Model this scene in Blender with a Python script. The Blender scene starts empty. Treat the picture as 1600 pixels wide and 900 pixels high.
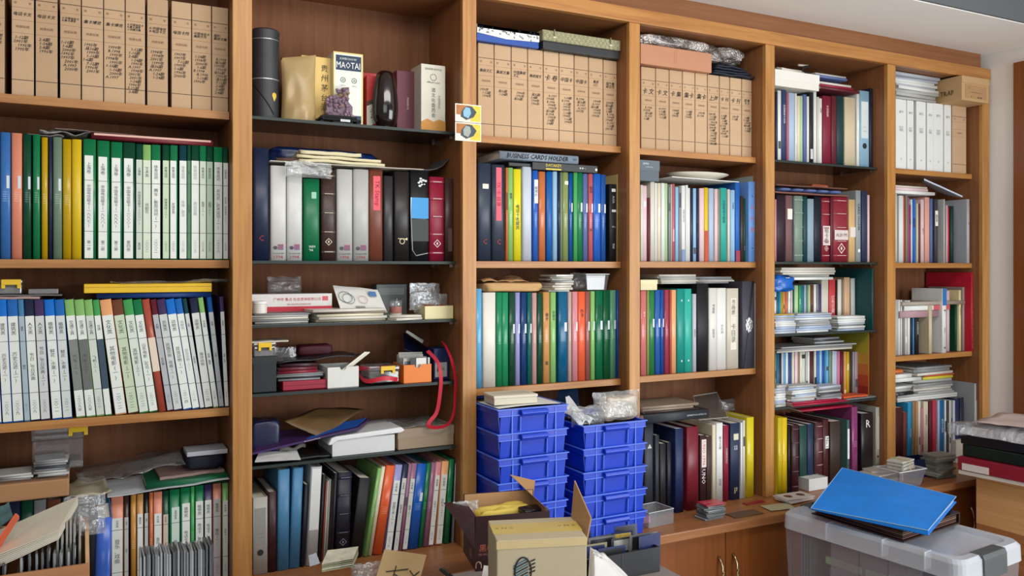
import bpy, bmesh, math, random
from mathutils import Vector, Matrix, noise

random.seed(7)
SC = bpy.context.scene
COL = SC.collection

# ------------------------------------------------------------------ camera
F_PX, PHI, D, H, HOR = 1315.0, math.radians(27.3), 2.6, 1.60, 419.0
cam_d = bpy.data.cameras.new('camera')
cam = bpy.data.objects.new('camera', cam_d)
COL.objects.link(cam)
cam.location = (0, -D, H)
cam.rotation_euler = (math.pi / 2, 0, -PHI)
cam_d.sensor_width = 36.0
cam_d.lens = 36.0 * F_PX / 1600.0
cam_d.shift_y = (HOR - 450.0) / 1600.0
cam_d.clip_start = 0.02
SC.camera = cam

# ------------------------------------------------------------------ light
world = bpy.data.worlds.new('world')
SC.world = world
world.use_nodes = True
wbg = world.node_tree.nodes['Background']
wbg.inputs[0].default_value = (0.86, 0.93, 1.0, 1)
wbg.inputs[1].default_value = 0.20


def area(name, loc, target, sx, sy, power, col):
    l = bpy.data.lights.new(name, 'AREA')
    l.shape = 'RECTANGLE'
    l.size, l.size_y, l.energy, l.color = sx, sy, power, col
    o = bpy.data.objects.new(name, l)
    COL.objects.link(o)
    o.location = loc
    d = Vector(target) - Vector(loc)
    o.rotation_euler = d.to_track_quat('-Z', 'Y').to_euler()
    return o


area('window_daylight', (3.35, -3.3, 1.4), (1.6, 0, 1.75), 2.4, 1.9, 108, (0.95, 0.98, 1.0))
area('rear_fill_light', (-0.6, -4.6, 2.35), (1.4, 0, 1.75), 2.6, 1.4, 28, (0.95, 0.98, 1.0))  # added fill light behind the camera; no window is known there
area('ceiling_lamp', (1.0, -1.45, 2.8), (1.0, -0.1, 1.3), 1.8, 0.5, 26, (1.0, 0.96, 0.9))

SC.view_settings.view_transform = 'Standard'
SC.view_settings.look = 'None'
SC.view_settings.gamma = 1.0
SC.view_settings.use_curve_mapping = False
SC.view_settings.exposure = 0.08

# ------------------------------------------------------------------ pixel helpers (1600 x 900 frame)
RGT = Vector((math.cos(PHI), -math.sin(PHI), 0))
FWD = Vector((math.sin(PHI), math.cos(PHI), 0))
CAM = Vector((0, -D, H))


def ray(px, py):
    return RGT * ((px - 800) / F_PX) + Vector((0, 0, (HOR - py) / F_PX)) + FWD


def P(px, py, Y):
    d = ray(px, py)
    return CAM + d * ((Y + D) / d.y)


def PZ(px, py, z):
    d = ray(px, py)
    return CAM + d * ((z - H) / d.z)


def PX(px, py, x):
    d = ray(px, py)
    return CAM + d * (x / d.x)


def XY(px, Y):
    return P(px, HOR, Y).x


# ------------------------------------------------------------------ materials
def lin(c):
    return tuple(((v / 255) / 12.92 if v / 255 <= 0.04045 else ((v / 255 + 0.055) / 1.055) ** 2.4) for v in c)


MATS = {}


def nodes_of(name):
    m = bpy.data.materials.new(name)
    m.use_nodes = True
    nt = m.node_tree
    b = nt.nodes['Principled BSDF']
    return m, nt, b


def mat(rgb, rough=0.6, var=0.08, scale=30.0, bump=0.0, bscale=200.0, metal=0.0, stretch=None, coat=0.0):
    key = (tuple(rgb), rough, var, scale, bump, bscale, metal, stretch, coat)
    if key in MATS:
        return MATS[key]
    m, nt, b = nodes_of('surface_%d' % len(MATS))
    c = lin(rgb)
    tc = nt.nodes.new('ShaderNodeTexCoord')
    mp = nt.nodes.new('ShaderNodeMapping')
    if stretch:
        mp.inputs['Scale'].default_value = stretch
    nt.links.new(tc.outputs['Object'], mp.inputs[0])
    nz = nt.nodes.new('ShaderNodeTexNoise')
    nz.inputs['Scale'].default_value = scale
    nz.inputs['Detail'].default_value = 3
    nt.links.new(mp.outputs[0], nz.inputs['Vector'])
    mx = nt.nodes.new('ShaderNodeMix')
    mx.data_type = 'RGBA'
    mx.inputs[6].default_value = tuple(max(0, v * (1 - var * 1.6)) for v in c) + (1,)
    mx.inputs[7].default_value = tuple(min(1, v * (1 + var)) for v in c) + (1,)
    nt.links.new(nz.outputs['Fac'], mx.inputs[0])
    nt.links.new(mx.outputs[2], b.inputs['Base Color'])
    b.inputs['Roughness'].default_value = rough
    b.inputs['Metallic'].default_value = metal
    if coat:
        b.inputs['Coat Weight'].default_value = coat
        b.inputs['Coat Roughness'].default_value = 0.15
    if bump:
        nb = nt.nodes.new('ShaderNodeTexNoise')
        nb.inputs['Scale'].default_value = bscale
        nt.links.new(mp.outputs[0], nb.inputs['Vector'])
        bp = nt.nodes.new('ShaderNodeBump')
        bp.inputs['Strength'].default_value = bump
        bp.inputs['Distance'].default_value = 0.004
        nt.links.new(nb.outputs['Fac'], bp.inputs['Height'])
        nt.links.new(bp.outputs[0], b.inputs['Normal'])
    MATS[key] = m
    return m


def wood(name, rgb, dark, axis, rough=0.42, scale=1.0):
    """oak veneer: long grain along the given axis"""
    m, nt, b = nodes_of(name)
    tc = nt.nodes.new('ShaderNodeTexCoord')
    mp = nt.nodes.new('ShaderNodeMapping')
    s = [26 * scale] * 3
    s['xyz'.index(axis)] = 1.1 * scale
    mp.inputs['Scale'].default_value = s
    nt.links.new(tc.outputs['Object'], mp.inputs[0])
    n1 = nt.nodes.new('ShaderNodeTexNoise')
    n1.inputs['Scale'].default_value = 1.6
    n1.inputs['Detail'].default_value = 6
    n1.inputs['Distortion'].default_value = 0.8
    nt.links.new(mp.outputs[0], n1.inputs['Vector'])
    n2 = nt.nodes.new('ShaderNodeTexNoise')
    n2.inputs['Scale'].default_value = 9
    n2.inputs['Detail'].default_value = 4
    nt.links.new(mp.outputs[0], n2.inputs['Vector'])
    ad = nt.nodes.new('ShaderNodeMath')
    ad.operation = 'MULTIPLY_ADD'
    ad.inputs[1].default_value = 0.35
    nt.links.new(n2.outputs['Fac'], ad.inputs[0])
    nt.links.new(n1.outputs['Fac'], ad.inputs[2])
    cr = nt.nodes.new('ShaderNodeValToRGB')
    cr.color_ramp.elements[0].position = 0.42
    cr.color_ramp.elements[1].position = 0.95
    cr.color_ramp.elements[0].color = lin(dark) + (1,)
    cr.color_ramp.elements[1].color = lin(rgb) + (1,)
    nt.links.new(ad.outputs[0], cr.inputs[0])
    nt.links.new(cr.outputs[0], b.inputs['Base Color'])
    b.inputs['Roughness'].default_value = rough
    return m


def clear_mat(name, tint=(1, 1, 1), milk=0.1, gloss=0.25, rough=0.08, milkcol=(0.8, 0.82, 0.84), bump=0.0, bscale=60, bdist=0.01):
    """thin clear plastic or glass: see-through + gloss + a little milkiness"""
    m = bpy.data.materials.new(name)
    m.use_nodes = True
    nt = m.node_tree
    nt.nodes.clear()
    out = nt.nodes.new('ShaderNodeOutputMaterial')
    tr = nt.nodes.new('ShaderNodeBsdfTransparent')
    tr.inputs[0].default_value = tuple(tint) + (1,)
    di = nt.nodes.new('ShaderNodeBsdfDiffuse')
    di.inputs[0].default_value = tuple(milkcol) + (1,)
    gl = nt.nodes.new('ShaderNodeBsdfGlossy')
    gl.inputs['Roughness'].default_value = rough
    m1 = nt.nodes.new('ShaderNodeMixShader')
    m1.inputs[0].default_value = milk
    nt.links.new(tr.outputs[0], m1.inputs[1])
    nt.links.new(di.outputs[0], m1.inputs[2])
    m2 = nt.nodes.new('ShaderNodeMixShader')
    lw = nt.nodes.new('ShaderNodeLayerWeight')
    lw.inputs[0].default_value = 0.5
    pw = nt.nodes.new('ShaderNodeMath')
    pw.operation = 'POWER'
    pw.inputs[1].default_value = 4.0
    nt.links.new(lw.outputs['Facing'], pw.inputs[0])
    ma = nt.nodes.new('ShaderNodeMath')
    ma.operation = 'MULTIPLY_ADD'
    ma.inputs[1].default_value = 0.6
    ma.inputs[2].default_value = 0.03 + gloss * 0.22
    nt.links.new(pw.outputs[0], ma.inputs[0])
    nt.links.new(ma.outputs[0], m2.inputs[0])
    nt.links.new(m1.outputs[0], m2.inputs[1])
    nt.links.new(gl.outputs[0], m2.inputs[2])
    nt.links.new(m2.outputs[0], out.inputs[0])
    if bump:
        nb = nt.nodes.new('ShaderNodeTexNoise')
        nb.inputs['Scale'].default_value = bscale
        nb.inputs['Detail'].default_value = 4
        tc = nt.nodes.new('ShaderNodeTexCoord')
        nt.links.new(tc.outputs['Object'], nb.inputs['Vector'])
        bp = nt.nodes.new('ShaderNodeBump')
        bp.inputs['Strength'].default_value = bump
        bp.inputs['Distance'].default_value = bdist
        nt.links.new(nb.outputs['Fac'], bp.inputs['Height'])
        nt.links.new(bp.outputs[0], gl.inputs['Normal'])
        nt.links.new(bp.outputs[0], di.inputs['Normal'])
        nt.links.new(bp.outputs[0], lw.inputs['Normal'])
    return m


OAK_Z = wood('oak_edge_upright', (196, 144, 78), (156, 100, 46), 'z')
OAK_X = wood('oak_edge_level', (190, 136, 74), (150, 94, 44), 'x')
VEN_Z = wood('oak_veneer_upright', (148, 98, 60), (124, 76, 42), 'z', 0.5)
VEN_SHADED = wood('oak_veneer_shaded', (124, 78, 44), (100, 58, 28), 'z', 0.75)  # same veneer as the sides, with the bays' shade put into its colour
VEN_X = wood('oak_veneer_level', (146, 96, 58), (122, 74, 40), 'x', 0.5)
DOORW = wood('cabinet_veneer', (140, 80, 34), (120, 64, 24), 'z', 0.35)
GLASS_D = clear_mat('dark_glass_shelf', (0.22, 0.30, 0.28), 0.35, 0.3, 0.05, (0.02, 0.03, 0.028))
CLEAR = clear_mat('clear_acrylic', (0.95, 0.96, 0.97), 0.10, 0.35, 0.05)
BAGM = clear_mat('crinkled_plastic_bag', (0.95, 0.96, 0.96), 0.13, 0.4, 0.12, bump=1.0, bscale=45)
BAGT = clear_mat('thin_plastic_film', (0.92, 0.93, 0.94), 0.07, 0.35, 0.12, bump=0.8, bscale=30)
MILKY = clear_mat('milky_storage_plastic', (0.92, 0.94, 0.96), 0.15, 0.35, 0.2, (0.7, 0.71, 0.78))


def bubble_mat():
    """bubble wrap: cell-shaped bumps on a clear, very shiny skin"""
    m, nt, b = nodes_of('bubble_wrap')
    tc = nt.nodes.new('ShaderNodeTexCoord')
    vo = nt.nodes.new('ShaderNodeTexVoronoi')
    vo.inputs['Scale'].default_value = 110
    nt.links.new(tc.outputs['Object'], vo.inputs['Vector'])
    nz = nt.nodes.new('ShaderNodeTexNoise')
    nz.inputs['Scale'].default_value = 14
    nt.links.new(tc.outputs['Object'], nz.inputs['Vector'])
    cr = nt.nodes.new('ShaderNodeValToRGB')
    cr.color_ramp.elements[0].position, cr.color_ramp.elements[1].position = 0.38, 0.62
    cr.color_ramp.elements[0].color, cr.color_ramp.elements[1].color = (0.12, 0.10, 0.09, 1), (0.62, 0.58, 0.55, 1)  # dark and pale noise patches paint shade and highlights into the skin
    nt.links.new(nz.outputs['Fac'], cr.inputs[0])
    nt.links.new(cr.outputs[0], b.inputs['Base Color'])
    bp = nt.nodes.new('ShaderNodeBump')
    bp.invert = True
    bp.inputs['Strength'].default_value = 1.0
    bp.inputs['Distance'].default_value = 0.006
    nt.links.new(vo.outputs['Distance'], bp.inputs['Height'])
    nt.links.new(bp.outputs[0], b.inputs['Normal'])
    b.inputs['Roughness'].default_value = 0.14
    b.inputs['Metallic'].default_value = 0.35
    b.inputs['Coat Weight'].default_value = 0.8
    return m


BUBBLE = bubble_mat()

# ------------------------------------------------------------------ mesh helpers


class MB:
    def __init__(s):
        s.v, s.f = [], []

    def add(s, vs, fs):
        n = len(s.v)
        s.v += [tuple(v) for v in vs]
        s.f += [tuple(i + n for i in f) for f in fs]
        return s

    def box(s, x0, x1, y0, y1, z0, z1):
        return s.add([(x0, y0, z0), (x1, y0, z0), (x1, y1, z0), (x0, y1, z0), (x0, y0, z1), (x1, y0, z1), (x1, y1, z1), (x0, y1, z1)],
                     [(0, 3, 2, 1), (4, 5, 6, 7), (0, 1, 5, 4), (1, 2, 6, 5), (2, 3, 7, 6), (3, 0, 4, 7)])

    def hexa(s, lo, hi):
        """eight corners: four below, four above"""
        return s.add(list(lo) + list(hi), [(0, 3, 2, 1), (4, 5, 6, 7), (0, 1, 5, 4), (1, 2, 6, 5), (2, 3, 7, 6), (3, 0, 4, 7)])

    def strip(s, outer, inner, z0, z1):
        """open wall: outer and inner outlines (xy) of equal length, from z0 to z1"""
        n = len(outer)
        vs = [(x, y, z0) for x, y in outer] + [(x, y, z0) for x, y in inner] + [(x, y, z1) for x, y in outer] + [(x, y, z1) for x, y in inner]
        fs = []
        for i in range(n - 1):
            a, b = i, i + 1
            fs += [(a, b, 2 * n + b, 2 * n + a), (n + b, n + a, 3 * n + a, 3 * n + b),
                   (2 * n + a, 2 * n + b, 3 * n + b, 3 * n + a), (b, a, n + a, n + b)]
        fs += [(0, 2 * n, 3 * n, n), (n - 1, 2 * n - 1, 4 * n - 1, 3 * n - 1)]
        return s.add(vs, fs)

    def prism(s, pts, a0, a1, axis='z'):
        """closed outline extruded along an axis"""
        n = len(pts)

        def mk(p, a):
            return {'z': (p[0], p[1], a), 'y': (p[0], a, p[1]), 'x': (a, p[0], p[1])}[axis]
        vs = [mk(p, a0) for p in pts] + [mk(p, a1) for p in pts]
        fs = [tuple(range(n))[::-1], tuple(range(n, 2 * n))] + [(i, (i + 1) % n, n + (i + 1) % n, n + i) for i in range(n)]
        return s.add(vs, fs)

    def lathe(s, prof, n=24, c=(0, 0, 0)):
        """profile of (radius, z) turned about z"""
        vs, fs, k = [], [], len(prof)
        for r, z in prof:
            for i in range(n):
                a = 2 * math.pi * i / n
                vs.append((c[0] + r * math.cos(a), c[1] + r * math.sin(a), c[2] + z))
        for j in range(k - 1):
            for i in range(n):
                i2 = (i + 1) % n
                fs.append((j * n + i, j * n + i2, (j + 1) * n + i2, (j + 1) * n + i))
        fs.append(tuple(range(n))[::-1])
        fs.append(tuple(range((k - 1) * n, k * n)))
        return s.add(vs, fs)

    def tube(s, pts, r, n=8):
        pts = [Vector(p) for p in pts]
        vs, fs = [], []
        for i, p in enumerate(pts):
            t = (pts[min(i + 1, len(pts) - 1)] - pts[max(i - 1, 0)]).normalized()
            u = t.cross(Vector((0, 0, 1)))
            u = u.normalized() if u.length > 1e-4 else Vector((1, 0, 0))
            w = t.cross(u)
            for k in range(n):
                a = 2 * math.pi * k / n
                vs.append(p + (u * math.cos(a) + w * math.sin(a)) * r)
        for i in range(len(pts) - 1):
            for k in range(n):
                fs.append((i * n + k, i * n + (k + 1) % n, (i + 1) * n + (k + 1) % n, (i + 1) * n + k))
        fs += [tuple(range(n))[::-1], tuple(range((len(pts) - 1) * n, len(pts) * n))]
        return s.add(vs, fs)

    def band(s, pts, wdir, th):
        """ribbon: centre line, half-width vectors, thickness along y"""
        vs, fs = [], []
        for p, w in zip(pts, wdir):
            p, w = Vector(p), Vector(w)
            vs += [p - w, p + w, p + w + Vector((0, th, 0)), p - w + Vector((0, th, 0))]
        for i in range(len(pts) - 1):
            for k in range(4):
                a, b = i * 4 + k, i * 4 + (k + 1) % 4
                fs.append((a, b, b + 4, a + 4))
        n = len(vs)
        fs += [(3, 2, 1, 0), (n - 4, n - 3, n - 2, n - 1)]
        return s.add(vs, fs)

    def grid(s, fn, nu, nv, th=None):
        """surface fn(u,v); th gives it thickness along -normal as a vector"""
        def layer(off):
            return [Vector(fn(i / nu, j / nv)) + off for j in range(nv + 1) for i in range(nu + 1)]
        m = nu + 1
        q = [(j * m + i, j * m + i + 1, (j + 1) * m + i + 1, (j + 1) * m + i) for j in range(nv) for i in range(nu)]
        if th is None:
            return s.add(layer(Vector()), q)
        top, bot = layer(Vector()), layer(Vector(th))
        N = len(top)
        fs = q + [tuple(N + k for k in f[::-1]) for f in q]
        edge = [i for i in range(nu + 1)] + [j * m + nu for j in range(1, nv + 1)] + [nv * m + i for i in range(nu - 1, -1, -1)] + [j * m for j in range(nv - 1, 0, -1)]
        fs += [(b, a, N + a, N + b) for a, b in zip(edge, edge[1:] + edge[:1])]
        return s.add(top + bot, fs)

    def mesh(s, name, m=None, bevel=0.0, smooth=False, seg=2):
        me = bpy.data.meshes.new(name)
        me.from_pydata(s.v, [], s.f)
        if bevel:
            bm = bmesh.new()
            bm.from_mesh(me)
            bmesh.ops.recalc_face_normals(bm, faces=bm.faces)
            es = [e for e in bm.edges if len(e.link_faces) == 2 and e.calc_face_angle(0) > 0.6]
            bmesh.ops.bevel(bm, geom=es, offset=bevel, segments=seg, profile=0.5, affect='EDGES', clamp_overlap=True)
            bm.to_mesh(me)
            bm.free()
        if smooth:
            for p in me.polygons:
                p.use_smooth = True
        if m:
            me.materials.append(m)
        me.update()
        return me

    def build(s, name, m, parent=None, bevel=0.0, smooth=False, seg=2):
        return link(name, s.mesh(name, m, bevel, smooth, seg), parent)


def link(name, me, parent=None, loc=(0, 0, 0), rot=(0, 0, 0), scale=None):
    o = bpy.data.objects.new(name, me)
    COL.objects.link(o)
    o.location, o.rotation_euler = loc, rot
    if scale:
        o.scale = scale
    if parent:
        o.parent = parent
    return o


def tag(o, label, cat, group=None):
    o['label'], o['category'] = label, cat
    if group:
        o['group'] = group
    return o


def thing(name, label, cat, loc=(0, 0, 0), rot=(0, 0, 0), group=None):
    return tag(link(name, None, None, loc, rot), label, cat, group)


def struct(name, mb, m, parent=None, bevel=0):
    o = mb.build(name, m, parent, bevel)
    if not parent:
        o['kind'] = 'structure'
    return o


# ------------------------------------------------------------------ lettering (flat print)
TXT = {}
INK = (28, 26, 26)


def text_mesh(s, mode, rgb, hand=False):
    key = (s, mode, tuple(rgb), hand)
    if key in TXT:
        return TXT[key]
    c = bpy.data.curves.new('t', 'FONT')
    c.body = '\n'.join(s) if mode == 'v' else s
    c.resolution_u = 1
    if hand:
        c.offset, c.shear = 0.014, 0.25
    c.align_x = 'CENTER' if mode == 'v' else 'LEFT'
    c.space_line = 0.95
    o = bpy.data.objects.new('t', c)
    me = bpy.data.meshes.new_from_object(o)
    bpy.data.objects.remove(o)
    bpy.data.curves.remove(c)
    if not len(me.vertices):
        TXT[key] = None
        return None
    xs = [v.co.x for v in me.vertices]
    ys = [v.co.y for v in me.vertices]
    cx, cy = (min(xs) + max(xs)) / 2, (min(ys) + max(ys)) / 2
    w, h = max(xs) - min(xs), max(ys) - min(ys)
    for v in me.vertices:
        x, y = v.co.x - cx, v.co.y - cy
        if mode == 'r':
            x, y = y, -x
        v.co = (x, 0, y)
    if mode == 'r':
        w, h = h, w
    me.materials.clear()
    me.materials.append(mat(rgb, 0.7, 0.0))
    TXT[key] = (me, w, h)
    return TXT[key]


def letters(parent, s, cx, cz, bw, bh, y, rgb=INK, mode='h', name='lettering', stretch=False, hand=False, rot=None):
    """fit s into a box bw x bh centred at (cx, cz) on the plane y facing -y"""
    r = text_mesh(s, mode, rgb, hand)
    if not r:
        return None
    me, w, h = r
    sx, sz = bw / max(w, 1e-6), bh / max(h, 1e-6)
    if not stretch:
        sx = sz = min(sx, sz)
    return link(name, me, parent, (cx, y, cz), rot or (0, 0, 0), (sx, 1, sz))


def flat(parent, name, x0, x1, z0, z1, rgb, y=0.0, th=0.0008, rough=0.6):
    return MB().box(x0, x1, y - th, y, z0, z1).build(name, mat(rgb, rough, 0.04), parent)

# ================================================================== the room and the bookcase
SHY = 0.055      # shelves stand back this far from the face of the uprights
BACK = 0.31
ZC = 0.656       # worktop level
ZTOP = P(1197, 69, 0).z
ZSOF = P(1533, 85.5, 0.03).z
XW = XY(1548, 0)

struct('floor', MB().box(-2.2, XW, -4.2, 0.45, -0.05, 0), mat((206, 200, 188), 0.35, 0.05, 3))
WHITE = mat((236, 233, 227), 0.85, 0.02, 4)
struct('wall_back', MB().box(-2.2, XW + 0.1, BACK + 0.02, 0.45, 0, 3.1), WHITE)
# the right wall has a doorway in it
DX0 = PX(1587, 300, XW).y
DZ = PX(1592, 98, XW).z
struct('wall_right', MB().box(XW, XW + 0.12, DX0, 0.45, 0, 3.1).box(XW, XW + 0.12, DX0 - 1.0, DX0, DZ, 3.1)
       .box(XW, XW + 0.12, -2.4, DX0 - 1.0, 0, 3.1), WHITE)
d1 = struct('door_1', MB().box(XW + 0.05, XW + 0.09, DX0 - 0.92, DX0 - 0.08, 0.01, DZ - 0.08), DOORW)
struct('door_casing', MB().box(XW - 0.018, XW + 0.12, DX0 - 0.085, DX0, 0, DZ).box(XW - 0.018, XW + 0.12, DX0 - 1.0, DX0 - 0.915, 0, DZ)
       .box(XW - 0.018, XW + 0.12, DX0 - 0.915, DX0 - 0.085, DZ - 0.085, DZ), DOORW, d1)
MB().tube([(XW + 0.05, DX0 - 0.84, 1.0), (XW + 0.0, DX0 - 0.84, 1.0), (XW + 0.0, DX0 - 0.73, 1.0)], 0.009).build('door_handle', mat((170, 160, 140), 0.3, 0, metal=1), d1)
# dropped soffit above the bookcase, the room's higher ceiling beyond it
ys = PZ(1600, 38, ZSOF).y
struct('soffit', MB().box(-2.2, XW, ys, BACK + 0.02, ZSOF, ZSOF + 0.3), WHITE)['kind'] = 'structure'
struct('trim_1', MB().box(-2.2, XW, ys - .012, ys, ZSOF + .004, ZSOF + .3), mat((92, 96, 99), 0.8, 0.03, 3))
struct('ceiling', MB().box(-2.2, XW, -2.4, ys - .012, ZSOF + 0.22, ZSOF + 0.3), mat((205, 206, 208), 0.9, 0.02, 3))

UP = [(-95, -62), (363.5, 394), (723, 744.5), (983.5, 1000), (1196.5, 1210.5), (1387, 1399.5), (1535.5, 1546)]
UX = [(XY(a, 0), XY(b, 0)) for a, b in UP]

bookcase = thing('bookcase', 'large built-in oak bookcase of open bays filling the back wall', 'bookcase', (0, 0, 0))
for a, b in UX:
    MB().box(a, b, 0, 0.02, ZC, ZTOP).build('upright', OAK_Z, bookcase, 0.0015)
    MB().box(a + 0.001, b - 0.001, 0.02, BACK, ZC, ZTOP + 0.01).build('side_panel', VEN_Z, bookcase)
MB().box(UX[0][0], UX[-1][1], BACK, BACK + 0.018, ZC, ZTOP + 0.02).build('back_panel', VEN_SHADED, bookcase)
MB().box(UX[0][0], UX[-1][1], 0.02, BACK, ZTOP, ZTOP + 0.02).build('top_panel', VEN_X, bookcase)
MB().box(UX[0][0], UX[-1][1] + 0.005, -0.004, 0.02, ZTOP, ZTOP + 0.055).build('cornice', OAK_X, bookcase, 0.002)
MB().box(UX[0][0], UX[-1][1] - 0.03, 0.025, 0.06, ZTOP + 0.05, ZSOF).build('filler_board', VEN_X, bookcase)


def zfit(pts, Y=SHY):
    return sum(P(x, y, Y).z for x, y in pts) / len(pts)


# wooden shelves: pixel of the top front edge at both ends
SH = {'1A': [(0, 144.5), (362, 176)], '1B': [(0, 405), (362, 406.5)], '1C': [(0, 661), (362, 638.5)],
      '3A': [(753, 213), (970, 228)], '3B': [(745, 408.5), (970, 408.5)], '3C': [(746, 606.6), (966, 593)],
      '4A': [(1001, 233.8), (1182, 243.7)], '4B': [(1001, 409), (1183, 409)], '4C': [(1001, 587.8), (1185, 575.4)],
      '6A': [(1399, 263), (1519, 272)], '6B': [(1399, 411), (1521, 411)], '6C': [(1399, 555.6), (1521, 550)]}
GL = {'2A': [(396, 181), (712, 206)], '2B': [(396, 407), (712, 408.5)], '2C': [(396, 505), (712, 500.5)], '2D': [(396, 616), (712, 595)],
      '2E': [(395, 728), (711, 697)],
      '5A': [(1212, 249.5), (1361, 261)], '5B': [(1211, 409), (1361, 409.7)], '5C': [(1211, 523), (1367, 515)], '5D': [(1211, 638), (1371, 620.7)]}
Z = {}
for k, pts in SH.items():
    c = int(k[0])
    Z[k] = zfit(pts)
    x0, x1 = UX[c - 1][1] + 0.001, UX[c][0] - 0.001
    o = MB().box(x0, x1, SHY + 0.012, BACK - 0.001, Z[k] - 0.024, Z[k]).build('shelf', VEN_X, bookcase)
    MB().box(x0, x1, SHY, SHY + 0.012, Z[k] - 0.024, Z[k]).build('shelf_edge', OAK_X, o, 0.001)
CHROME = mat((200, 200, 198), 0.25, 0, metal=1)
for k, pts in GL.items():
    c = int(k[0])
    Z[k] = zfit(pts)
    x0, x1 = UX[c - 1][1] + 0.002, UX[c][0] - 0.002
    o = MB().box(x0, x1, SHY, BACK - 0.004, Z[k] - 0.01, Z[k]).build('glass_shelf', GLASS_D, bookcase, 0.001)
    MB().box(x0, x1, SHY - 0.0006, SHY, Z[k] - 0.0095, Z[k] - 0.0005).build('glass_edge', mat((26, 40, 36), 0.5, 0.05), o)
    for xx in (x0 + 0.006, x1 - 0.006):
        for yy in (SHY + 0.03, BACK - 0.06):
            MB().box(xx - 0.006, xx + 0.006, yy - 0.005, yy + 0.005, Z[k] - 0.02, Z[k] - 0.0101).build('shelf_pin', CHROME, o)
for c, r in ((1, 'D'), (2, 'F'), (3, 'D'), (4, 'D'), (5, 'E'), (6, 'D')):
    Z['%d%s' % (c, r)] = ZC

# ------------------------------------------------------------------ worktop and base cabinets
WF = -0.20
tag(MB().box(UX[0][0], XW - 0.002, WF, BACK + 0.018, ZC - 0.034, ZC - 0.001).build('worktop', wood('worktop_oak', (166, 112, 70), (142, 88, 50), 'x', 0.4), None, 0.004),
    'long oak worktop running under the bookcase bays', 'worktop')
mids = [(a + b) / 2 for a, b in UX]
msh = XY(1134, WF + 0.024) - (mids[3] + mids[4]) / 2
mids = [m + msh for m in mids]
mids[-1] = XW - 0.01
BRASS = mat((190, 168, 128), 0.28, 0.02, metal=1)
names = ['behind the wooden card tray', 'below the leaning coloured folders', 'below the blue crate stacks', 'below the little card pile, beside clear storage box',
         'behind the clear storage box', 'beside the white wall']
for i in range(6):
    x0, x1 = mids[i] + 0.001, mids[i + 1] - 0.001
    cb = thing('base_cabinet', 'oak veneer base cabinet with two doors, ' + names[i], 'cabinet', (x0, 0, 0))
    w = x1 - x0
    MB().box(0, w, WF + 0.045, BACK + 0.018, 0.08, ZC - 0.035).build('body', VEN_Z, cb)
    MB().box(0, w, WF + 0.07, BACK, 0.0, 0.08).build('plinth', VEN_X, cb)
    h = w / 2
    for s in (0, 1):
        dd = MB().box(s * h + 0.002, (s + 1) * h - 0.002, WF + 0.024, WF + 0.044, 0.085, ZC - 0.04).build('door', DOORW, cb, 0.001)
        hx = h - 0.035 if s == 0 else h + 0.035
        pts = []
        for q in range(9):
            t = q / 8
            pts.append((hx, WF + 0.024 - 0.028 * math.sin(math.pi * t) ** 0.7, ZC - 0.125 - 0.13 * t))
        MB().tube(pts, 0.0055).build('handle', BRASS, dd, smooth=True)

# ================================================================== books, binders and box files
PAL = {  # key: (colour words, sRGB)
    'blue': ('blue', (34, 104, 182)), 'bblue': ('bright blue', (20, 112, 205)), 'mblue': ('medium blue', (58, 112, 178)), 'dblue': ('deep blue', (14, 78, 150)),
    'sky': ('sky blue', (96, 170, 215)), 'lblue': ('light blue', (150, 190, 222)), 'pblue': ('pale blue', (172, 188, 212)), 'slate': ('slate blue', (92, 108, 158)),
    'steel': ('steel blue', (70, 128, 170)), 'navy': ('navy', (28, 38, 66)), 'dnavy': ('dark navy', (16, 20, 38)), 'royal': ('royal blue', (28, 62, 150)),
    'salmon': ('salmon', (222, 140, 112)), 'peach': ('peach', (236, 170, 118)), 'orange': ('orange', (226, 96, 48)), 'rust': ('rust orange', (196, 112, 66)),
    'tan': ('tan', (200, 146, 86)), 'gold': ('gold brown', (196, 140, 60)), 'brown': ('brown', (112, 66, 46)), 'dbrown': ('dark brown', (62, 42, 36)),
    'red': ('red', (188, 44, 48)), 'crimson': ('crimson', (142, 24, 52)), 'maroon': ('maroon', (98, 26, 40)), 'dmaroon': ('dark maroon', (58, 24, 32)),
    'brick': ('brick red', (172, 78, 62)), 'pink': ('pink', (212, 140, 146)), 'ppink': ('pale pink', (226, 196, 200)), 'magenta': ('magenta', (150, 60, 116)),
    'mauve': ('mauve', (150, 104, 128)), 'lav': ('lavender', (150, 150, 200)), 'purple': ('purple', (66, 50, 92)), 'rose': ('rose red', (186, 92, 98)),
    'green': ('green', (20, 118, 72)), 'dgreen': ('dark green', (12, 70, 48)), 'ggreen': ('grass green', (70, 160, 88)), 'lgreen': ('light green', (136, 186, 108)),
    'pgreen': ('pale green', (176, 206, 160)), 'olive': ('olive green', (136, 148, 88)), 'sage': ('sage grey', (110, 132, 112)), 'teal': ('teal', (32, 120, 128)),
    'dteal': ('dark teal', (14, 62, 70)), 'mint': ('mint teal', (48, 166, 152)), 'ptile': ('turquoise', (60, 178, 186)), 'bteal': ('teal blue', (22, 100, 138)),
    'yellow': ('yellow', (218, 184, 28)), 'mustard': ('mustard yellow', (190, 156, 20)), 'lemon': ('lemon yellow', (226, 214, 40)),
    'white': ('white', (228, 230, 226)), 'cream': ('cream', (222, 212, 184)), 'bone': ('off-white', (214, 208, 196)), 'silver': ('silver grey', (186, 192, 200)),
    'grey': ('grey', (136, 138, 140)), 'lgrey': ('light grey', (182, 182, 178)), 'dgrey': ('dark grey', (62, 64, 70)), 'black': ('black', (24, 24, 28)),
    'kraft': ('kraft brown', (204, 166, 126)), 'taupe': ('taupe', (146, 130, 112)),
}


def pal(k):
    return PAL[k][1]


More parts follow.
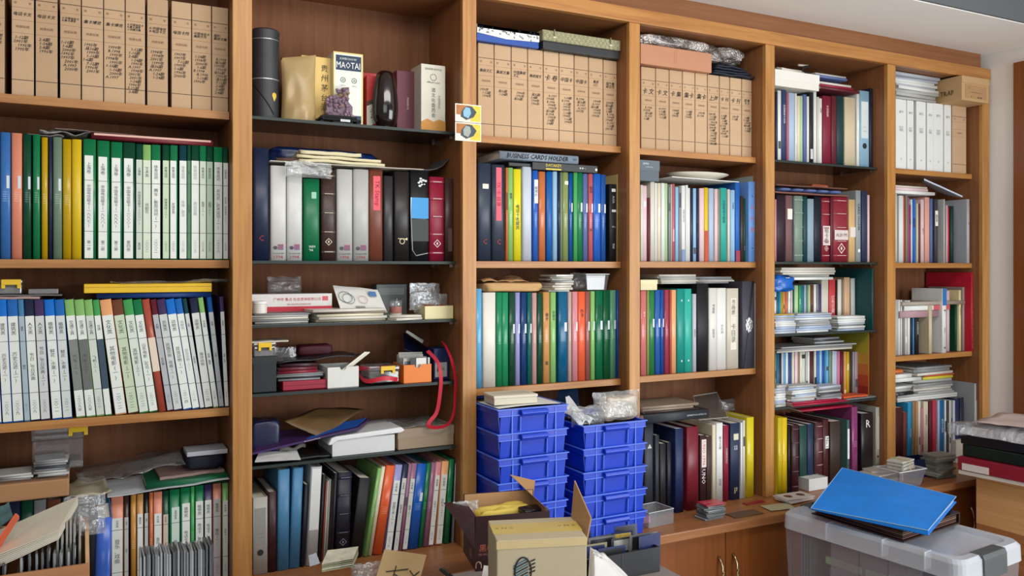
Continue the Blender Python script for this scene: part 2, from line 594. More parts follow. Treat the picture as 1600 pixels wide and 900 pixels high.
PAGE = mat((222, 214, 196), 0.9, 0.06, 400, stretch=(1, 0.02, 0.02))
PAGE2 = mat((232, 230, 222), 0.9, 0.05, 400, stretch=(1, 0.02, 0.02))


def cover_mesh(w, h, d, t, bulge, m, n=6):
    """boards and spine: an open U in plan; spine towards -y"""
    out, inn = [], []
    hw = w / 2
    r = min(bulge, hw * 0.9)
    out.append((-hw, d))
    inn.append((-hw + t, d))
    for i in range(n + 1):
        a = math.pi * i / n
        sx = -math.cos(a)
        sx = math.copysign(abs(sx) ** 0.75, sx)
        out.append((hw * sx, r * (1 - math.sin(a))))
        inn.append(((hw - t) * sx, r * (1 - math.sin(a)) + t))
    out.append((hw, d))
    inn.append((hw - t, d))
    me = MB().strip(out, inn, 0, h).mesh('cover', m)
    for p in me.polygons:
        p.use_smooth = abs(p.normal.z) < 0.5 and p.area > 0 and abs(p.normal.x) < 0.98 and abs(p.normal.y) > 0.05
    return me


def rnd(a, b):
    return random.uniform(a, b)


def emblem_diamond(parent, cz, s, rgb):
    mb = MB()
    for a, b in ((1.0, 0.78), (0.42, 0.0)):
        o = [(0, a * s), (a * s, 0), (0, -a * s), (-a * s, 0)]
        if b:
            i = [(0, b * s), (b * s, 0), (0, -b * s), (-b * s, 0)]
            for k in range(4):
                k2 = (k + 1) % 4
                mb.add([(o[k][0], -.001, cz + o[k][1]), (o[k2][0], -.001, cz + o[k2][1]), (i[k2][0], -.001, cz + i[k2][1]), (i[k][0], -.001, cz + i[k][1])], [(0, 1, 2, 3)])
        else:
            mb.add([(x * 0.6, -.001, cz + z) for x, z in o], [(0, 1, 2, 3)])
    return mb.build('diamond_emblem', mat(rgb, 0.4, 0), parent)


HAND = ['1994年', '1-12期', '1995年', '1-6期', '1996年', '7-12期', '1997年', '2-8期', '1998年', '1-10期', '1999年', '2000年', '1-24期', '2001年', 'A.1997', 'B.1998', '总36期']


def make_book(w, h, d, ck, kind, op):
    """returns (root, noun, extra words); root is an Empty at the foot of the spine, spine facing -y"""
    rgb = op.get('rgb', pal(ck))
    root = link('book', None)
    noun, extra, cat = 'book', '', 'book'
    if kind == 'kraft':
        root.name = 'archive_box'
        noun, cat = 'archive box', 'archive box'
        j = rnd(-6, 6)
        m = mat((190 + int(j), 158 + int(j), 124 + int(j)), 0.8, 0.05, 14, 0.12, 300)
        MB().box(-w / 2, w / 2, 0, d, 0, h).build('body', m, root, 0.0012)
        for fz in (0.157, 0.86):
            MB().box(-w / 2 + .0005, w / 2 - .0005, -0.0004, 0, h * (1 - fz) - .0009, h * (1 - fz) + .0009).build('fold_line', mat((70, 50, 38), 0.8, 0), root)
        for fz in (0.235, 0.345, 0.455):
            MB().box(-w / 2 + .0005, w / 2 - .0005, -0.0003, 0, h * (1 - fz) - .00035, h * (1 - fz) + .00035).build('ruled_line', mat((128, 92, 66), 0.8, 0), root)
        for x, s in ((-.33, '案'), (.33, '卷')):
            letters(root, s, x * w, h * (1 - .195), w * .13, h * .03, -.0005, (120, 84, 60))
        letters(root, '档案标题', 0, h * (1 - .40), w * .66, h * .024, -.0005, (110, 78, 56), name='printed_heading')
        if op.get('t'):
            letters(root, op['t'], 0, h * (1 - .29), w * .84, h * op.get('th', .075), -.0006, INK if op.get('bold') else (44, 34, 30), name='handwriting', hand=True)
        ln = op.get('n', 4)
        if ln:
            s = '\n'.join((' ' * random.randint(0, 3)) + random.choice(HAND) for _ in range(ln))
            hh = min(h * .42, h * .0335 * ln)
            letters(root, s, rnd(-.05, .03) * w, h * (1 - .475) - hh / 2, w * .84, hh, -.0006, (50, 40, 34), name='handwriting', hand=True)
        words = {0: 'no', 11: 'eleven', 13: 'thirteen', 2: 'two', 3: 'three', 4: 'four', 5: 'five', 6: 'six', 7: 'seven', 8: 'eight', 9: 'nine', 10: 'ten', 12: 'twelve'}
        extra = 'with %s handwritten lines' % words[ln]
        return root, noun, extra, cat
    if kind == 'wbox':
        root.name = 'box_file'
        noun, cat = 'box file', 'box file'
        MB().box(-w / 2, w / 2, 0, d, 0, h).build('body', mat(rgb, 0.55, 0.03, 8), root, 0.002)
        for fz, s, k in ((.18, '邮刊', .04), (.42, '合订\n资料', .08), (.85, '存', .03)):
            letters(root, s, 0, h * (1 - fz), w * .5, h * k, -.0006, (130, 134, 138))
        return root, noun, extra, cat
    # ---- everything with boards and leaves
    thick = kind in ('L', 'disp', 'ring', 'lev', 'alb')
    t = 0.0022 if thick else (0.0018 if w > 0.014 else 0.0008)
    t = min(t, w * 0.2)
    bulge = {'L': .003, 'disp': .0045, 'ring': .0055, 'lev': .002, 'alb': .007, 'mag': .0012, 'b': .004}.get(kind, .004)
    rough = {'L': .28, 'disp': .26, 'ring': .4, 'lev': .45, 'alb': .42, 'mag': .45, 'b': .55}.get(kind, .5)
    cm = mat(rgb, rough, 0.07, 9 if thick else 25, 0.15 if kind == 'alb' else 0.0, 400, stretch=(1, 1, .15))
    link('cover', cover_mesh(w, h, d, t, bulge, cm), root)
    top = .002 if kind in ('mag', 'b') else .006
    MB().box(-w / 2 + t + .0002, w / 2 - t - .0002, bulge + t, d - .004, .002, h - top).build('pages', PAGE if random.random() < .5 else PAGE2, root)
    if kind == 'L':
        root.name = 'labelled_binder'
        noun, cat = 'binder', 'binder'
        lt = op.get('lt', .865)
        lw = w * op.get('lw', .8) / 2
        off = op.get('lo', 0) * w
        base = op.get('lab', (226, 230, 222))
        lab = flat(root, 'spine_label', -lw + off, lw + off, .004, h * lt, base, 0.0, .0006, .35)
        z1, z2, top_z = h * .66, h * .235, h * lt
        for zz in (z1, z2):
            MB().box(-lw + off, lw + off, -.0009, -.0006, zz - .0006, zz + .0006).build('ruled_line', mat((50, 54, 52), .7, 0), lab)
        if op.get('mid'):
            flat(lab, 'label_panel', -lw + off, lw + off, z2, z1, op['mid'], -.0006, .0002, .4)
        a, b, c = op.get('tx', ('电话卡', '中国电话磁卡', '第一册'))
        ink = op.get('ink', (58, 62, 60))
        letters(lab, a, off, (z1 + top_z) / 2, lw * 1.0, (top_z - z1) * .6, -.001, ink, 'v')
        letters(lab, b, off, (z1 + z2) / 2, lw * 1.0, (z1 - z2) * .84, -.001, ink, 'v')
        letters(lab, c, off, z2 * .5, lw * .85, z2 * .55, -.001, ink, 'v')
        extra = op.get('x', 'with white spine label')
    elif kind == 'disp':
        root.name = 'display_binder'
        noun, cat = 'display binder', 'binder'
        if op.get('tag', 1):
            flat(root, 'spine_sticker', w * .12, w * .4, h * .56, h * .66, (214, 222, 226), .0006, .001)
        ln = MB()
        pale = tuple(min(255, int(v * .6 + 110)) for v in rgb)
        for k in range(5):
            ln.box(-w * .28, w * .28, -.0004, .0015, h * (.53 - k * .018), h * (.53 - k * .018) + .0009)
        ln.build('printed_lines', mat(pale, .5, 0), root)
    elif kind == 'ring':
        root.name = 'ring_binder'
        noun, cat = 'ring binder', 'binder'
    elif kind == 'lev':
        root.name = 'lever_arch_file'
        noun, cat = 'lever arch file', 'binder'
        lab = flat(root, 'spine_label', -w * .38, w * .38, h * .38, h * .86, op.get('lab', (206, 214, 216)), .0004, .001)
        letters(lab, '—\n—', 0, h * .5, w * .5, h * .06, -.0012, (90, 96, 100))
        MB().prism([(w * .22 * math.cos(a), h * .28 + w * .22 * math.sin(a)) for a in [k * math.pi / 8 for k in range(16)]], -.001, .001, 'y').build('finger_ring', mat((40, 42, 46), .4, 0), root)
    elif kind == 'alb':
        root.name = 'stock_album'
        noun, cat = 'stamp album', 'album'
        for fz in op.get('ribs', (.1, .32, .53, .74, .94)):
            n = 6
            pts = []
            for i in range(n + 1):
                a = math.pi * i / n
                sx = -math.cos(a)
                pts.append((w / 2 * math.copysign(abs(sx) ** .75, sx), .007 * (1 - math.sin(a))))
            r = MB().strip([(x * 1.02, y - .0022) for x, y in pts], pts, h * fz - .003, h * fz + .003).build('raised_band', cm, root)
            MB().box(-w * .3, w * .3, -.0034, -.0018, h * fz - .0008, h * fz + .0008).build('gilt_line', mat(op.get('gilt', (206, 196, 170)), .4, 0), r)
        if op.get('dia', 1):
            emblem_diamond(root, h * .21, w * .26, op.get('gilt', (206, 196, 170)))
        extra = 'with raised spine bands'
    elif kind == 'mag':
        root.name = 'magazine'
        noun, cat = 'slim magazine', 'magazine'
        if random.random() < .4 and w > .004 and not op.get('plain'):
            c = random.choice([tuple(int(v * .6) for v in rgb), tuple(min(255, int(v * .6 + 100)) for v in rgb), (70, 72, 80)])
            a = rnd(.05, .75)
            flat(root, 'spine_print', -w * .36, w * .36, h * a, h * (a + rnd(.06, .2)), c, .0004, .0008)
    else:
        if op.get('band'):
            for a, b2, c in op['band']:
                flat(root, 'spine_panel', -w * .46, w * .46, h * a, h * b2, c, .0004, .001)
    if 'wr' in op:   # writing: list of (text, mode, centre z fraction, width fraction, height fraction, colour)
        for s, mode, fz, fw, fh, c in op['wr']:
            letters(root, s, op.get('wx', 0) * w, h * fz, w * fw, h * fh, -.0016, c, mode)
    if 'st' in op:   # sticker: (x0,x1,z0,z1 fractions, colour, text, mode, ink)
        for x0, x1, z0, z1, c, s, mode, ink in op['st']:
            q = flat(root, 'sticker', x0 * w, x1 * w, z0 * h, z1 * h, c, .0004, .0014)
            if s:
                letters(q, s, (x0 + x1) / 2 * w, (z0 + z1) / 2 * h, (x1 - x0) * w * .8, (z1 - z0) * h * .85, -.0016, ink, mode)
    if 'x' in op:
        extra = op['x']
    if 'noun' in op:
        noun = op['noun']
    return root, noun, extra, cat


SOLID = []      # (x0, x1, y0, y1, top) of what has been set down, so that later things can rest on it
ORD = 'first second third fourth fifth sixth seventh eighth ninth tenth eleventh'.split()
POST = {'1A': ('post beside the black tube', True), '3A': ('post bearing two pictured cards', False), '4A': ('post beside the brocade box', False), '6A': ('kraft archive box', True)}


def row(key, crop, items, where, Y=0.075, depth=0.222, group=None):
    """items: (left, right, top, colour, kind[, options]) in the pixels of a crop (origin x, origin y, scale)"""
    ox, oy, sc = crop
    zb = Z[key]
    made = []
    bay = int(key[0])
    lo, hi, last = UX[bay - 1][1] + .001, UX[bay][0] - .001, -9
    for it in items:
        xl, xr, tp, ck, kind = it[:5]
        op = it[5] if len(it) > 5 else {}
        y = op.get('Y', Y)
        pl, pr = ox + xl / sc, ox + xr / sc
        dx = op.get('dx', 0) / sc
        X0, X1 = XY(pl, y), XY(pr, y)
        ztop = P((pl + pr) / 2 + dx, oy + tp / sc, y).z
        z0 = op.get('z', zb)
        hv = ztop - z0
        lean = math.atan2(XY(pl + dx, y) - X0, hv)
        h = hv / math.cos(lean)
        sh = XY(pl + dx, y) - X0
        if max(X1, X1 + sh) > hi:
            over = max(X1, X1 + sh) - hi
            X1 -= over
            if abs(lean) < .02 and X1 - X0 < .6 * (X1 + over - X0):
                X0 = X1 - .6 * (X1 + over - X0)
        if X0 < lo and bay > 1:
            X0 = lo
        if last != -9:      # stay clear of the neighbour, at the foot and at the top
            lb, ls, lh = last
            X0 = max(X0, lb + .0004)
            k = min(hv, lh)
            need = lb + ls * k / lh + .0004 - (X0 + sh * k / hv)
            if need > 0:
                sh += need * hv / k
            if X1 - X0 < .002:
                X1 = X0 + .002
            if X1 + sh > hi:
                X1 = max(hi - sh, X0 + .002)
            lean = math.atan2(sh, hv)
            h = hv / math.cos(lean)
        last = (X1, sh, hv)
        w = max((X1 - X0) * math.cos(lean) - .0006, .002)
        d = min(op.get('d', depth), BACK - y - .004)
        root, noun, extra, cat = make_book(w, h, d, ck, kind, op)
        root.location = ((X0 + X1) / 2, y + op.get('j', rnd(0, .004) if kind != 'kraft' else 0), z0 + abs(math.sin(lean)) * w / 2 + .0003)
        root.rotation_euler = (0, lean, 0)
        SOLID.append((min(X0, X0 + sh), max(X1, X1 + sh), y, y + d, ztop))
        made.append((root, ck, noun, extra, cat, op))
    for i, (root, ck, noun, extra, cat, op) in enumerate(made):
        cw = op.get('c', PAL[ck][0])
        n = len(made)
        a = made[i - 1][5].get('c', PAL[made[i - 1][1]][0]) if i else None
        b = made[i + 1][5].get('c', PAL[made[i + 1][1]][0]) if i + 1 < n else None
        if key in POST:
            post, rev = POST[key]
            if noun == 'archive box' and key == '6A':
                lab = 'single kraft brown archive box standing beside the white box files'
            else:
                k = (n - 1 - i - (key == '6A')) if rev else i
                lab = '%s %s %s, %s from the %s' % (cw, noun, extra, ORD[k], post)
                lab = lab.replace(' , ', ', ')
        else:
            rel = (' between %s and %s ones' % (a, b) if a != b else ' between two %s ones' % a) if a and b else ' at row end beside %s one' % (a or b)
            lab = '%s %s%s%s, %s' % (cw, noun, (' ' + extra) if extra else '', rel, where)
            for cut in (rel, rel.replace(' ones', '').replace(' one', '')):
                if len(lab.split()) > 16:
                    lab = '%s %s%s, %s' % (cw, noun, cut, where)
        tag(root, lab, cat, group or 'spines ' + where)
    return [m[0] for m in made]


# ---------------- bay 1
C = (0, 0, 4)
T1 = [(-80, 28, '', 3), (72, 212, '电话卡文', 4), (222, 360, '电话卡文', 4), (375, 505, 'A.中国电信卡\nB.集卡博览', 8), (511, 645, '集卡博览', 8), (649, 780, '集卡博览', 9),
      (784, 907, 'A.中国电话卡\nB.集卡博览\nC.收藏文集', 13), (920, 1050, 'A.中国电信\nB.电话卡文', 8), (1072, 1195, '电信卡苑', 7), (1200, 1320, '中国电信卡\n集邮文苑', 8), (1325, 1440, '福利\n集邮文集', 11)]
for i, (a, b, t, n) in enumerate(T1):
    o = {'t': t, 'n': n}
    if i == 4:
        o.update(bold=1, th=.1)
    T1[i] = (a, b, None, 'kraft', 'kraft', o)
ztop1 = Z['1A'] + 0.318
T1 = [(a, b, (419 - (ztop1 - H) * F_PX / ((P((a + b) / 8, 0, .075) - CAM).dot(FWD))) * 4, k, kk, o) for a, b, _, k, kk, o in T1]
row('1A', C, T1, 'on shelf above the dark red folder')

C = (0, 185, 4)
G = 'green'
WL = 'with white spine label'
row('1B', C, [
    (-150, -76, 80, 'blue', 'disp'), (-72, -4, 84, 'mblue', 'disp'), (0, 66, 88, 'mblue', 'disp'), (70, 138, 92, 'salmon', 'disp'), (142, 196, 97, 'dgreen', 'disp'), (203, 251, 100, 'green', 'disp'),
    (258, 300, 118, 'mustard', 'disp', {'tag': 0}), (305, 326, 115, 'navy', 'mag'), (330, 388, 117, 'sage', 'disp'), (391, 446, 130, 'mustard', 'disp', {'tag': 0}), (448, 511, 131, 'yellow', 'ring'),
    (520, 600, 131, G, 'L', {'lw': .68, 'lo': -.06, 'tx': ('上海卷', '中国电信磁卡(一九九七)', '第一册'), 'c': 'bright green'}),
    (607, 686, 140, G, 'L', {'lw': .7, 'lo': -.05, 'tx': ('上海卷', '中国电信磁卡(一九九八)', '第二册')}),
    (692, 766, 148, G, 'L', {'lw': .74, 'lo': -.05, 'tx': ('上海卷', '中国电信磁卡(一九九九)', '第三册')}),
    (770, 846, 152, 'dgreen', 'L', {'c': 'bottle green', 'lw': .75, 'lo': -.06, 'tx': ('上海卷', '中国电信磁卡(二〇〇〇)', '第四册')}),
    (850, 892, 160, 'dgreen', 'L', {'lw': .92, 'lab': (198, 208, 196), 'tx': ('上海卷', '中国电信磁卡(二〇〇一)', '第四册')}),
    (893, 944, 165, 'lgreen', 'L', {'lw': .94, 'lab': (212, 222, 200), 'tx': ('艺术类', '戏剧花', '二〇〇二')}),
    (946, 1004, 166, 'green', 'L', {'lw': .92, 'tx': ('体育运动', '赛车、极限运动(一)', '二〇〇二')}),
    (1015, 1060, 166, 'dgreen', 'L', {'lw': .86, 'lab': (196, 214, 180), 'tx': ('体育运动', '体育竞技(二)', '二〇〇三')}),
    (1063, 1112, 168, 'green', 'L', {'lw': .8, 'lo': -.08, 'tx': ('体育运动', '足球世界', '二〇〇三')}),
    (1121, 1168, 168, 'dteal', 'L', {'lw': .95, 'tx': ('体育运动', '体操、游泳', '二〇〇四'), 'ink': (140, 150, 150)}),
    (1170, 1194, 168, 'dgreen', 'L', {'lw': .9, 'lab': (84, 130, 96), 'tx': ('体育', '比赛、棋牌', '二〇〇四'), 'x': 'with green spine label'}),
    (1196, 1246, 168, 'dgreen', 'L', {'lw': .95, 'tx': ('体育运动', '奥运会徽', '二〇〇五'), 'ink': (150, 160, 158)}),
    (1248, 1290, 172, 'green', 'L', {'lw': .92, 'lab': (208, 216, 198), 'tx': ('体育运动', '篮球(一)', '二〇〇五')}),
    (1291, 1332, 175, 'dgreen', 'L', {'lw': .92, 'lab': (172, 190, 166), 'tx': ('体育运动', '篮球(二)', '二〇〇六')}),
    (1336, 1392, 180, 'green', 'L', {'lw': .88, 'tx': ('体育运动', '乒乓花、武术运动(一)', '二〇〇六')}),
    (1395, 1450, 185, 'dgreen', 'L', {'lw': .92, 'tx': ('体育运动', '乒乓花、武术运动(二)', '二〇〇七')})],
    'under the dark red folder')

C = (0, 400, 3.333)
q = []


def c1(bl, br, tl, top, ck, a='', b='', cc='', **k):
    q.append((bl, br, top, ck, 'L', dict(k, dx=tl - bl, tx=(a, b, cc), lt=k.get('lt', .865), lw=k.get('lw', .93))))


c1(-40, 10, -72, 229, 'bblue', '建筑类', '历史古迹(三)', '二〇〇九')
c1(14, 66, -20, 229, 'bblue', '建筑类', '历史古迹(一)', '二〇〇九')
c1(68, 124, 28, 229, 'blue', '建筑类', '历史古迹(二)', '二〇〇九')
c1(127, 158, 82, 229, 'steel', '建筑', '牌坊', '二〇一〇', lab=(168, 184, 190), x='with greyish spine label')
c1(160, 211, 108, 229, 'navy', '人文类', '节日、节日庆典', '二〇〇九')
c1(213, 263, 160, 229, 'purple', '人文类', '节日、节日庆典(二)', '二〇〇九', lab=(206, 208, 206))
c1(272, 326, 212, 229, 'bblue', '植物类', '鲜花、水果(一)', '二〇一一', c='cobalt blue')
c1(328, 378, 264, 229, 'blue', '植物类', '鲜花、水果(二)', '二〇一一', lab=(208, 214, 208))
c1(397, 447, 306, 230, 'lgreen', '交通工具', '汽车(一)', '二〇〇九年', mid=(128, 130, 126), x='with grey-panelled spine label')
c1(450, 500, 360, 230, 'lgreen', '交通工具', '汽车(二)', '二〇〇九年', mid=(104, 106, 104), x='with dark grey-panelled spine label')
c1(503, 546, 409, 231, 'lgreen', '交通工具', '飞机(一)', '二〇一〇', lab=(206, 212, 202))
c1(549, 584, 452, 231, 'ggreen', '交通', '飞机', '', mid=(58, 74, 96), x='with navy-panelled spine label')
c1(600, 661, 500, 231, 'peach', '文化类', '其他电影(一)', '二〇一二')
c1(668, 724, 572, 231, 'brown', '文化类', '其他电影(二)', '二〇一二', lab=(196, 210, 180), x='with pale green spine label')
c1(726, 776, 612, 231, 'ggreen', '文化类', '其他电影(三)', '二〇一二', lab=(214, 222, 210))
c1(778, 824, 662, 231, 'green', '文化类', '山东电影、花鸟(一)', '二〇一三')
q.append((826, 868, 229, 'brick', 'disp', {'dx': -114, 'tag': 0, 'st': [(-.44, .46, .36, .66, (226, 206, 186), '', 'v', INK)], 'x': 'with cream panel'}))
c1(872, 904, 766, 229, 'maroon', '人物', '名人像', '二〇一三', lab=(176, 178, 182), x='with grey spine label')
c1(906, 950, 798, 229, 'purple', '民族类', '民族风俗、戏曲(一)', '二〇一三', lab=(202, 206, 202))
c1(954, 1001, 853, 228, 'bblue', '动物类', '昆虫动物(一)', '二〇一四')
c1(1003, 1041, 906, 226, 'blue', '动物类', '昆虫动物(二)', '二〇一四', ink=(150, 156, 160))
c1(1043, 1066, 949, 224, 'dteal', '动物', '水族动物', '', lab=(202, 206, 204))
c1(1068, 1110, 985, 222, 'navy', '动物类', '海洋动物', '二〇一四', lab=(208, 210, 204))
c1(1112, 1140, 1030, 219, 'lgreen', '艺术类', '绘画、雕塑', '二〇一五', lab=(208, 212, 206))
c1(1142, 1168, 1077, 216, 'dblue', '动物', '鸟类(一)', '二〇一五', lab=(176, 178, 180))
c1(1171, 1211, 1143, 213, 'purple', '动物类', '蝴蝶、鸟兽', '二〇一五')
row('1C', C, q, 'under the flat yellow box', Y=.062)

C = (0, 640, 3.4625)
row('1D', C, [
    (40, 110, 492, 'navy', 'ring'), (112, 180, 492, 'dgreen', 'ring'), (182, 250, 490, 'grey', 'ring'), (252, 330, 488, 'brown', 'ring'), (332, 410, 486, 'dteal', 'ring'), (412, 480, 484, 'black', 'ring'), (482, 543, 482, 'dgrey', 'ring'),
    (545, 596, 480, 'dteal', 'L', {'tx': ('', '', '')}),
    (600, 668, 470, 'salmon', 'L', {'lt': .78, 'lw': .85, 'tx': ('艺术类', '音乐、戏曲', '二〇一六')}), (670, 698, 465, 'dbrown', 'L', {'lt': .78, 'lab': (190, 188, 180), 'tx': ('艺术', '戏曲', '')}),
    (706, 738, 462, 'gold', 'disp', {'tag': 0}), (740, 776, 458, 'tan', 'L', {'lt': .8, 'tx': ('建筑类', '风景', '二〇一六')}), (780, 804, 455, 'black', 'L', {'lt': .8, 'lab': (192, 190, 182), 'tx': ('建筑', '风景', '')}),
    (806, 829, 450, 'rust', 'disp', {'tag': 0}), (831, 879, 448, 'salmon', 'L', {'lt': .78, 'tx': ('人文类', '音乐(一)', '二〇一六')}),
    (880, 914, 442, 'dgreen', 'L', {'lt': .76, 'lab': (206, 190, 170), 'tx': ('人文类', '风光', '二〇一六'), 'x': 'with beige spine label'}),
    (917, 972, 434, 'green', 'L', {'lt': .82, 'lw': .78, 'lo': .1, 'tx': ('自然世界', '绘画', '二〇一七'), 'lab': (204, 222, 206)}),
    (976, 1029, 424, 'green', 'L', {'lt': .84, 'lw': .8, 'lo': .08, 'tx': ('植物类', '电话卡、票图', '二〇一七')}),
    (1031, 1054, 418, 'ggreen', 'disp', {'tag': 0}),
    (1056, 1103, 412, 'green', 'L', {'lt': .84, 'lw': .86, 'tx': ('植物类', '电话卡、票图(二)', '二〇一七')}),
    (1105, 1150, 408, 'purple', 'L', {'lt': .84, 'tx': ('植物类', '电话卡、票图(三)', '二〇一七')}),
    (1153, 1198, 402, 'salmon', 'L', {'lt': .84, 'lab': (188, 190, 188), 'tx': ('植物类', '舞蹈(一)', '二〇一八'), 'x': 'with grey spine label'}),
    (1208, 1262, 398, 'lgreen', 'L', {'lt': .82, 'lw': .84, 'tx': ('人文类', '生肖卡(一)', '二〇一八')})],
    'behind the wooden card tray', Y=.07)

# ---------------- bay 2
C = (360, 200, 4)


def cup(root, w, h):
    """football cup mark: ball, red and blue bars, words and year"""
    k = MB()
    pts = [(-w * .2 + w * .12 * math.cos(a), h * .135 + w * .12 * math.sin(a)) for a in [i * math.pi / 5 for i in range(10)]]
    k.prism(pts, -.0016, -.0012, 'y')
    k.build('ball_mark', mat((60, 60, 72), .6, 0), root)
    for c, o in (((190, 60, 66), 0), ((70, 84, 140), 1)):
        k = MB()
        for i in range(3):
            z = h * (.165 - .02 * i - .01 * o)
            k.box(-w * .04, w * .32, -.0016, -.0012, z, z + h * .007)
        k.build('stripe_mark', mat(c, .6, 0), root)
    letters(root, 'Football WM', 0, h * .075, w * .7, h * .022, -.0016, (60, 60, 70))
    letters(root, '1994', 0, h * .038, w * .7, h * .036, -.0016, (170, 60, 66))


R2B = row('2B', C, [
    (143, 243, 125, 'navy', 'ring', {'wr': [('C', 'h', .2, .3, .06, (160, 40, 44))], 'x': 'with red mark'}),
    (252, 350, 236, 'lgrey', 'ring', {'rgb': (205, 205, 200)}), (355, 452, 236, 'lgrey', 'ring', {'rgb': (205, 205, 202)}),
    (460, 560, 318, 'green', 'ring', {'rgb': (8, 108, 66), 'st': [(-.02, .28, .76, .84, (150, 200, 175), '', 'h', INK)], 'wr': [('WM\n\'94', 'h', .15, .4, .08, (220, 230, 224))]}),
    (570, 660, 265, 'dbrown', 'alb', {'c': 'dark brown'}),
    (667, 766, 258, 'lgrey', 'ring', {'rgb': (188, 188, 184)}), (770, 867, 258, 'lgrey', 'ring', {'rgb': (180, 180, 176)}),
    (870, 956, 255, 'brown', 'ring', {'rgb': (116, 62, 46), 'st': [(-.22, .3, .55, .92, (232, 84, 100), 'TK Stamp', 'r', (120, 30, 44))], 'x': 'with pink paper label'}),
    (962, 1021, 300, 'dgrey', 'ring', {'rgb': (48, 46, 50)}), (1026, 1121, 272, 'black', 'ring', {'rgb': (36, 30, 30), 'x': 'with posthorn mark'}),
    (1126, 1241, 266, 'black', 'ring', {'rgb': (22, 24, 28), 'x': 'with blue band and globe', 'st': [(-.48, .48, .47, .7, (62, 150, 212), '', 'h', INK), (-.48, .48, .22, .46, (52, 58, 58), '', 'h', INK)]}),
    (1246, 1340, 306, 'crimson', 'alb', {'gilt': (222, 200, 200)}),
    (1350, 1438, 318, 'dbrown', 'ring', {'st': [(-.15, .32, .12, .4, (86, 62, 52), '', 'h', INK)], 'x': 'with label holder'})],
    'on glass under folded cream papers', depth=.2)
for i in (1, 2, 5, 6):
    o = R2B[i]
    bb = o.children[0].data
    cup(o, max(v.co.x for v in bb.vertices) * 2, max(v.co.z for v in bb.vertices))
# posthorn and globe marks
o = R2B[9]
bw = max(v.co.x for v in o.children[0].data.vertices) * 2
bh = max(v.co.z for v in o.children[0].data.vertices)
GILT = mat((206, 200, 160), .4, 0)
pts = [(bw * .16 * math.cos(a) - bw * .02, -.002, bh * .22 + bw * .16 * math.sin(a)) for a in [i * math.pi / 8 for i in range(17)]]
MB().tube(pts, .0016, 6).tube([(-bw * .3, -.002, bh * .25), (bw * .12, -.002, bh * .25)], .0014, 6).add(
    [(bw * .1, -.002, bh * .245), (bw * .34, -.002, bh * .262), (bw * .34, -.002, bh * .232)], [(0, 1, 2)]).build('posthorn_mark', GILT, o)
o = R2B[10]
bw = max(v.co.x for v in o.children[0].data.vertices) * 2
bh = max(v.co.z for v in o.children[0].data.vertices)
g = MB()
for k in range(9):
    a = k * 2.4
    r = bw * .24 * math.sqrt(k / 9)
    cx, cz, s = bw * .1 + r * math.cos(a), bh * .87 + r * math.sin(a), bw * rnd(.05, .09)
    g.prism([(cx + s * math.cos(b), cz + s * .7 * math.sin(b)) for b in [i * math.pi / 3 + k for i in range(6)]], -.0018, -.0012, 'y')
g.build('globe_mark', mat((214, 216, 214), .6, 0), o)
MB().tube([(-bw * .48, -.001, bh * .7), (-bw * .48, -.001, bh * .5), (-bw * .4, -.001, bh * .12), (-bw * .2, -.001, bh * .06), (bw * .45, -.001, bh * .09)], .0018, 6).build('silver_line', mat((196, 200, 200), .3, 0, metal=.6), o)

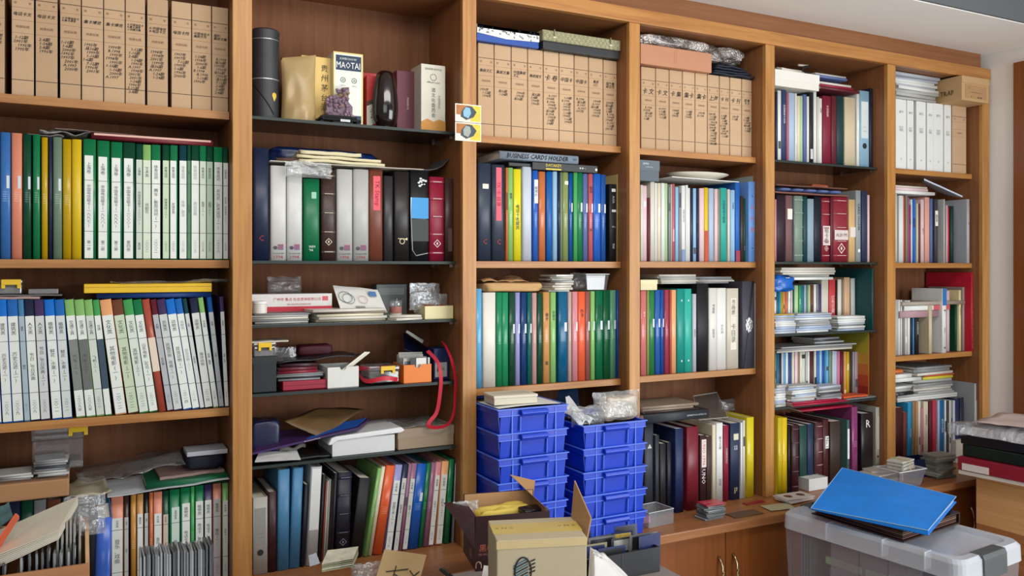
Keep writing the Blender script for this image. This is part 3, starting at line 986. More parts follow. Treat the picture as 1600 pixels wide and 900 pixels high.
C = (360, 600, 3)
row('2F', C, [
    (106, 175, 532, 'lgrey', 'lev', {'rgb': (176, 174, 166), 'lab': (150, 150, 146)}), (178, 219, 507, 'dmaroon', 'ring'), (220, 276, 402, 'steel', 'ring', {'dx': 4}), (277, 327, 395, 'steel', 'ring', {'dx': 18}),
    (330, 348, 472, 'dnavy', 'b', {'dx': 20}), (355, 408, 390, 'silver', 'ring', {'dx': 24, 'rgb': (186, 190, 190), 'st': [(-.42, .42, .36, .98, (222, 224, 220), '', 'h', INK)], 'x': 'with long white label'}),
    (411, 424, 425, 'black', 'b', {'dx': 24}), (426, 434, 460, 'brick', 'mag', {'dx': 22, 'Y': .09}), (436, 444, 455, 'white', 'mag', {'dx': 20, 'Y': .09}), (446, 456, 450, 'bone', 'mag', {'dx': 18, 'Y': .09}), (458, 482, 420, 'black', 'b', {'dx': 12}),
    (490, 560, 416, 'dnavy', 'alb', {'dx': 10, 'gilt': (120, 124, 140)}), (563, 618, 445, 'black', 'b', {'dx': 44, 'rgb': (18, 18, 24)}),
    (626, 645, 397, 'lgreen', 'disp', {'dx': 66, 'tag': 0}), (647, 666, 391, 'cream', 'disp', {'dx': 62, 'tag': 0}), (669, 713, 387, 'orange', 'disp', {'dx': 56, 'tag': 0}),
    (722, 758, 383, 'lav', 'L', {'dx': 48, 'lt': .82, 'tx': ('艺术类', '绘画艺术(一)', '二〇一九')}), (761, 787, 379, 'navy', 'L', {'dx': 44, 'lt': .84, 'lab': (206, 206, 200), 'tx': ('艺术类', '绘画艺术(二)', '二〇一九')}),
    (789, 803, 377, 'mauve', 'mag', {'dx': 42}), (805, 831, 375, 'mauve', 'L', {'dx': 38, 'lt': .82, 'lab': (206, 210, 202), 'tx': ('艺术类', '绘画(三)', '二〇一九')}),
    (833, 880, 379, 'bblue', 'disp', {'dx': 42, 'rgb': (20, 90, 180)}), (882, 903, 374, 'green', 'disp', {'dx': 40, 'tag': 0}), (905, 926, 371, 'mauve', 'disp', {'dx': 36, 'tag': 0}),
    (928, 955, 369, 'pink', 'L', {'dx': 34, 'lt': .84, 'tx': ('民俗类', '水利卡(一)', '二〇一九')}), (961, 994, 365, 'peach', 'L', {'dx': 28, 'lt': .84, 'tx': ('民俗类', '水利卡(二)', '二〇一九')}),
    (1003, 1028, 357, 'green', 'disp', {'dx': 12, 'tag': 0}), (1032, 1043, 352, 'black', 'b', {'dx': 8}), (1044, 1048, 374, 'silver', 'mag', {'dx': 6})],
    'below the taupe box', Y=.062)

# ---------------- bay 3
C = (720, 0, 3.75)
E3 = [100, 196, 296, 392, 484, 576, 664.5, 749, 834.5, 916]
T3 = [('集邮文汇', 3), ('集邮文集', 2), ('中国集邮\n文汇', 3), ('集邮报文', 4), ('卡 卷', 10), ('中国卡', 9), ('中国卡', 5), ('集报\n(三)', 6), ('国外集\n邮文苑', 10)]
row('3A', C, [(E3[i] + 1.5, E3[i + 1] - 2.5, 255 + i * 12.4, 'kraft', 'kraft', {'t': T3[i][0], 'n': T3[i][1]}) for i in range(9)], 'under the patterned brocade box', Y=.08)
C = (720, 220, 4.287)
BLK = (40, 40, 44)
row('3B', C, [
    (120, 208, 150, 'navy', 'ring', {'rgb': (44, 56, 74), 'st': [(-.18, .28, .74, .79, (216, 216, 204), '', 'h', INK)], 'wr': [('C', 'h', .2, .3, .05, (170, 60, 50))], 'x': 'with red mark'}),
    (213, 299, 160, 'navy', 'ring', {'rgb': (44, 54, 70), 'st': [(-.2, .22, .42, .97, (226, 92, 112), 'TK 卡 目录', 'r', (150, 40, 60))], 'wr': [('C', 'h', .2, .3, .05, (170, 60, 50))], 'x': 'with pink label'}),
    (304, 318, 180, 'rust', 'mag'), (319, 354, 181, 'lgreen', 'disp', {'tag': 0, 'wr': [('港澳', 'v', .7, .5, .14, BLK)]}),
    (358, 408, 190, 'lemon', 'disp', {'tag': 0, 'wr': [('电话卡收藏类', 'v', .48, .5, .64, BLK)], 'x': 'with black handwriting'}), (418, 479, 175, 'silver', 'ring', {'rgb': (196, 204, 216)}),
    (485, 520, 200, 'blue', 'disp', {'rgb': (40, 96, 188), 'tag': 0, 'st': [(-.3, .42, .64, .9, (226, 228, 232), '邮资片', 'v', INK)], 'x': 'with white label'}), (527, 572, 206, 'rust', 'disp', {'tag': 0}),
    (578, 618, 206, 'dblue', 'ring', {'rgb': (10, 92, 168)}), (619, 650, 206, 'lblue', 'ring'), (652, 668, 210, 'navy', 'disp', {'tag': 0}), (670, 684, 210, 'sage', 'mag'),
    (686, 725, 210, 'olive', 'disp', {'tag': 0, 'st': [(-.2, .4, .86, .9, (226, 224, 196), '', 'h', INK)]}), (728, 755, 215, 'dblue', 'disp'), (757, 782, 212, 'ggreen', 'mag'), (783, 820, 213, 'green', 'disp'),
    (822, 855, 220, 'slate', 'disp'), (857, 888, 222, 'rose', 'disp', {'wr': [('精品', 'v', .82, .6, .14, BLK), ('册', 'v', .36, .5, .07, BLK)]}), (891, 940, 222, 'blue', 'disp', {'rgb': (36, 98, 190)}), (942, 975, 228, 'blue', 'disp', {'rgb': (32, 84, 160)}),
    (1000, 1049, 290, 'black', 'b', {'st': [(-.22, .3, .9, .94, (226, 226, 222), '', 'h', INK), (-.2, .36, .64, .67, (226, 226, 222), '', 'h', INK)], 'wr': [('ASIA', 'r', .8, .3, .16, (190, 190, 190)), ('450', 'h', .45, .45, .03, (200, 200, 200)), ('通用', 'v', .2, .3, .1, (190, 190, 190))]}),
    (1056, 1078, 226, 'cream', 'b', {'rgb': (190, 170, 110)})],
    'under the business card holder', Y=.075)
C = (720, 400, 4.09)
row('3C', C, [
    (98, 137, 210, 'sky', 'disp', {'tag': 0}), (145, 227, 234, 'cream', 'ring', {'rgb': (226, 222, 210)}), (229, 267, 234, 'green', 'disp', {'rgb': (22, 130, 84), 'tag': 0}), (268, 309, 234, 'green', 'disp', {'rgb': (30, 140, 92), 'tag': 0}),
    (310, 350, 234, 'dgreen', 'disp'), (353, 384, 234, 'lav', 'disp'), (386, 424, 234, 'navy', 'disp', {'rgb': (14, 56, 108)}), (426, 456, 234, 'teal', 'disp', {'rgb': (8, 92, 88)}), (458, 488, 236, 'pink', 'disp', {'rgb': (196, 150, 146), 'tag': 0}),
    (491, 526, 240, 'dgreen', 'disp', {'tag': 0}), (531, 574, 232, 'tan', 'disp', {'tag': 0, 'wr': [('港卡', 'v', .73, .5, .12, BLK), ('集', 'v', .22, .5, .07, BLK)]}), (576, 612, 232, 'lgreen', 'disp', {'tag': 0, 'wr': [('中国卡', 'v', .74, .5, .2, (60, 90, 50))]}),
    (628, 686, 230, 'bteal', 'disp', {'rgb': (10, 92, 132)}), (688, 711, 230, 'ppink', 'disp', {'rgb': (190, 168, 160), 'tag': 0}), (715, 751, 229, 'pink', 'disp'), (753, 798, 229, 'orange', 'disp', {'rgb': (232, 98, 60), 'tag': 0, 'wr': [('外卡', 'v', .76, .5, .14, BLK)]}),
    (800, 829, 228, 'rose', 'disp', {'rgb': (150, 86, 84)}), (832, 860, 226, 'lgreen', 'disp'), (864, 912, 222, 'green', 'disp', {'rgb': (8, 104, 66), 'wr': [('国内田村', 'v', .76, .4, .3, (20, 50, 36))]}), (914, 958, 222, 'dgreen', 'disp', {'rgb': (8, 84, 52)}),
    (960, 998, 220, 'sage', 'disp', {'rgb': (92, 150, 116)}), (1010, 1060, 220, 'royal', 'disp', {'rgb': (14, 82, 176), 'tag': 0, 'wr': [('卡 册', 'v', .58, .45, .26, (16, 26, 60))]})],
    'on shelf above the blue crates', Y=.07)

# ---------------- bay 4
C = (980, 0, 3.75)
E4 = [80, 166.5, 246, 323.5, 397.5, 470, 540.5, 601, 671, 735]
T4 = [('卡 文', 5), ('卡 文', 4), ('卡 集', 3), ('集卡', 3), ('集卡', 2), ('上海', 12), ('卡 刊', 9), ('卡 刊', 2), ('国 集\n卡 文', 6)]
row('4A', C, [(E4[i] + 2, E4[i + 1] - 2, 395 + i * 9.0, 'kraft', 'kraft', {'t': T4[i][0], 'n': T4[i][1]}) for i in range(9)], 'under the bubble wrap parcel', Y=.08)
C = (980, 230, 4.7375)
m = 'mag'
row('4B', C, [
    (100, 120, 280, 'bone', m), (122, 150, 285, 'ppink', m), (152, 172, 375, 'maroon', 'b'), (175, 206, 255, 'bone', m), (208, 224, 265, 'white', m), (228, 252, 266, 'cream', m), (256, 281, 266, 'white', m), (283, 303, 268, 'pgreen', m),
    (308, 322, 296, 'grey', m), (324, 334, 275, 'lgrey', m), (336, 355, 272, 'rose', m), (358, 381, 296, 'lblue', m), (386, 404, 290, 'grey', m),
    (406, 434, 285, 'white', 'b', {'band': [(0, .16, (120, 140, 180))], 'wr': [('收藏与鉴赏目录', 'v', .6, .4, .5, (120, 120, 120))]}), (436, 452, 281, 'white', m), (455, 470, 302, 'white', m), (471, 490, 305, 'navy', m), (492, 515, 305, 'lblue', m), (517, 533, 305, 'navy', m),
    (537, 573, 305, 'ppink', 'b'), (576, 605, 300, 'yellow', 'b', {'band': [(0, .42, (190, 70, 50))]}), (608, 645, 305, 'pblue', 'b'), (649, 672, 310, 'ppink', m), (675, 692, 310, 'taupe', m),
    (695, 742, 302, 'mint', 'b', {'wr': [('中国电信卡图录', 'v', .68, .4, .5, (20, 90, 90))]}), (748, 766, 312, 'bone', m), (769, 801, 318, 'lblue', 'b', {'wr': [('卡图录', 'v', .78, .4, .26, (40, 60, 110))]}), (804, 838, 254, 'bblue', 'b', {'rgb': (30, 96, 176), 'band': [(0, .14, (150, 40, 70))]}),
    (841, 862, 362, 'dbrown', m), (864, 878, 380, 'dgreen', m), (887, 968, 256, 'mblue', 'b', {'rgb': (104, 150, 212), 'Y': .055, 'wr': [('●', 'h', .82, .16, .03, (40, 60, 90)), ('公', 'h', .68, .5, .09, (214, 110, 96)), ('分', 'h', .54, .5, .09, (214, 110, 96)), ('册', 'h', .4, .5, .09, (214, 110, 96)), ('●', 'h', .17, .16, .03, (40, 60, 90))], 'x': 'with red characters'}),
    (972, 1002, 217, 'sage', 'b', {'rgb': (150, 164, 156)})],
    'under the white plate', Y=.075, depth=.2)
C = (980, 400, 4.2875)
row('4C', C, [
    (92, 132, 232, 'pink', 'disp', {'rgb': (206, 118, 112), 'tag': 0, 'wr': [('港卡', 'v', .72, .4, .14, (236, 200, 190))]}), (134, 149, 230, 'olive', m), (150, 188, 229, 'green', 'disp', {'rgb': (44, 122, 66)}), (190, 225, 229, 'blue', 'disp', {'rgb': (40, 94, 170)}), (227, 251, 229, 'dblue', 'disp', {'rgb': (26, 76, 152)}),
    (253, 284, 228, 'rose', 'disp', {'rgb': (160, 60, 82), 'tag': 0}), (286, 300, 228, 'brick', m), (301, 334, 228, 'peach', 'disp', {'tag': 0}), (336, 386, 221, 'mint', 'ring', {'rgb': (24, 144, 134), 'st': [(.02, .14, .85, .872, (226, 230, 228), '', 'h', INK), (.02, .14, .13, .152, (226, 230, 228), '', 'h', INK)], 'x': 'with rivets'}),
    (389, 438, 221, 'mint', 'ring', {'rgb': (44, 176, 156), 'c': 'bright turquoise', 'st': [(-.06, .06, .85, .872, (226, 230, 228), '', 'h', INK), (-.06, .06, .13, .152, (226, 230, 228), '', 'h', INK)], 'x': 'with rivets'}),
    (441, 466, 255, 'silver', 'b', {'wr': [('集邮资料', 'v', .5, .4, .5, (100, 104, 110))]}), (471, 547, 186, 'black', 'b', {'rgb': (16, 16, 20)}), (551, 604, 216, 'white', 'ring', {'rgb': (222, 220, 212), 'wr': [('书画册', 'v', .75, .3, .14, (90, 90, 90)), ('纪念卡', 'v', .45, .3, .14, (90, 90, 90))]}),
    (607, 671, 216, 'white', 'ring', {'rgb': (232, 230, 224), 'wr': [('资料册', 'v', .5, .25, .3, (160, 160, 160))]}), (675, 754, 218, 'cream', 'ring', {'rgb': (214, 206, 188), 'st': [(-.26, .24, .66, .88, (220, 214, 198), '书画册', 'v', (80, 80, 80)), (-.26, .24, .24, .655, (222, 216, 200), '卡目录', 'v', (80, 80, 80))]}),
    (776, 866, 170, 'dgrey', 'b', {'rgb': (66, 64, 76), 'x': 'with silver foil seal', 'Y': .06}), (870, 916, 182, 'lgrey', 'b', {'rgb': (170, 166, 158), 'Y': .06})],
    'under the magazine heap', Y=.07)
C = (980, 590, 2.903)
row('4D', C, [
    (82, 122, 205, 'dgrey', 'b', {'rgb': (46, 50, 58), 'Y': .0, 'd': .2, 'wr': [('▲', 'h', .75, .5, .05, (190, 190, 190))]}), (126, 148, 262, 'dgrey', 'b', {'rgb': (40, 44, 50), 'Y': -.01, 'd': .2}), (152, 180, 300, 'black', 'b', {'Y': .0}), (184, 206, 295, 'dnavy', 'b', {'Y': .01}),
    (216, 258, 232, 'royal', 'b', {'rgb': (16, 34, 78), 'c': 'deep navy', 'Y': -.01}), (276, 330, 224, 'maroon', 'ring', {'rgb': (118, 28, 44), 'Y': -.01}), (333, 361, 262, 'dmaroon', 'b', {'st': [(-.3, .45, .55, .94, (226, 214, 206), 'UNO 1996', 'r', (190, 90, 90))], 'wr': [('UNO', 'r', .42, .6, .2, (226, 226, 226))], 'Y': .01, 'x': 'lettered in white'}),
    (363, 387, 268, 'dbrown', 'b'), (389, 404, 215, 'cream', 'b'), (409, 438, 207, 'white', 'b', {'wr': [('目录', 'v', .25, .4, .12, (110, 110, 110)), ('集卡文献', 'v', .75, .4, .2, (130, 130, 130))]}), (441, 464, 218, 'crimson', 'b', {'wr': [('中国集邮史料', 'v', .6, .4, .6, (210, 180, 180))]}),
    (471, 514, 207, 'navy', 'b', {'rgb': (28, 44, 74), 'wr': [('纪念\n张册', 'h', .68, .5, .06, (220, 224, 230)), ('珍藏\n邮票\n册', 'h', .12, .5, .08, (210, 196, 150))], 'st': [(-.2, .3, .78, .86, (214, 210, 180), '', 'h', INK)]}),
    (516, 524, 205, 'white', m), (526, 536, 195, 'bone', m), (546, 579, 181, 'yellow', 'disp', {'rgb': (214, 196, 40), 'tag': 0})],
    'on worktop beside the blue crates', Y=.03)

# ---------------- bay 5
C = (1190, 60, 4.286)
row('5A', C, [
    (95, 108, 355, 'navy', m), (110, 132, 350, 'white', m), (135, 169, 345, 'navy', 'b', {'rgb': (44, 62, 104), 'wr': [('中国集邮卡目录', 'v', .66, .4, .5, (200, 206, 220))]}), (172, 184, 365, 'rose', m), (186, 225, 365, 'pblue', 'b'), (228, 240, 368, 'white', m),
    (242, 262, 386, 'cream', m), (263, 280, 386, 'pgreen', m), (282, 303, 376, 'slate', m), (305, 319, 390, 'white', m), (322, 350, 362, 'black', 'b', {'st': [(-.3, .3, .06, .2, (200, 200, 200), '', 'h', INK)]}), (352, 371, 358, 'white', 'b'), (374, 387, 392, 'bone', m), (389, 411, 402, 'white', 'b', {'wr': [('年鉴', 'v', .82, .5, .14, (60, 60, 80))]}),
    (416, 470, 386, 'crimson', 'b', {'rgb': (126, 22, 48), 'wr': [('中国邮票', 'v', .78, .25, .2, (220, 190, 190))]}), (472, 507, 386, 'maroon', 'b'), (510, 557, 386, 'dteal', 'b', {'rgb': (8, 56, 62)}), (562, 634, 396, 'cream', 'b', {'rgb': (206, 192, 160)}), (640, 658, 372, 'white', m),
    (662, 724, 352, 'sky', 'lev', {'rgb': (140, 178, 200), 'lab': (206, 212, 214)}), (727, 764, 336, 'navy', 'b', {'rgb': (26, 30, 48)})],
    'under the thin white carton', Y=.075, depth=.2)
C = (1190, 260, 5.624)
row('5B', C, [
    (120, 135, 290, 'pink', m), (138, 212, 250, 'dmaroon', 'b', {'rgb': (40, 22, 34)}), (216, 275, 256, 'mauve', 'b', {'rgb': (116, 84, 84), 'st': [(-.3, .42, .64, .8, (226, 220, 212), '', 'h', INK)], 'x': 'with white sticker'}), (292, 370, 260, 'sage', 'alb', {'rgb': (124, 142, 130), 'dia': 0, 'gilt': (150, 160, 150)}),
    (372, 408, 265, 'dteal', 'b'), (411, 467, 286, 'steel', 'b', {'rgb': (140, 164, 176)}), (470, 533, 268, 'dnavy', 'b'), (536, 607, 275, 'crimson', 'alb', {'rgb': (134, 32, 48), 'gilt': (226, 206, 200), 'st': [(-.42, .46, .26, .56, (216, 206, 200), '磁卡集', 'v', (90, 80, 80))]}),
    (612, 638, 268, 'maroon', 'b'), (641, 771, 268, 'crimson', 'alb', {'rgb': (140, 40, 54), 'gilt': (226, 210, 204), 'st': [(-.46, .46, .34, .49, (214, 200, 194), 'ALBUM', 'h', (110, 80, 80))]}), (776, 832, 292, 'tan', 'b', {'rgb': (210, 172, 120), 'st': [(-.4, .46, .4, .56, (220, 210, 200), '', 'h', INK)]}),
    (836, 880, 212, 'grey', 'b', {'rgb': (150, 156, 156), 'wr': [('CARD', 'r', .74, .5, .16, (30, 34, 40)), ('HOLDER', 'r', .54, .5, .2, (30, 34, 40)), ('●', 'h', .16, .5, .05, (226, 226, 220))]}), (885, 934, 216, 'navy', 'b', {'rgb': (44, 54, 82)}), (938, 956, 252, 'ppink', m)],
    'under the folded blue cloth', Y=.075, depth=.2)
C = (1205, 400, 6.924)
row('5C', C, [
    (38, 60, 330, 'white', m), (62, 90, 335, 'bteal', m), (92, 106, 332, 'ptile', m), (110, 130, 328, 'mustard', m), (134, 150, 325, 'peach', m), (153, 184, 325, 'rust', m), (188, 214, 322, 'white', m), (218, 234, 324, 'bone', m), (237, 255, 325, 'dgreen', m), (258, 300, 320, 'pgreen', 'b'), (304, 322, 320, 'ggreen', m),
    (326, 358, 318, 'teal', m), (362, 380, 316, 'pblue', m), (384, 400, 316, 'sage', m), (402, 424, 315, 'pgreen', m), (428, 460, 312, 'brown', m), (464, 490, 308, 'white', m), (496, 514, 305, 'grey', m), (517, 550, 300, 'purple', 'b'),
    (555, 632, 256, 'cream', 'b', {'rgb': (206, 200, 184), 'st': [(-.4, .2, .14, .28, (30, 30, 34), '', 'h', INK)]}), (637, 706, 246, 'red', 'b', {'rgb': (196, 62, 66), 'wr': [('红色珍藏', 'v', .5, .5, .7, (230, 200, 196))]}), (712, 724, 260, 'dbrown', m), (728, 770, 254, 'bone', 'b'), (774, 790, 256, 'taupe', m), (794, 856, 232, 'kraft', 'b'), (870, 916, 242, 'lgrey', 'b', {'dx': -4}),
    (1100, 1116, 135, 'dteal', 'b', {'Y': .058, 'rgb': (10, 74, 78), 'd': .24})],
    'under the crumpled blue bag', Y=.15, depth=.14)
C = (1205, 520, 6.924)
row('5D', C, [
    (46, 62, 220, 'sage', m), (64, 88, 225, 'bteal', m), (90, 112, 225, 'black', m), (116, 140, 215, 'silver', m), (142, 158, 218, 'sky', m), (162, 184, 214, 'white', m), (188, 226, 208, 'royal', 'b', {'rgb': (40, 66, 122)}), (230, 254, 210, 'bone', m), (260, 292, 205, 'ppink', m), (296, 312, 200, 'taupe', m), (314, 332, 205, 'cream', m),
    (337, 378, 204, 'pgreen', 'b', {'rgb': (196, 206, 190), 'st': [(-.4, .4, .86, .94, (30, 30, 30), '', 'h', INK)]}), (380, 404, 204, 'lgrey', m), (406, 424, 206, 'white', m), (428, 442, 200, 'maroon', m), (444, 466, 196, 'dbrown', m), (470, 494, 192, 'bone', 'b', {'st': [(-.4, .4, .3, .46, (24, 24, 24), '', 'h', INK)]}),
    (497, 524, 190, 'mblue', m), (526, 552, 190, 'lblue', m), (555, 578, 190, 'dblue', m), (580, 600, 192, 'steel', m), (603, 628, 194, 'sky', m), (632, 662, 196, 'sage', m), (666, 690, 198, 'silver', m), (692, 718, 200, 'pblue', m), (722, 756, 202, 'pink', 'b', {'rgb': (190, 110, 140)}), (760, 786, 204, 'maroon', m), (790, 816, 204, 'tan', m),
    (820, 850, 206, 'mustard', m), (854, 880, 206, 'dbrown', m), (884, 904, 206, 'grey', m), (908, 940, 206, 'mauve', m, {'rgb': (160, 140, 148)}),
    (1040, 1054, -12, 'olive', 'b', {'Y': .07, 'rgb': (180, 120, 40), 'd': .235, 'c': 'yellow and red', 'noun': 'tall folder'})],
    'over the crimson folders', Y=.13, depth=.14)
C = (1190, 600, 4.5)
row('5E', C, [
    (102, 150, 238, 'mustard', 'disp', {'rgb': (196, 176, 30), 'tag': 0, 'Y': -.02}), (153, 188, 240, 'yellow', 'disp', {'tag': 0, 'Y': -.02}), (191, 205, 300, 'black', m, {'Y': .0}), (208, 268, 290, 'dmaroon', 'alb', {'dia': 0, 'gilt': (120, 92, 100), 'Y': -.01}), (272, 325, 292, 'dteal', 'b', {'rgb': (18, 60, 58)}), (328, 370, 282, 'navy', 'b', {'rgb': (24, 44, 76)}),
    (373, 384, 280, 'dbrown', m), (386, 438, 272, 'maroon', 'alb', {'rgb': (84, 42, 46), 'dia': 0}), (441, 480, 252, 'dmaroon', 'ring', {'rgb': (72, 32, 36), 'st': [(-.2, .4, .55, .74, (226, 224, 218), 'No.1', 'r', INK)], 'x': 'with white sticker'}), (486, 564, 262, 'dbrown', 'b', {'rgb': (58, 42, 34)}),
    (569, 620, 256, 'teal', 'lev', {'rgb': (60, 96, 92), 'lab': (226, 230, 226), 'Y': .01}), (643, 684, 162, 'magenta', 'disp', {'rgb': (130, 56, 104), 'tag': 0, 'Y': .02}), (708, 792, 206, 'black', 'ring', {'rgb': (32, 26, 28), 'wr': [('R', 'h', .84, .34, .12, (226, 226, 226))], 'x': 'lettered R', 'Y': .03}), (820, 864, 162, 'lgrey', 'lev', {'rgb': (164, 160, 148), 'lab': (172, 168, 158)})],
    'below the crimson folders', Y=.04)

# ---------------- bay 6
C = (1370, 60, 3.913)
row('6A', C, [
    (118, 183, 372, 'white', 'wbox', {'n': 4}), (188, 228, 379, 'white', 'wbox', {'n': 3}), (245, 303, 386, 'white', 'wbox'), (309, 347, 394, 'white', 'wbox'), (351, 411, 398, 'white', 'wbox'), (416, 458, 406, 'white', 'wbox'),
    (462, 547, 415, 'kraft', 'kraft', {'t': '', 'n': 0, 'c': 'single kraft brown'})],
    'beside the carton by the white wall', Y=.075, depth=.21)
C = (1390, 270, 6)
row('6B', C, [
    (55, 76, 195, 'bone', m), (92, 135, 215, 'white', 'b'), (137, 152, 225, 'brick', m), (155, 172, 210, 'taupe', m), (174, 186, 230, 'mauve', m), (189, 204, 300, 'magenta', m), (206, 221, 250, 'white', m), (224, 244, 246, 'bblue', m), (256, 272, 288, 'bone', m), (276, 292, 290, 'brown', m),
    (298, 328, 252, 'ppink', 'b', {'wr': [('邮币卡', 'v', .5, .4, .4, (140, 90, 110))]}), (337, 380, 230, 'salmon', 'b', {'rgb': (222, 166, 150)}), (386, 410, 244, 'slate', 'b'), (426, 456, 248, 'dgrey', 'b', {'st': [(-.45, .45, .58, .82, (226, 226, 222), '图录', 'v', INK)]}), (512, 524, 248, 'lgrey', 'b', {'Y': .065}),
    (534, 546, 305, 'ppink', m), (549, 562, 318, 'red', m), (578, 608, 312, 'dgreen', 'b', {'rgb': (22, 52, 54)}), (730, 756, 248, 'white', 'b', {'Y': .058, 'rgb': (176, 178, 182), 'c': 'grey-sided', 'wr': [('图鉴', 'v', .62, .3, .12, (70, 70, 70))]}), (770, 790, 300, 'olive', m, {'rgb': (186, 190, 60)})],
    'under a tilted booklet', Y=.085, depth=.19)
C = (1390, 415, 5.807)
row('6C', C, [
    (55, 82, 310, 'lgrey', m), (86, 102, 312, 'white', m), (106, 122, 312, 'bone', m), (126, 142, 314, 'grey', m), (146, 166, 316, 'bone', m), (170, 190, 318, 'white', m), (196, 214, 375, 'navy', m), (217, 232, 420, 'steel', m), (238, 270, 375, 'black', 'b', {'wr': [('中国邮票目录', 'v', .55, .4, .6, (200, 206, 200))]}),
    (368, 396, 368, 'cream', 'b', {'rgb': (206, 192, 160), 'Y': .062, 'd': .17}), (484, 520, 210, 'white', 'b', {'Y': .058, 'd': .17, 'band': [(.74, 1, (40, 112, 184))], 'wr': [('●', 'h', .66, .3, .03, INK), ('邮票史', 'v', .35, .3, .2, (100, 100, 100)), ('●', 'h', .08, .3, .03, INK)], 'x': 'topped in blue'}), (526, 552, 230, 'ppink', m, {'Y': .09}),
    (600, 618, 320, 'dgreen', 'b', {'Y': .09}), (622, 656, 224, 'cream', 'b', {'rgb': (226, 212, 160), 'wr': [('中国集邮史', 'v', .66, .4, .36, (80, 80, 60))]}), (668, 688, 196, 'taupe', 'b', {'rgb': (150, 136, 130)}), (770, 826, 62, 'red', 'b', {'rgb': (190, 22, 50), 'Y': .045, 'd': .25, 'c': 'big red', 'x': 'with white flower print'})],
    'above the heaped magazines', Y=.08, depth=.19)
C = (1390, 560, 5)
row('6D', C, [
    (50, 112, 385, 'dmaroon', 'b', {'rgb': (70, 26, 26)}), (115, 142, 420, 'brick', 'b', {'rgb': (120, 60, 48)}), (148, 178, 345, 'sky', 'b', {'rgb': (40, 146, 196), 'wr': [('世界邮票', 'v', .55, .4, .5, (220, 230, 236))]}), (184, 206, 340, 'taupe', m), (208, 226, 340, 'tan', m), (229, 248, 336, 'white', m), (254, 272, 390, 'pink', m), (276, 310, 340, 'cream', 'b', {'wr': [('民国邮史', 'v', .72, .4, .36, (110, 100, 80))]}),
    (316, 342, 332, 'maroon', 'b'), (346, 374, 330, 'crimson', 'b', {'rgb': (190, 50, 74)}), (378, 394, 330, 'pblue', m), (398, 434, 328, 'bteal', 'b', {'rgb': (10, 92, 142), 'wr': [('集邮大辞典', 'v', .6, .4, .5, (200, 220, 230))]}), (437, 448, 328, 'white', m), (452, 468, 332, 'dgrey', m), (471, 482, 330, 'bone', m), (485, 496, 330, 'grey', m), (500, 516, 330, 'silver', m),
    (520, 552, 312, 'royal', 'b', {'rgb': (26, 34, 76)}), (556, 586, 308, 'dteal', 'b', {'rgb': (20, 34, 48)}), (668, 686, 196, 'lgrey', 'b', {'rgb': (160, 162, 164), 'Y': .03}), (688, 694, 330, 'lgrey', 'b', {'Y': .03})],
    'on worktop by the white wall', Y=.05, depth=.2)

# ================================================================== loose things
def drop(x0, x1, y0, y1, z, tol=.05):
    """level of what lies under a footprint near height z"""
    best = None
    for a, b, c, d, t in SOLID:
        if a < x1 - .004 and b > x0 + .004 and c < y1 - .004 and d > y0 + .004 and z - tol <= t <= z + tol:
            best = t if best is None else max(best, t)
    return best


for k in Z:
    i = int(k[0])
    SOLID.append((UX[i - 1][1], UX[i][0], SHY, BACK, Z[k]))
SOLID.append((UX[0][0], XW, WF, BACK, ZC))


def base(x0, x1, y0, y1, z):
    b = drop(x0, x1, y0, y1, z)
    return (b if b is not None else z) + .0004


def inbay(X0, X1, Y):
    """keep a span inside the bay it stands in"""
    if Y < -.03:
        return X0, X1
    m_ = (X0 + X1) / 2
    for i_ in range(1, 7):
        if UX[i_ - 1][0] < m_ <= UX[i_][0]:
            return (max(X0, UX[i_ - 1][1] + .003) if i_ > 1 else X0), min(X1, UX[i_][0] - .003)
    return X0, X1


def pb(name, label, cat, px0, py0, px1, py1, Y, depth, m, bevel=.002, rz=0, group=None, z=None, seg=2, solid=True):
    """box whose front face covers the pixels at depth Y; returns (object, width, height)"""
    X0, X1 = inbay(XY(px0, Y), XY(px1, Y), Y)
    zb = P((px0 + px1) / 2, py1, Y).z
    zt = P((px0 + px1) / 2, py0, Y).z
    h = zt - zb
    zb = z if z is not None else base(X0, X1, Y, Y + depth, zb)
    w = X1 - X0
    o = MB().box(-w / 2, w / 2, 0, depth, 0, h).build(name, m, None, bevel, seg=seg)
    o.location = ((X0 + X1) / 2, Y, zb)
    o.rotation_euler = (0, 0, rz)
    if solid:
        SOLID.append((X0, X1, Y, Y + depth, zb + h))
    tag(o, label, cat, group)
    return o, w, h


def lay(name, label, cat, px0, px1, py, t, Y, depth, ck, kind='mag', op=None, rz=0, group=None, z=None):
    """a book lying flat, spine to the front"""
    X0, X1 = inbay(XY(px0, Y), XY(px1, Y), Y)
    zb = z if z is not None else base(X0, X1, Y, Y + depth, P((px0 + px1) / 2, py, Y).z)
    root, *_ = make_book(t, X1 - X0, depth, ck, kind, op or {})
    root.name = name
    root.rotation_euler = (0, -math.pi / 2, rz)
    root.location = (X1, Y, zb + t / 2)
    SOLID.append((X0, X1, Y, Y + depth, zb + t))
    return tag(root, label, cat, group)


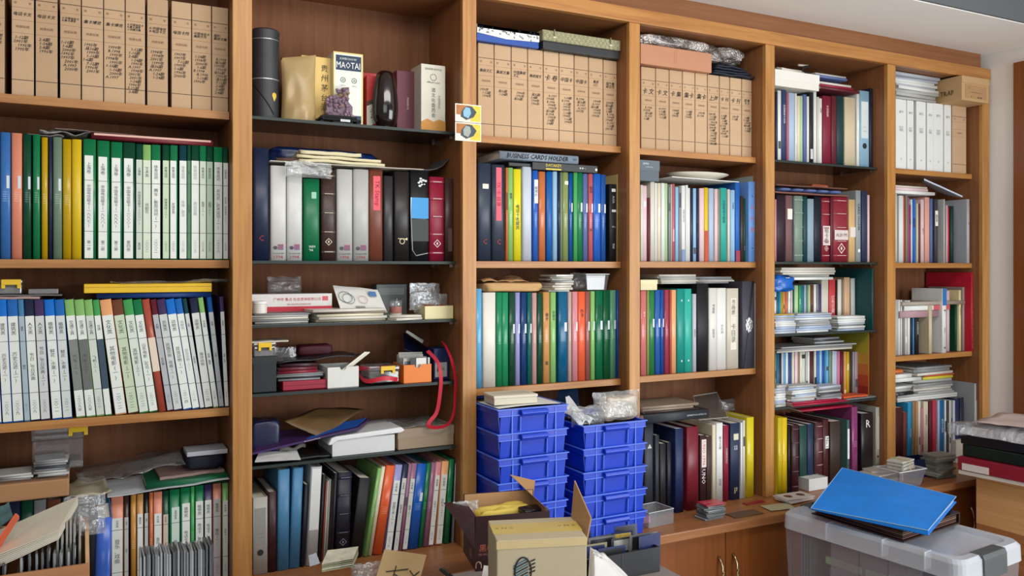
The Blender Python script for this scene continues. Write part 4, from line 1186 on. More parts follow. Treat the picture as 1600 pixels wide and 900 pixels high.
def sheet(name, label, cat, c, th, m, wave=.004, seed=0, group=None, nu=10, nv=8, curl=0):
    """a sheet through four corners: front-left, front-right, back-right, back-left"""
    c = [Vector(p) for p in c]
    ctr = sum(c, Vector()) / 4
    c = [p - ctr for p in c]

    def fn(u, v):
        p = c[0] * (1 - u) * (1 - v) + c[1] * u * (1 - v) + c[2] * u * v + c[3] * (1 - u) * v
        n = noise.noise(Vector((u * 2.1 + seed * 3.7, v * 1.7, seed)))
        return p + Vector((0, 0, abs(n) * wave * 2 + curl * (2 * u - 1) ** 4 * (u > .5)))
    o = MB().grid(fn, nu, nv, (0, 0, -th)).build(name, m, None, smooth=wave > .004)
    o.location = ctr
    return tag(o, label, cat, group)


def fsheet(name, label, cat, px0, px1, py, Y, depth, th, m, wave=.003, skew=0, seed=0, group=None, tilt=0, z=None, curl=0, solid=True):
    """flat sheet lying at the level of pixel row py, its front edge at depth Y"""
    X0, X1 = inbay(XY(px0, Y), XY(px1, Y), Y)
    zb = P((px0 + px1) / 2, py, Y).z
    zb = (z if z is not None else base(X0, X1, Y, Y + depth, zb)) + th
    s = skew
    c = [(X0, Y, zb), (X1, Y + s, zb + tilt), (X1 - s, Y + depth, zb + tilt), (X0 - s * .3, Y + depth - s * .2, zb)]
    if solid:
        SOLID.append((X0, X1, Y, Y + depth, zb + wave))
    return sheet(name, label, cat, c, th, m, wave, seed, group, curl=curl)


def bag(name, label, cat, px0, py0, px1, py1, Y, thick, m=None, seed=0, rough=.25, group=None, lean=0, pinch=0.0, z=None, n=18):
    """a crumpled bag standing on its lower edge: two wrinkled skins"""
    X0, X1 = inbay(XY(px0, Y), XY(px1, Y), Y)
    pm = (px0 + px1) / 2
    zb, zt = P(pm, py1, Y).z, P(pm, py0, Y).z
    w, h = X1 - X0, zt - zb
    zb = z if z is not None else base(X0, X1, Y, Y + thick, zb)
    mb = MB()

    def skin(sg):
        def fn(u, v):
            prof = (math.sin(math.pi * min(max(u, 0), 1)) ** .45) * (min(1, v * 6) * (1 - v ** 2.2) + .06)
            k = 1 - pinch * v ** 2
            wob = noise.noise(Vector((u * 4 + seed, v * 4, seed * 1.3))) * rough
            wob2 = noise.noise(Vector((u * 11 + seed, v * 9, seed * 2.3))) * rough * .5
            y = thick / 2 + sg * thick / 2 * prof * (1 + wob + wob2) + lean * v
            x = (u - .5) * w * k * (1 + .06 * noise.noise(Vector((v * 5, seed, u * 2))))
            edge = .5 + .5 * noise.noise(Vector((u * 6, seed * 2.1, 0)))
            return (x, y, max(0, v * h * (1 - rough * .35 * edge * (v > .7)) + .008 * wob * (v > .05)))
        return fn
    mb.grid(skin(-1), n, n)
    mb.grid(skin(1), n, n)
    o = mb.build(name, m or BAGM, None, smooth=True)
    o.location = ((X0 + X1) / 2, Y, zb)
    return tag(o, label, cat, group)


def lump(name, label, cat, px0, py0, px1, py1, Y, depth, m, seed=0, rough=.2, z=None, square=.35, n=20, group=None, low=.0):
    """a soft parcel: a rounded, wrinkled block lying down"""
    X0, X1 = inbay(XY(px0, Y), XY(px1, Y), Y)
    pm = (px0 + px1) / 2
    zb, zt = P(pm, py1, Y).z, P(pm, py0, Y).z
    w, h = X1 - X0, zt - zb
    zb = z if z is not None else base(X0, X1, Y, Y + depth, zb)
    h = min(h, ZTOP - .005 - zb)
    mb = MB()

    def fn(u, v):
        a, b = 2 * math.pi * u, math.pi * (v - .5)
        f = lambda t: math.copysign(abs(t) ** square, t)
        x, y, zz = f(math.cos(b)) * f(math.cos(a)), f(math.cos(b)) * f(math.sin(a)), f(math.sin(b))
        k = 1 + rough * noise.noise(Vector((x * 2 + seed, y * 2, zz * 1.5))) + rough * .4 * noise.noise(Vector((x * 7, y * 7 + seed, zz * 5)))
        return (x * w / 2 * min(k, 1.04), depth / 2 + y * depth / 2 * min(k, 1.0), min(h, max(0, h / 2 + zz * h / 2 * k)))
    mb.grid(fn, n * 2, n)
    o = mb.build(name, m, None, smooth=True)
    o.location = ((X0 + X1) / 2, Y, zb)
    SOLID.append((X0, X1, Y, Y + depth, zb + h))
    return tag(o, label, cat, group)


def tray_mesh(w, d, h, t, m, name='body', parent=None, notch=0, floor=True):
    mb = MB()
    mb.box(0, w, d - t, d, 0, h).box(0, t, t, d - t, 0, h).box(w - t, w, t, d - t, 0, h)
    if floor:
        mb.box(t, w - t, t, d - t, 0, t)
    if notch:
        pts = [(0, 0), (w, 0), (w, h)] + [(w / 2 + notch * math.cos(a), h - notch * math.sin(a)) for a in [i * math.pi / 8 for i in range(9)]] + [(0, h)]
        mb.prism(pts, 0, t, 'y')
    else:
        mb.box(0, w, 0, t, 0, h)
    return mb.build(name, m, parent)


def clasp_box(label, px0, py0, px1, py1, Y, depth, z=None, group='clear boxes with yellow clasps', clx=.5):
    """small clear plastic box with a yellow front clasp"""
    X0, X1 = inbay(XY(px0, Y), XY(px1, Y), Y)
    pm = (px0 + px1) / 2
    zb, zt = P(pm, py1, Y).z, P(pm, py0, Y).z
    w, h = X1 - X0, zt - zb
    zb = z if z is not None else base(X0, X1, Y, Y + depth, zb)
    r = thing('clasp_box', label, 'plastic box', (X0, Y, zb), group=group)
    MB().box(0, w, 0, depth, 0, h * .72).build('body', CLEAR, r, .004)
    MB().box(-.002, w + .002, -.002, depth + .002, h * .73, h).build('lid', CLEAR, r, .004)
    MB().box(.006, w - .006, .006, depth - .006, .003, min(h * .6, .02)).build('contents', mat((120, 116, 112), .7, .3, 40), r)
    y = mat((228, 186, 30), .4, .03)
    cw = min(w * .6, .05)
    c0, c1 = w * clx - cw / 2, w * clx + cw / 2
    MB().box(c0, c1, -.008, -.003, h - .014, h + .001).box(c0, c0 + cw * .2, -.008, -.003, h - .024, h - .014).box(c1 - cw * .2, c1, -.008, -.003, h - .024, h - .014).build('clasp', y, r, .001)
    SOLID.append((X0, X1, Y, Y + depth, zb + h))
    return r


def heap(name, label, cat, group, px0, px1, py0, py1, Y, depth, n, cols, jit=.012, rz=.12, kind='mag'):
    """n thin pieces lying on one another between the pixel rows py1 (foot) and py0 (top)"""
    X0, X1 = inbay(XY(px0, Y), XY(px1, Y), Y)
    pm = (px0 + px1) / 2
    zt, zb = P(pm, py0, Y).z, P(pm, py1, Y).z
    b = drop(X0, X1, Y, Y + depth, zb)
    H0 = zt - zb
    zb = b if b is not None else zb
    t = H0 / n
    zz = zb + .0004
    for i in range(n):
        w, d = (X1 - X0) * rnd(.86, 1), depth * rnd(.9, 1)
        tt = t * rnd(.75, 1.25)
        root, *_ = make_book(tt * .94, w, d, random.choice(cols), kind, {'plain': 1})
        root.name = name
        root.rotation_euler = (0, -math.pi / 2, rnd(-rz, rz))
        root.location = (X1 - (X1 - X0 - w) * rnd(0, 1) + rnd(-jit, jit) * .4, Y + rnd(0, jit), zz + tt / 2)
        tag(root, label, cat, group)
        zz += tt + .0003
    SOLID.append((X0, X1, Y, Y + depth, zz))
    return zz


KR = mat((186, 152, 112), .8, .06, 12, .1, 250)
WHT = mat((228, 228, 224), .6, .03)
PAPER = mat((214, 212, 206), .75, .05, 8)
PGREY = mat((150, 146, 142), .6, .08, 8)
BLACKP = mat((24, 24, 27), .4, .1, 20)

# ---------------------------------------------------------------- bay 1
fsheet('paper_sheet', 'grey creased paper sheet on the blue and green binder tops', 'paper', 42, 100, 214, .09, .19, .0012, mat((140, 138, 136), .6, .1, 6), .006, .02, 1)
fsheet('paper_sheet', 'crumpled pale grey sheet sticking up beside the dark red folder', 'paper', 62, 142, 215, .10, .18, .0012, mat((158, 158, 158), .6, .1, 6), .016, .03, 5)
lay('document_folder', 'dark red folder with pale edge lying on green labelled binders', 'folder', 143, 333, 224, .018, .075, .22, 'maroon', 'b', {'st': [(.1, .42, .02, .98, (222, 176, 160), '', 'h', INK)], 'rgb': (110, 26, 36)})
fsheet('paper_sheet', 'thin brownish sheet lying on top of the dark red folder', 'paper', 86, 240, 208, .12, .17, .0012, mat((150, 128, 118), .6, .08, 6), .002, .04, 3)
fsheet('card_sheet', 'dark thin sheet at the end of the dark red folder', 'paper', 335, 350, 223, .1, .15, .0015, mat((70, 52, 48), .6, .08, 6), .001, 0, 3)

fsheet('card_sheet', 'pinkish grey card sheets lying on blue topped binders', 'paper', -20, 62, 466, .075, .2, .006, mat((170, 140, 134), .6, .08, 6), .001)
fsheet('card_sheet', 'dark grey plastic sheet on blue topped binders', 'paper', -10, 97, 462, .085, .19, .004, mat((96, 92, 92), .4, .08, 6), .001)
pb('card_case', 'flat grey plastic card case on the binder tops near yellow clasp', 'case', 44, 450, 91, 458, .1, .12, mat((120, 118, 116), .35, .08))
clasp_box('clear box with yellow clasp on grey sheets above blue binders', -18, 432, 34, 455, .1, .1, clx=.68)
lay('document_folder', 'blue folder lying under the flat yellow box', 'folder', 151, 330, 467, .016, .09, .2, 'royal', 'b', {'rgb': (20, 66, 138)})
b, w, h = pb('flat_box', 'flat yellow cardboard box lying above leaning labelled binders', 'box', 131, 436, 331, 450, .072, .2, mat((226, 182, 24), .5, .04))
MB().box(-w / 2 + .002, w / 2 - .002, -.001, 0, h * .62, h * .66).build('lid_seam', mat((170, 130, 16), .6, 0), b)
fsheet('plastic_film', 'clear plastic film hanging below the flat yellow box', 'plastic bag', 172, 364, 453, .066, .02, .0008, BAGT, .012, seed=4, solid=False)
fsheet('paper_sheet', 'reddish printed sheets lying on the flat yellow box', 'paper', 190, 308, 434, .09, .16, .003, mat((132, 64, 58), .5, .2, 10), .004, .02, 6)
fsheet('paper_sheet', 'grey thin sheet on top of the flat yellow box', 'paper', 118, 300, 432, .1, .15, .0012, mat((110, 100, 98), .5, .1, 6), .006, .03, 7)

# above the binders behind the tray
fsheet('paper_sheet', 'broad white sheet drooping over binder tops under green folder', 'paper', 168, 360, 760, .045, .22, .0015, mat((206, 210, 214), .5, .04), .004, .0, 8, tilt=.012)
fsheet('paper_sheet', 'crumpled cream sheet beside the brown carton lid', 'paper', 104, 175, 764, .05, .2, .0015, mat((176, 166, 140), .6, .1, 6), .014, .02, 9)
lay('document_folder', 'green folder lying on a broad white sheet', 'folder', 228, 357, 748, .02, .06, .22, 'green', 'b', {'rgb': (10, 92, 58)})
fsheet('paper_sheet', 'pinkish brown sheets lying on the green folder', 'paper', 250, 352, 724, .08, .2, .008, mat((146, 118, 110), .6, .1, 8), .003, .02, 10)
lump('cloth_pouch', 'dark navy pouch on brown sheets above green folder', 'pouch', 290, 690, 357, 716, .1, .16, mat((26, 28, 46), .6, .1), 3)
pb('card_case', 'slim grey plastic case beside the navy pouch', 'case', 292, 706, 356, 713, .07, .1, mat((170, 170, 176), .35, .06))
o = fsheet('plastic_film', 'big sheet of clear plastic film sagging over folders', 'plastic bag', 122, 292, 742, .03, .25, .0006, BAGT, .045, .03, 11, tilt=.03, solid=False)
b, w, h = pb('carton_lid', 'flat brown cardboard carton lid holding small slabs, beside creased sheets', 'box', -30, 748, 108, 776, .03, .24, mat((168, 124, 84), .75, .06, 10), .004)
MB().box(-w / 2 + .004, w / 2 - .004, .004, .23, h, h + .003).build('lid_liner', mat((120, 88, 62), .8, .08), b)
heap('encased_card', 'grey plastic encased card in a stack on brown carton lid', 'card', 'slabs on the carton lid', 52, 106, 716, 745, .05, .09, 8, ['grey', 'lgrey', 'silver', 'dgrey'])
heap('card_sleeve', 'flat card sleeve lying on brown carton lid', 'card sleeve', 'sleeves on the carton lid', -20, 50, 737, 747, .05, .1, 3, ['grey', 'taupe', 'lgrey'])
clasp_box('clear box with yellow clasp standing behind slabs on carton lid', 50, 682, 130, 746, .16, .1, clx=.9)

# ---------------------------------------------------------------- bay 2, uppermost glass shelf
x0, x1 = XY(396, .1), XY(440.5, .1)
zb, zt = Z['2A'] + .0005, P(420, 43, .1).z
r = (x1 - x0) / 2
t = thing('mailing_tube', 'black cylindrical gift tube with gold balloon emblem on glass shelf', 'tube', ((x0 + x1) / 2, .1 + r, zb))
TB = mat((44, 46, 50), .5, .06, 20)
hh = zt - zb
MB().lathe([(r, 0), (r, hh * .88)], 40).build('body', TB, t, smooth=False)
MB().lathe([(r + .001, hh * .885), (r + .001, hh * .985), (r - .004, hh)], 40).build('cap', TB, t)
for fz in (.44, .878):
    MB().lathe([(r + .0006, hh * fz), (r + .0006, hh * fz + .003)], 40).build('silver_band', mat((170, 172, 174), .3, 0, metal=.5), t)
GOLD = mat((214, 180, 70), .35, .05)
a0 = math.radians(-62)
ex, ey = (r + .001) * math.cos(a0), (r + .001) * math.sin(a0)
e = MB().lathe([(.001, -.016), (.003, -.012), (.009, 0), (.0075, .008), (.001, .0115)], 12).build('balloon_emblem', GOLD, t, smooth=True)
e.location = (ex, ey, hh * .26)
e.scale = (1, .15, 1)
e.rotation_euler = (0, 0, a0 + math.pi / 2)
tx, sc_ = [], 0
for k in range(15):
    a = math.radians(-175 + 110 * k / 14)
    tx.append(((r + .0005) * math.cos(a), (r + .0005) * math.sin(a), hh * (.42 - .36 * (k / 14) ** 1.4)))
MB().tube(tx, .0018, 6).build('curved_line', mat((16, 16, 18), .3, 0), t)

b, w, h = pb('gift_box', 'tall gold gift box with dark brushed characters behind gold pouch', 'box', 471, 68, 517, 177, .16, .1, mat((226, 190, 106), .45, .05), z=Z['2A'] + .0005)
for i, s in enumerate('贵州茅台酒'):
    letters(b, s, w * .28, h * (.84 - i * .14), w * .3, h * .1, -.001, (54, 40, 20))
# gold pouch
x0, x1 = XY(442, .09), XY(497, .09)
zb = Z['2A'] + .0005
h0 = P(470, 82, .09).z - zb
w = x1 - x0
pm = MB()


def pouch(sg):
    def fn(u, v):
        k = (math.sin(math.pi * u) ** .4) * (1 - v ** 2) ** .6
        n = noise.noise(Vector((u * 3, v * 3, 2.2))) * .25
        return ((u - .5) * w * (1 - .06 * math.sin(math.pi * v)), .04 + sg * .036 * k * (1 + n * 1.5), v * h0 * (.92 + .1 * u))
    return fn


pm.grid(pouch(-1), 22, 22)
pm.grid(pouch(1), 22, 22)
o = pm.build('foil_pouch', mat((176, 150, 104), .35, .06, 12), None, smooth=True)
o.location = ((x0 + x1) / 2, .078, zb)
tag(o, 'matt gold foil pouch standing beside the black tube', 'pouch')

b, w, h = pb('liquor_box', 'white liquor box with navy lettered panel and yellow edges', 'box', 521, 79, 567, 195, .13, .09, mat((222, 228, 216), .5, .03), z=Z['2A'] + .0005)
YE = mat((226, 206, 120), .5, .03)
for xa, xb in ((-w / 2, -w / 2 + .004), (w / 2 - .004, w / 2)):
    MB().box(xa, xb, -.0008, 0, 0, h).build('edge_stripe', YE, b)
MB().box(-w / 2 + .004, w / 2 - .004, -.0008, 0, h - .004, h).build('edge_stripe', YE, b)
p = flat(b, 'navy_panel', -w * .42, w * .44, h * .76, h * .96, (30, 52, 78))
letters(p, 'KWEICHOW', 0, h * .915, w * .56, h * .03, -.0012, (226, 232, 230))
letters(p, 'MAOTAI', 0, h * .83, w * .8, h * .085, -.0012, (236, 238, 232), stretch=True)
for cx in (-.18, .2):
    pts = [(cx * w + .009 * math.cos(a), h * .63 + .009 * math.sin(a)) for a in [i * math.pi / 8 for i in range(16)]]
    inn = [(cx * w + .0072 * math.cos(a), h * .63 + .0072 * math.sin(a)) for a in [i * math.pi / 8 for i in range(16)]]
    m_ = MB()
    for i in range(16):
        j = (i + 1) % 16
        m_.add([(pts[i][0], -.001, pts[i][1]), (pts[j][0], -.001, pts[j][1]), (inn[j][0], -.001, inn[j][1]), (inn[i][0], -.001, inn[i][1])], [(0, 1, 2, 3)])
    s_ = m_.build('round_seal', mat((70, 90, 88), .6, 0), b)
    letters(s_, '品', cx * w, h * .63, .008, .008, -.001, (70, 90, 88))
    letters(s_, '优质产品', cx * w, h * .555, w * .3, h * .016, -.001, (110, 120, 116))
flat(b, 'navy_panel', -w * .42, w * .44, h * .03, h * .16, (40, 56, 84))

# amethyst on its stand
x0, x1 = XY(512, .075), XY(557, .075)
zs = Z['2A'] + .0005
st_h = .026
cs = thing('display_stand', 'low black lacquered stand carrying the amethyst cluster', 'stand', ((XY(499, .065) + XY(566, .065)) / 2, .065, zs))
sw = XY(566, .065) - XY(499, .065)
LAQ = mat((16, 16, 19), .18, .05)
MB().prism([(-sw / 2, .01), (-sw / 2 + .012, 0), (sw / 2 - .012, 0), (sw / 2, .012), (sw / 2, .05), (-sw / 2, .05)], .008, st_h * .62).build('base', LAQ, cs, .002)
MB().prism([(-sw * .4, .008), (sw * .4, .008), (sw * .42, .045), (-sw * .42, .045)], st_h * .62, st_h).build('top', LAQ, cs, .002)
for sx in (-1, 1):
    for yy in (.012, .04):
        MB().box(sx * sw * .42 - .006, sx * sw * .42 + .006, yy - .005, yy + .005, 0, .0085).build('foot', LAQ, cs)
flat(cs, 'name_plate', -.002, .03, st_h * .2, st_h * .5, (200, 202, 204), 0, .001)
am = thing('amethyst_cluster', 'purple amethyst crystal cluster on a black stand', 'mineral', ((x0 + x1) / 2, .09, zs + st_h))
aw, ah = x1 - x0, P(535, 131, .09).z - zs - st_h
AM = mat((142, 118, 134), .25, .35, 60, .5, 160)
AMB = mat((150, 120, 84), .6, .2, 60)
random.seed(5)
mb = MB()
core = []
mb.prism([(-aw * .46, 0), (-aw * .48, ah * .45), (-aw * .34, ah * .66), (-aw * .1, ah * .62), (aw * .1, ah * .92), (aw * .34, ah * .95), (aw * .3, ah * .5), (aw * .46, ah * .35), (aw * .44, 0)], .012, .04, 'y')
mb.build('rock', mat((112, 86, 104), .5, .3, 50), am, .003)
for k in range(85):
    cx, cz = rnd(-.46, .46) * aw, rnd(.02, .95) * ah
    lim = .62 if cx < -.1 * aw else (.9 if cx < .34 * aw else .4)
    if cz > lim * ah:
        continue
    s = rnd(.004, .0075)
    dv = Vector((rnd(-.6, .6), -1, rnd(-.3, .7))).normalized()
    u = dv.cross(Vector((0, 0, 1))).normalized()
    v = dv.cross(u)
    c0 = Vector((cx, .013, cz))
    ring = [c0 + (u * math.cos(i * math.pi / 3) + v * math.sin(i * math.pi / 3)) * s for i in range(6)]
    up = [p + dv * s * 1.1 for p in ring]
    tip = c0 + dv * s * 2.1
    MB().add(ring + up + [tip], [(i, (i + 1) % 6, 6 + (i + 1) % 6, 6 + i) for i in range(6)] + [(6 + i, 6 + (i + 1) % 6, 12) for i in range(6)]).build('crystal', AM if k % 9 else AMB, am)

b, w, h = pb('liquor_box', 'red liquor box half hidden behind the dark vase', 'box', 567, 98, 600, 192, .215, .07, mat((176, 40, 40), .5, .05), z=Z['2A'] + .0005)
for i in range(4):
    letters(b, '贵州', w * .1, h * (.93 - i * .002), w * .5, h * .04, -.001, (232, 200, 190)) if i == 0 else None
b, w, h = pb('liquor_box', 'red and white liquor box with one red character, beside dark vase', 'box', 573, 109, 602, 195, .165, .04, mat((196, 46, 44), .5, .05), z=Z['2A'] + .0005)
MB().prism([(-w / 2, h * .06), (-w / 2, h * .44), (w / 2, h * .6), (w / 2, h * .22)], -.001, 0, 'y').build('white_band', mat((226, 222, 206), .6, .03), b)
MB().prism([(-w / 2, h * .44), (-w / 2, h * .52), (w / 2, h * .68), (w / 2, h * .6)], -.001, 0, 'y').build('dark_band', mat((86, 60, 44), .6, .03), b)
letters(b, '贵', -w * .05, h * .32, w * .6, h * .2, -.0016, (120, 20, 26))
MB().prism([(w * .1 + .012 * math.cos(a), h * .8 + .012 * math.sin(a)) for a in [i * math.pi / 8 for i in range(16)]], -.0012, 0, 'y').build('round_seal', mat((220, 190, 140), .5, .2, 90), b)
flat(b, 'foot_stripe', -w / 2, w / 2, 0, h * .05, (150, 30, 34))

b, w, h = pb('gift_box', 'plain maroon gift box lettered in pale type, beside the vase', 'box', 620, 106, 654, 203, .156, .08, mat((100, 42, 56), .55, .05), z=Z['2A'] + .0005)
letters(b, 'MANKOL', 0, h * .47, w * .3, h * .2, -.001, (216, 190, 180), 'r')
b, w, h = pb('gift_box', 'pale grey gift box with vertical characters and ochre foot', 'box', 658, 102, 696, 207, .09, .1, mat((206, 202, 186), .5, .04), z=Z['2A'] + .0005)
for i, s in enumerate('酒文化委员会'):
    letters(b, s, 0, h * (.62 - i * .075), w * .16, h * .062, -.001, (50, 50, 52))
letters(b, '中国酒文化', w * .24, h * .45, w * .1, h * .2, -.001, (120, 116, 110), 'v')
letters(b, '酱香典藏 酒中珍品', 0, h * .93, w * .8, h * .03, -.001, (110, 108, 100))
letters(b, 'Albert Leut', 0, h * .735, w * .64, h * .03, -.001, (70, 80, 76))
pts = [(.011 * math.cos(a), h * .81 + .011 * math.sin(a)) for a in [i * math.pi / 8 for i in range(17)]]
MB().tube([(x, -.001, z) for x, z in pts], .0008, 5).build('ring_logo', mat((90, 100, 96), .6, 0), b)
pts = [(-w / 2, 0), (w / 2, 0), (w / 2, h * .16), (w * .25, h * .19), (0, h * .15), (-w * .25, h * .19), (-w / 2, h * .14)]
MB().prism(pts, -.001, 0, 'y').build('ochre_foot', mat((196, 138, 60), .6, .08, 20), b)

# vase
x0, x1 = XY(588.5, .085), XY(628, .085)
r = (x1 - x0) / 2
vz = Z['2A'] + .0005
vh = P(608, 107, .085).z - vz
v = thing('dark_vase', 'glossy dark brown bottle-shaped vase before maroon box', 'vase', ((x0 + x1) / 2, .085 + r, vz))
prof = [(.0, 0), (.55, 0), (.62, .01), (.6, .045), (.72, .075), (.93, .17), (1.0, .33), (.98, .5), (.9, .68), (.76, .86), (.64, .95), (.5, .985), (.3, 1.0), (0, .998)]
MB().lathe([(max(a * r, .0004), q * vh) for a, q in prof], 32).build('body', mat((30, 18, 16), .08, .2, 10, coat=.5), v, smooth=True)
MB().lathe([(r * .6, 0), (r * .63, .004), (r * .6, .008)], 32).build('foot_ring', mat((14, 14, 16), .2, 0), v)

# two pictured cards on the upright
px = [(711, 752)]
cx0, cx1 = XY(711.5, -.003), XY(752, -.003)
for k, (ya, yb) in enumerate(((163, 191), (192, 220.5))):
    za, zb_ = P(731, ya, -.003).z, P(731, yb, -.003).z
    w, h = cx1 - cx0, za - zb_
    c = thing('picture_card', ('upper' if k == 0 else 'lower') + ' of two small pictured cards stuck to the oak post', 'card', ((cx0 + cx1) / 2, -.0005, zb_), group='cards stuck on the post')
    MB().box(-w / 2, w / 2, -.0012, 0, 0, h).build('card', mat((226, 222, 206), .5, .05), c)
    MB().box(w * .08, w * .47, -.0018, -.0012, h * .06, h * .94).build('yellow_field', mat((222, 196, 60), .6, .15, 60), c)
    MB().box(-w * .46, w * .08, -.0018, -.0012, h * .4, h * .94).build('brown_field', mat((176, 112, 56), .6, .2, 60), c)
    MB().prism([(-w * .3, h * .3), (-w * .08, h * .12), (w * .2, h * .3), (w * .32, h * .6), (w * .14, h * .9), (-w * .1, h * .88), (-w * .26, h * .6)], -.0022, -.0017, 'y').build('helmet_picture', mat((52, 62, 72), .5, .2, 60), c)
    MB().prism([(-w * .18, h * .32), (0, h * .22), (w * .1, h * .5), (w * .06, h * .8), (-w * .1, h * .84), (-w * .2, h * .6)], -.0026, -.0021, 'y').build('visor_picture', mat((130, 180, 206) if k == 0 else (150, 160, 150), .4, .15, 60), c)
    letters(c, 'ステータス', -.1 * w, h * .1, w * .6, h * .12, -.0024, (226, 230, 226))

# ---------------------------------------------------------------- bay 2, above the stamp albums
CREAM = mat((216, 206, 170), .7, .05, 8)
ztop2 = P(560, 262, .075).z
fsheet('paper_sheet', 'broad off-white sheet lying across the grey binder tops', 'paper', 422, 662, 262, .06, .22, .002, mat((206, 202, 186), .6, .05), .003, .0, 12)
fsheet('card_sheet', 'thin dark sheet with upturned pale end above black binders', 'paper', 598, 711, 262, .1, .16, .002, mat((86, 82, 80), .4, .05), .001, .01, 13, curl=.045)
lump('document_pouch', 'flat navy blue plastic document pouch above cream papers', 'pouch', 421, 228, 594, 256, .178, .12, mat((14, 36, 84), .3, .12, 14), 4, .22, square=.5)
for k, (a, b_, y_, t_) in enumerate(((468, 602, 251, .009), (464, 596, 246, .009), (470, 565, 240, .011))):
    fsheet('folded_paper', 'folded cream paper bundle, %s layer, on the off-white sheet' % ('lowest', 'middle', 'top')[k], 'paper', a, b_, y_, .075 + .01 * k, .07, t_, CREAM, .005, .004, 14 + k, group='folded cream papers')
r = MB().tube([(XY(432, .09), .1, Z['2B'] + .318), (XY(472, .09), .1, Z['2B'] + .322)], .008, 10).build('paper_roll', mat((84, 62, 50), .7, .1), None, smooth=True)
tag(r, 'small brown paper roll beside the folded cream papers', 'roll')
bag('plastic_bag', 'small clear plastic bag hanging over grey and green binders', 'plastic bag', 446, 250, 519, 277, .045, .018, BAGM, 6, .5, z=P(480, 277, .045).z)

# ---------------------------------------------------------------- bay 2, shelf with the company carton
heap('envelope', 'worn grey envelope in a low pile under the white jar', 'envelope', 'envelopes on the glass shelf', 386, 484, 489, 504, .075, .2, 5, ['lgrey', 'bone', 'grey'], .01, .05)
b, w, h = pb('paper_carton', 'white flat carton printed with red company name on glass shelf', 'carton', 386, 457, 519, 485, .15, .12, mat((216, 212, 208), .6, .04))
flat(b, 'red_stripe', -w * .28, w * .5, h * .02, h * .3, (190, 40, 62))
letters(b, '广州市 集点 社会咨询有限公司', w * .08, h * .7, w * .56, h * .2, -.001, (186, 40, 58))
letters(b, '地址 电话 集点社会经济咨询', w * .1, h * .42, w * .5, h * .1, -.001, (186, 90, 100))
flat(b, 'red_seal', w * .38, w * .45, h * .6, h * .85, (206, 90, 100))
heap('envelope', 'cream and brown envelope in the pile under the big postmarked one', 'envelope', 'envelopes under the postmarked one', 488, 606, 482, 501, .07, .12, 5, ['bone', 'taupe', 'cream', 'lgrey'], .015, .1)
bag('plastic_bag', 'crumpled clear bag lying on the white company carton', 'plastic bag', 421, 431, 474, 459, .18, .06, BAGM, 8, .4)
x0, x1 = XY(396, .08), XY(420, .08)
r = (x1 - x0) / 2
zj = P(408, 489, .08).z
j = thing('plastic_jar', 'small white plastic jar standing on grey envelopes', 'jar', ((x0 + x1) / 2, .08 + r, drop(x0, x1, .08, .08 + 2 * r, zj) + .0005))
MB().lathe([(r * .92, 0), (r * .95, .003), (r * .95, .028), (r * .9, .03)], 24).build('body', mat((216, 212, 202), .4, .03), j)
MB().lathe([(r, .03), (r, .036), (r * .96, .038)], 24).build('lid', WHT, j)
c = [P(533, 487, .11), P(605, 488, .11), P(590, 453, .17), P(520, 446, .17)]
e = sheet('postmarked_envelope', 'large white envelope with round postmarks and stamp, propped on pile', 'envelope', c, .001, mat((220, 218, 210), .6, .04, 8), .002, 3)
nrm = (c[1] - c[0]).cross(c[3] - c[0]).normalized()
ex, ez = (c[1] - c[0]).normalized(), (c[3] - c[0]).normalized()
ctr = sum(c, Vector()) / 4


def on_env(u, v, du, dv, rgb, name, ring=False):
    o = nrm * -.002 if nrm.y > 0 else nrm * .002
    L, Hh = (c[1] - c[0]).length, (c[3] - c[0]).length
    q0 = c[0] + ex * L * u + ez * Hh * v - ctr + (o if o.y < 0 else -o) + Vector((0, 0, .004))
    m_ = MB()
    if ring:
        pts = [q0 + ex * du * math.cos(a) + ez * du * math.sin(a) for a in [i * math.pi / 10 for i in range(21)]]
        m_.tube(pts, .0009, 4)
    else:
        m_.add([q0, q0 + ex * du, q0 + ex * du + ez * dv, q0 + ez * dv], [(0, 1, 2, 3)])
    return m_.build(name, mat(rgb, .7, .1), e)


on_env(.18, .5, .022, 0, (70, 100, 100), 'postmark', True)
on_env(.24, .44, .02, 0, (90, 110, 116), 'postmark', True)
on_env(.55, .42, .015, 0, (206, 160, 150), 'postmark', True)
on_env(.72, .55, .025, .02, (80, 120, 170), 'stamp')
for k in range(7):
    on_env(.34 + k * .03, .06, .0022, .012, (60, 60, 60), 'barcode')
b, w, h = pb('grey_box', 'small dark grey plastic case standing behind the postmarked envelope', 'case', 588, 448, 636, 500, .23, .05, mat((92, 96, 94), .4, .08))
flat(b, 'pale_label', -w * .42, w * .4, h * .68, h * .88, (150, 156, 150))
x0, x1 = XY(611.5, .1), XY(632.5, .1)
r = (x1 - x0) / 2
j = thing('spice_jar', 'little glass jar of red powder with a spoon', 'jar', ((x0 + x1) / 2, .1 + r, Z['2C'] + .003))
MB().lathe([(r * .9, 0), (r * .9, .05), (r * .95, .062)], 24).build('glass', CLEAR, j, smooth=True)
MB().lathe([(r * .84, .002), (r * .84, .018)], 20).build('white_layer', mat((216, 206, 190), .7, .1), j)
MB().lathe([(r * .84, .019), (r * .84, .04)], 20).build('red_powder', mat((176, 66, 40), .8, .2, 80), j)
MB().tube([(0, -r * .3, .02), (.002, -r * .2, .068)], .0014, 6).build('spoon', CHROME, j)
SOLID.append((x0, x1, .1, .1 + 2 * r, Z['2C'] + .05))
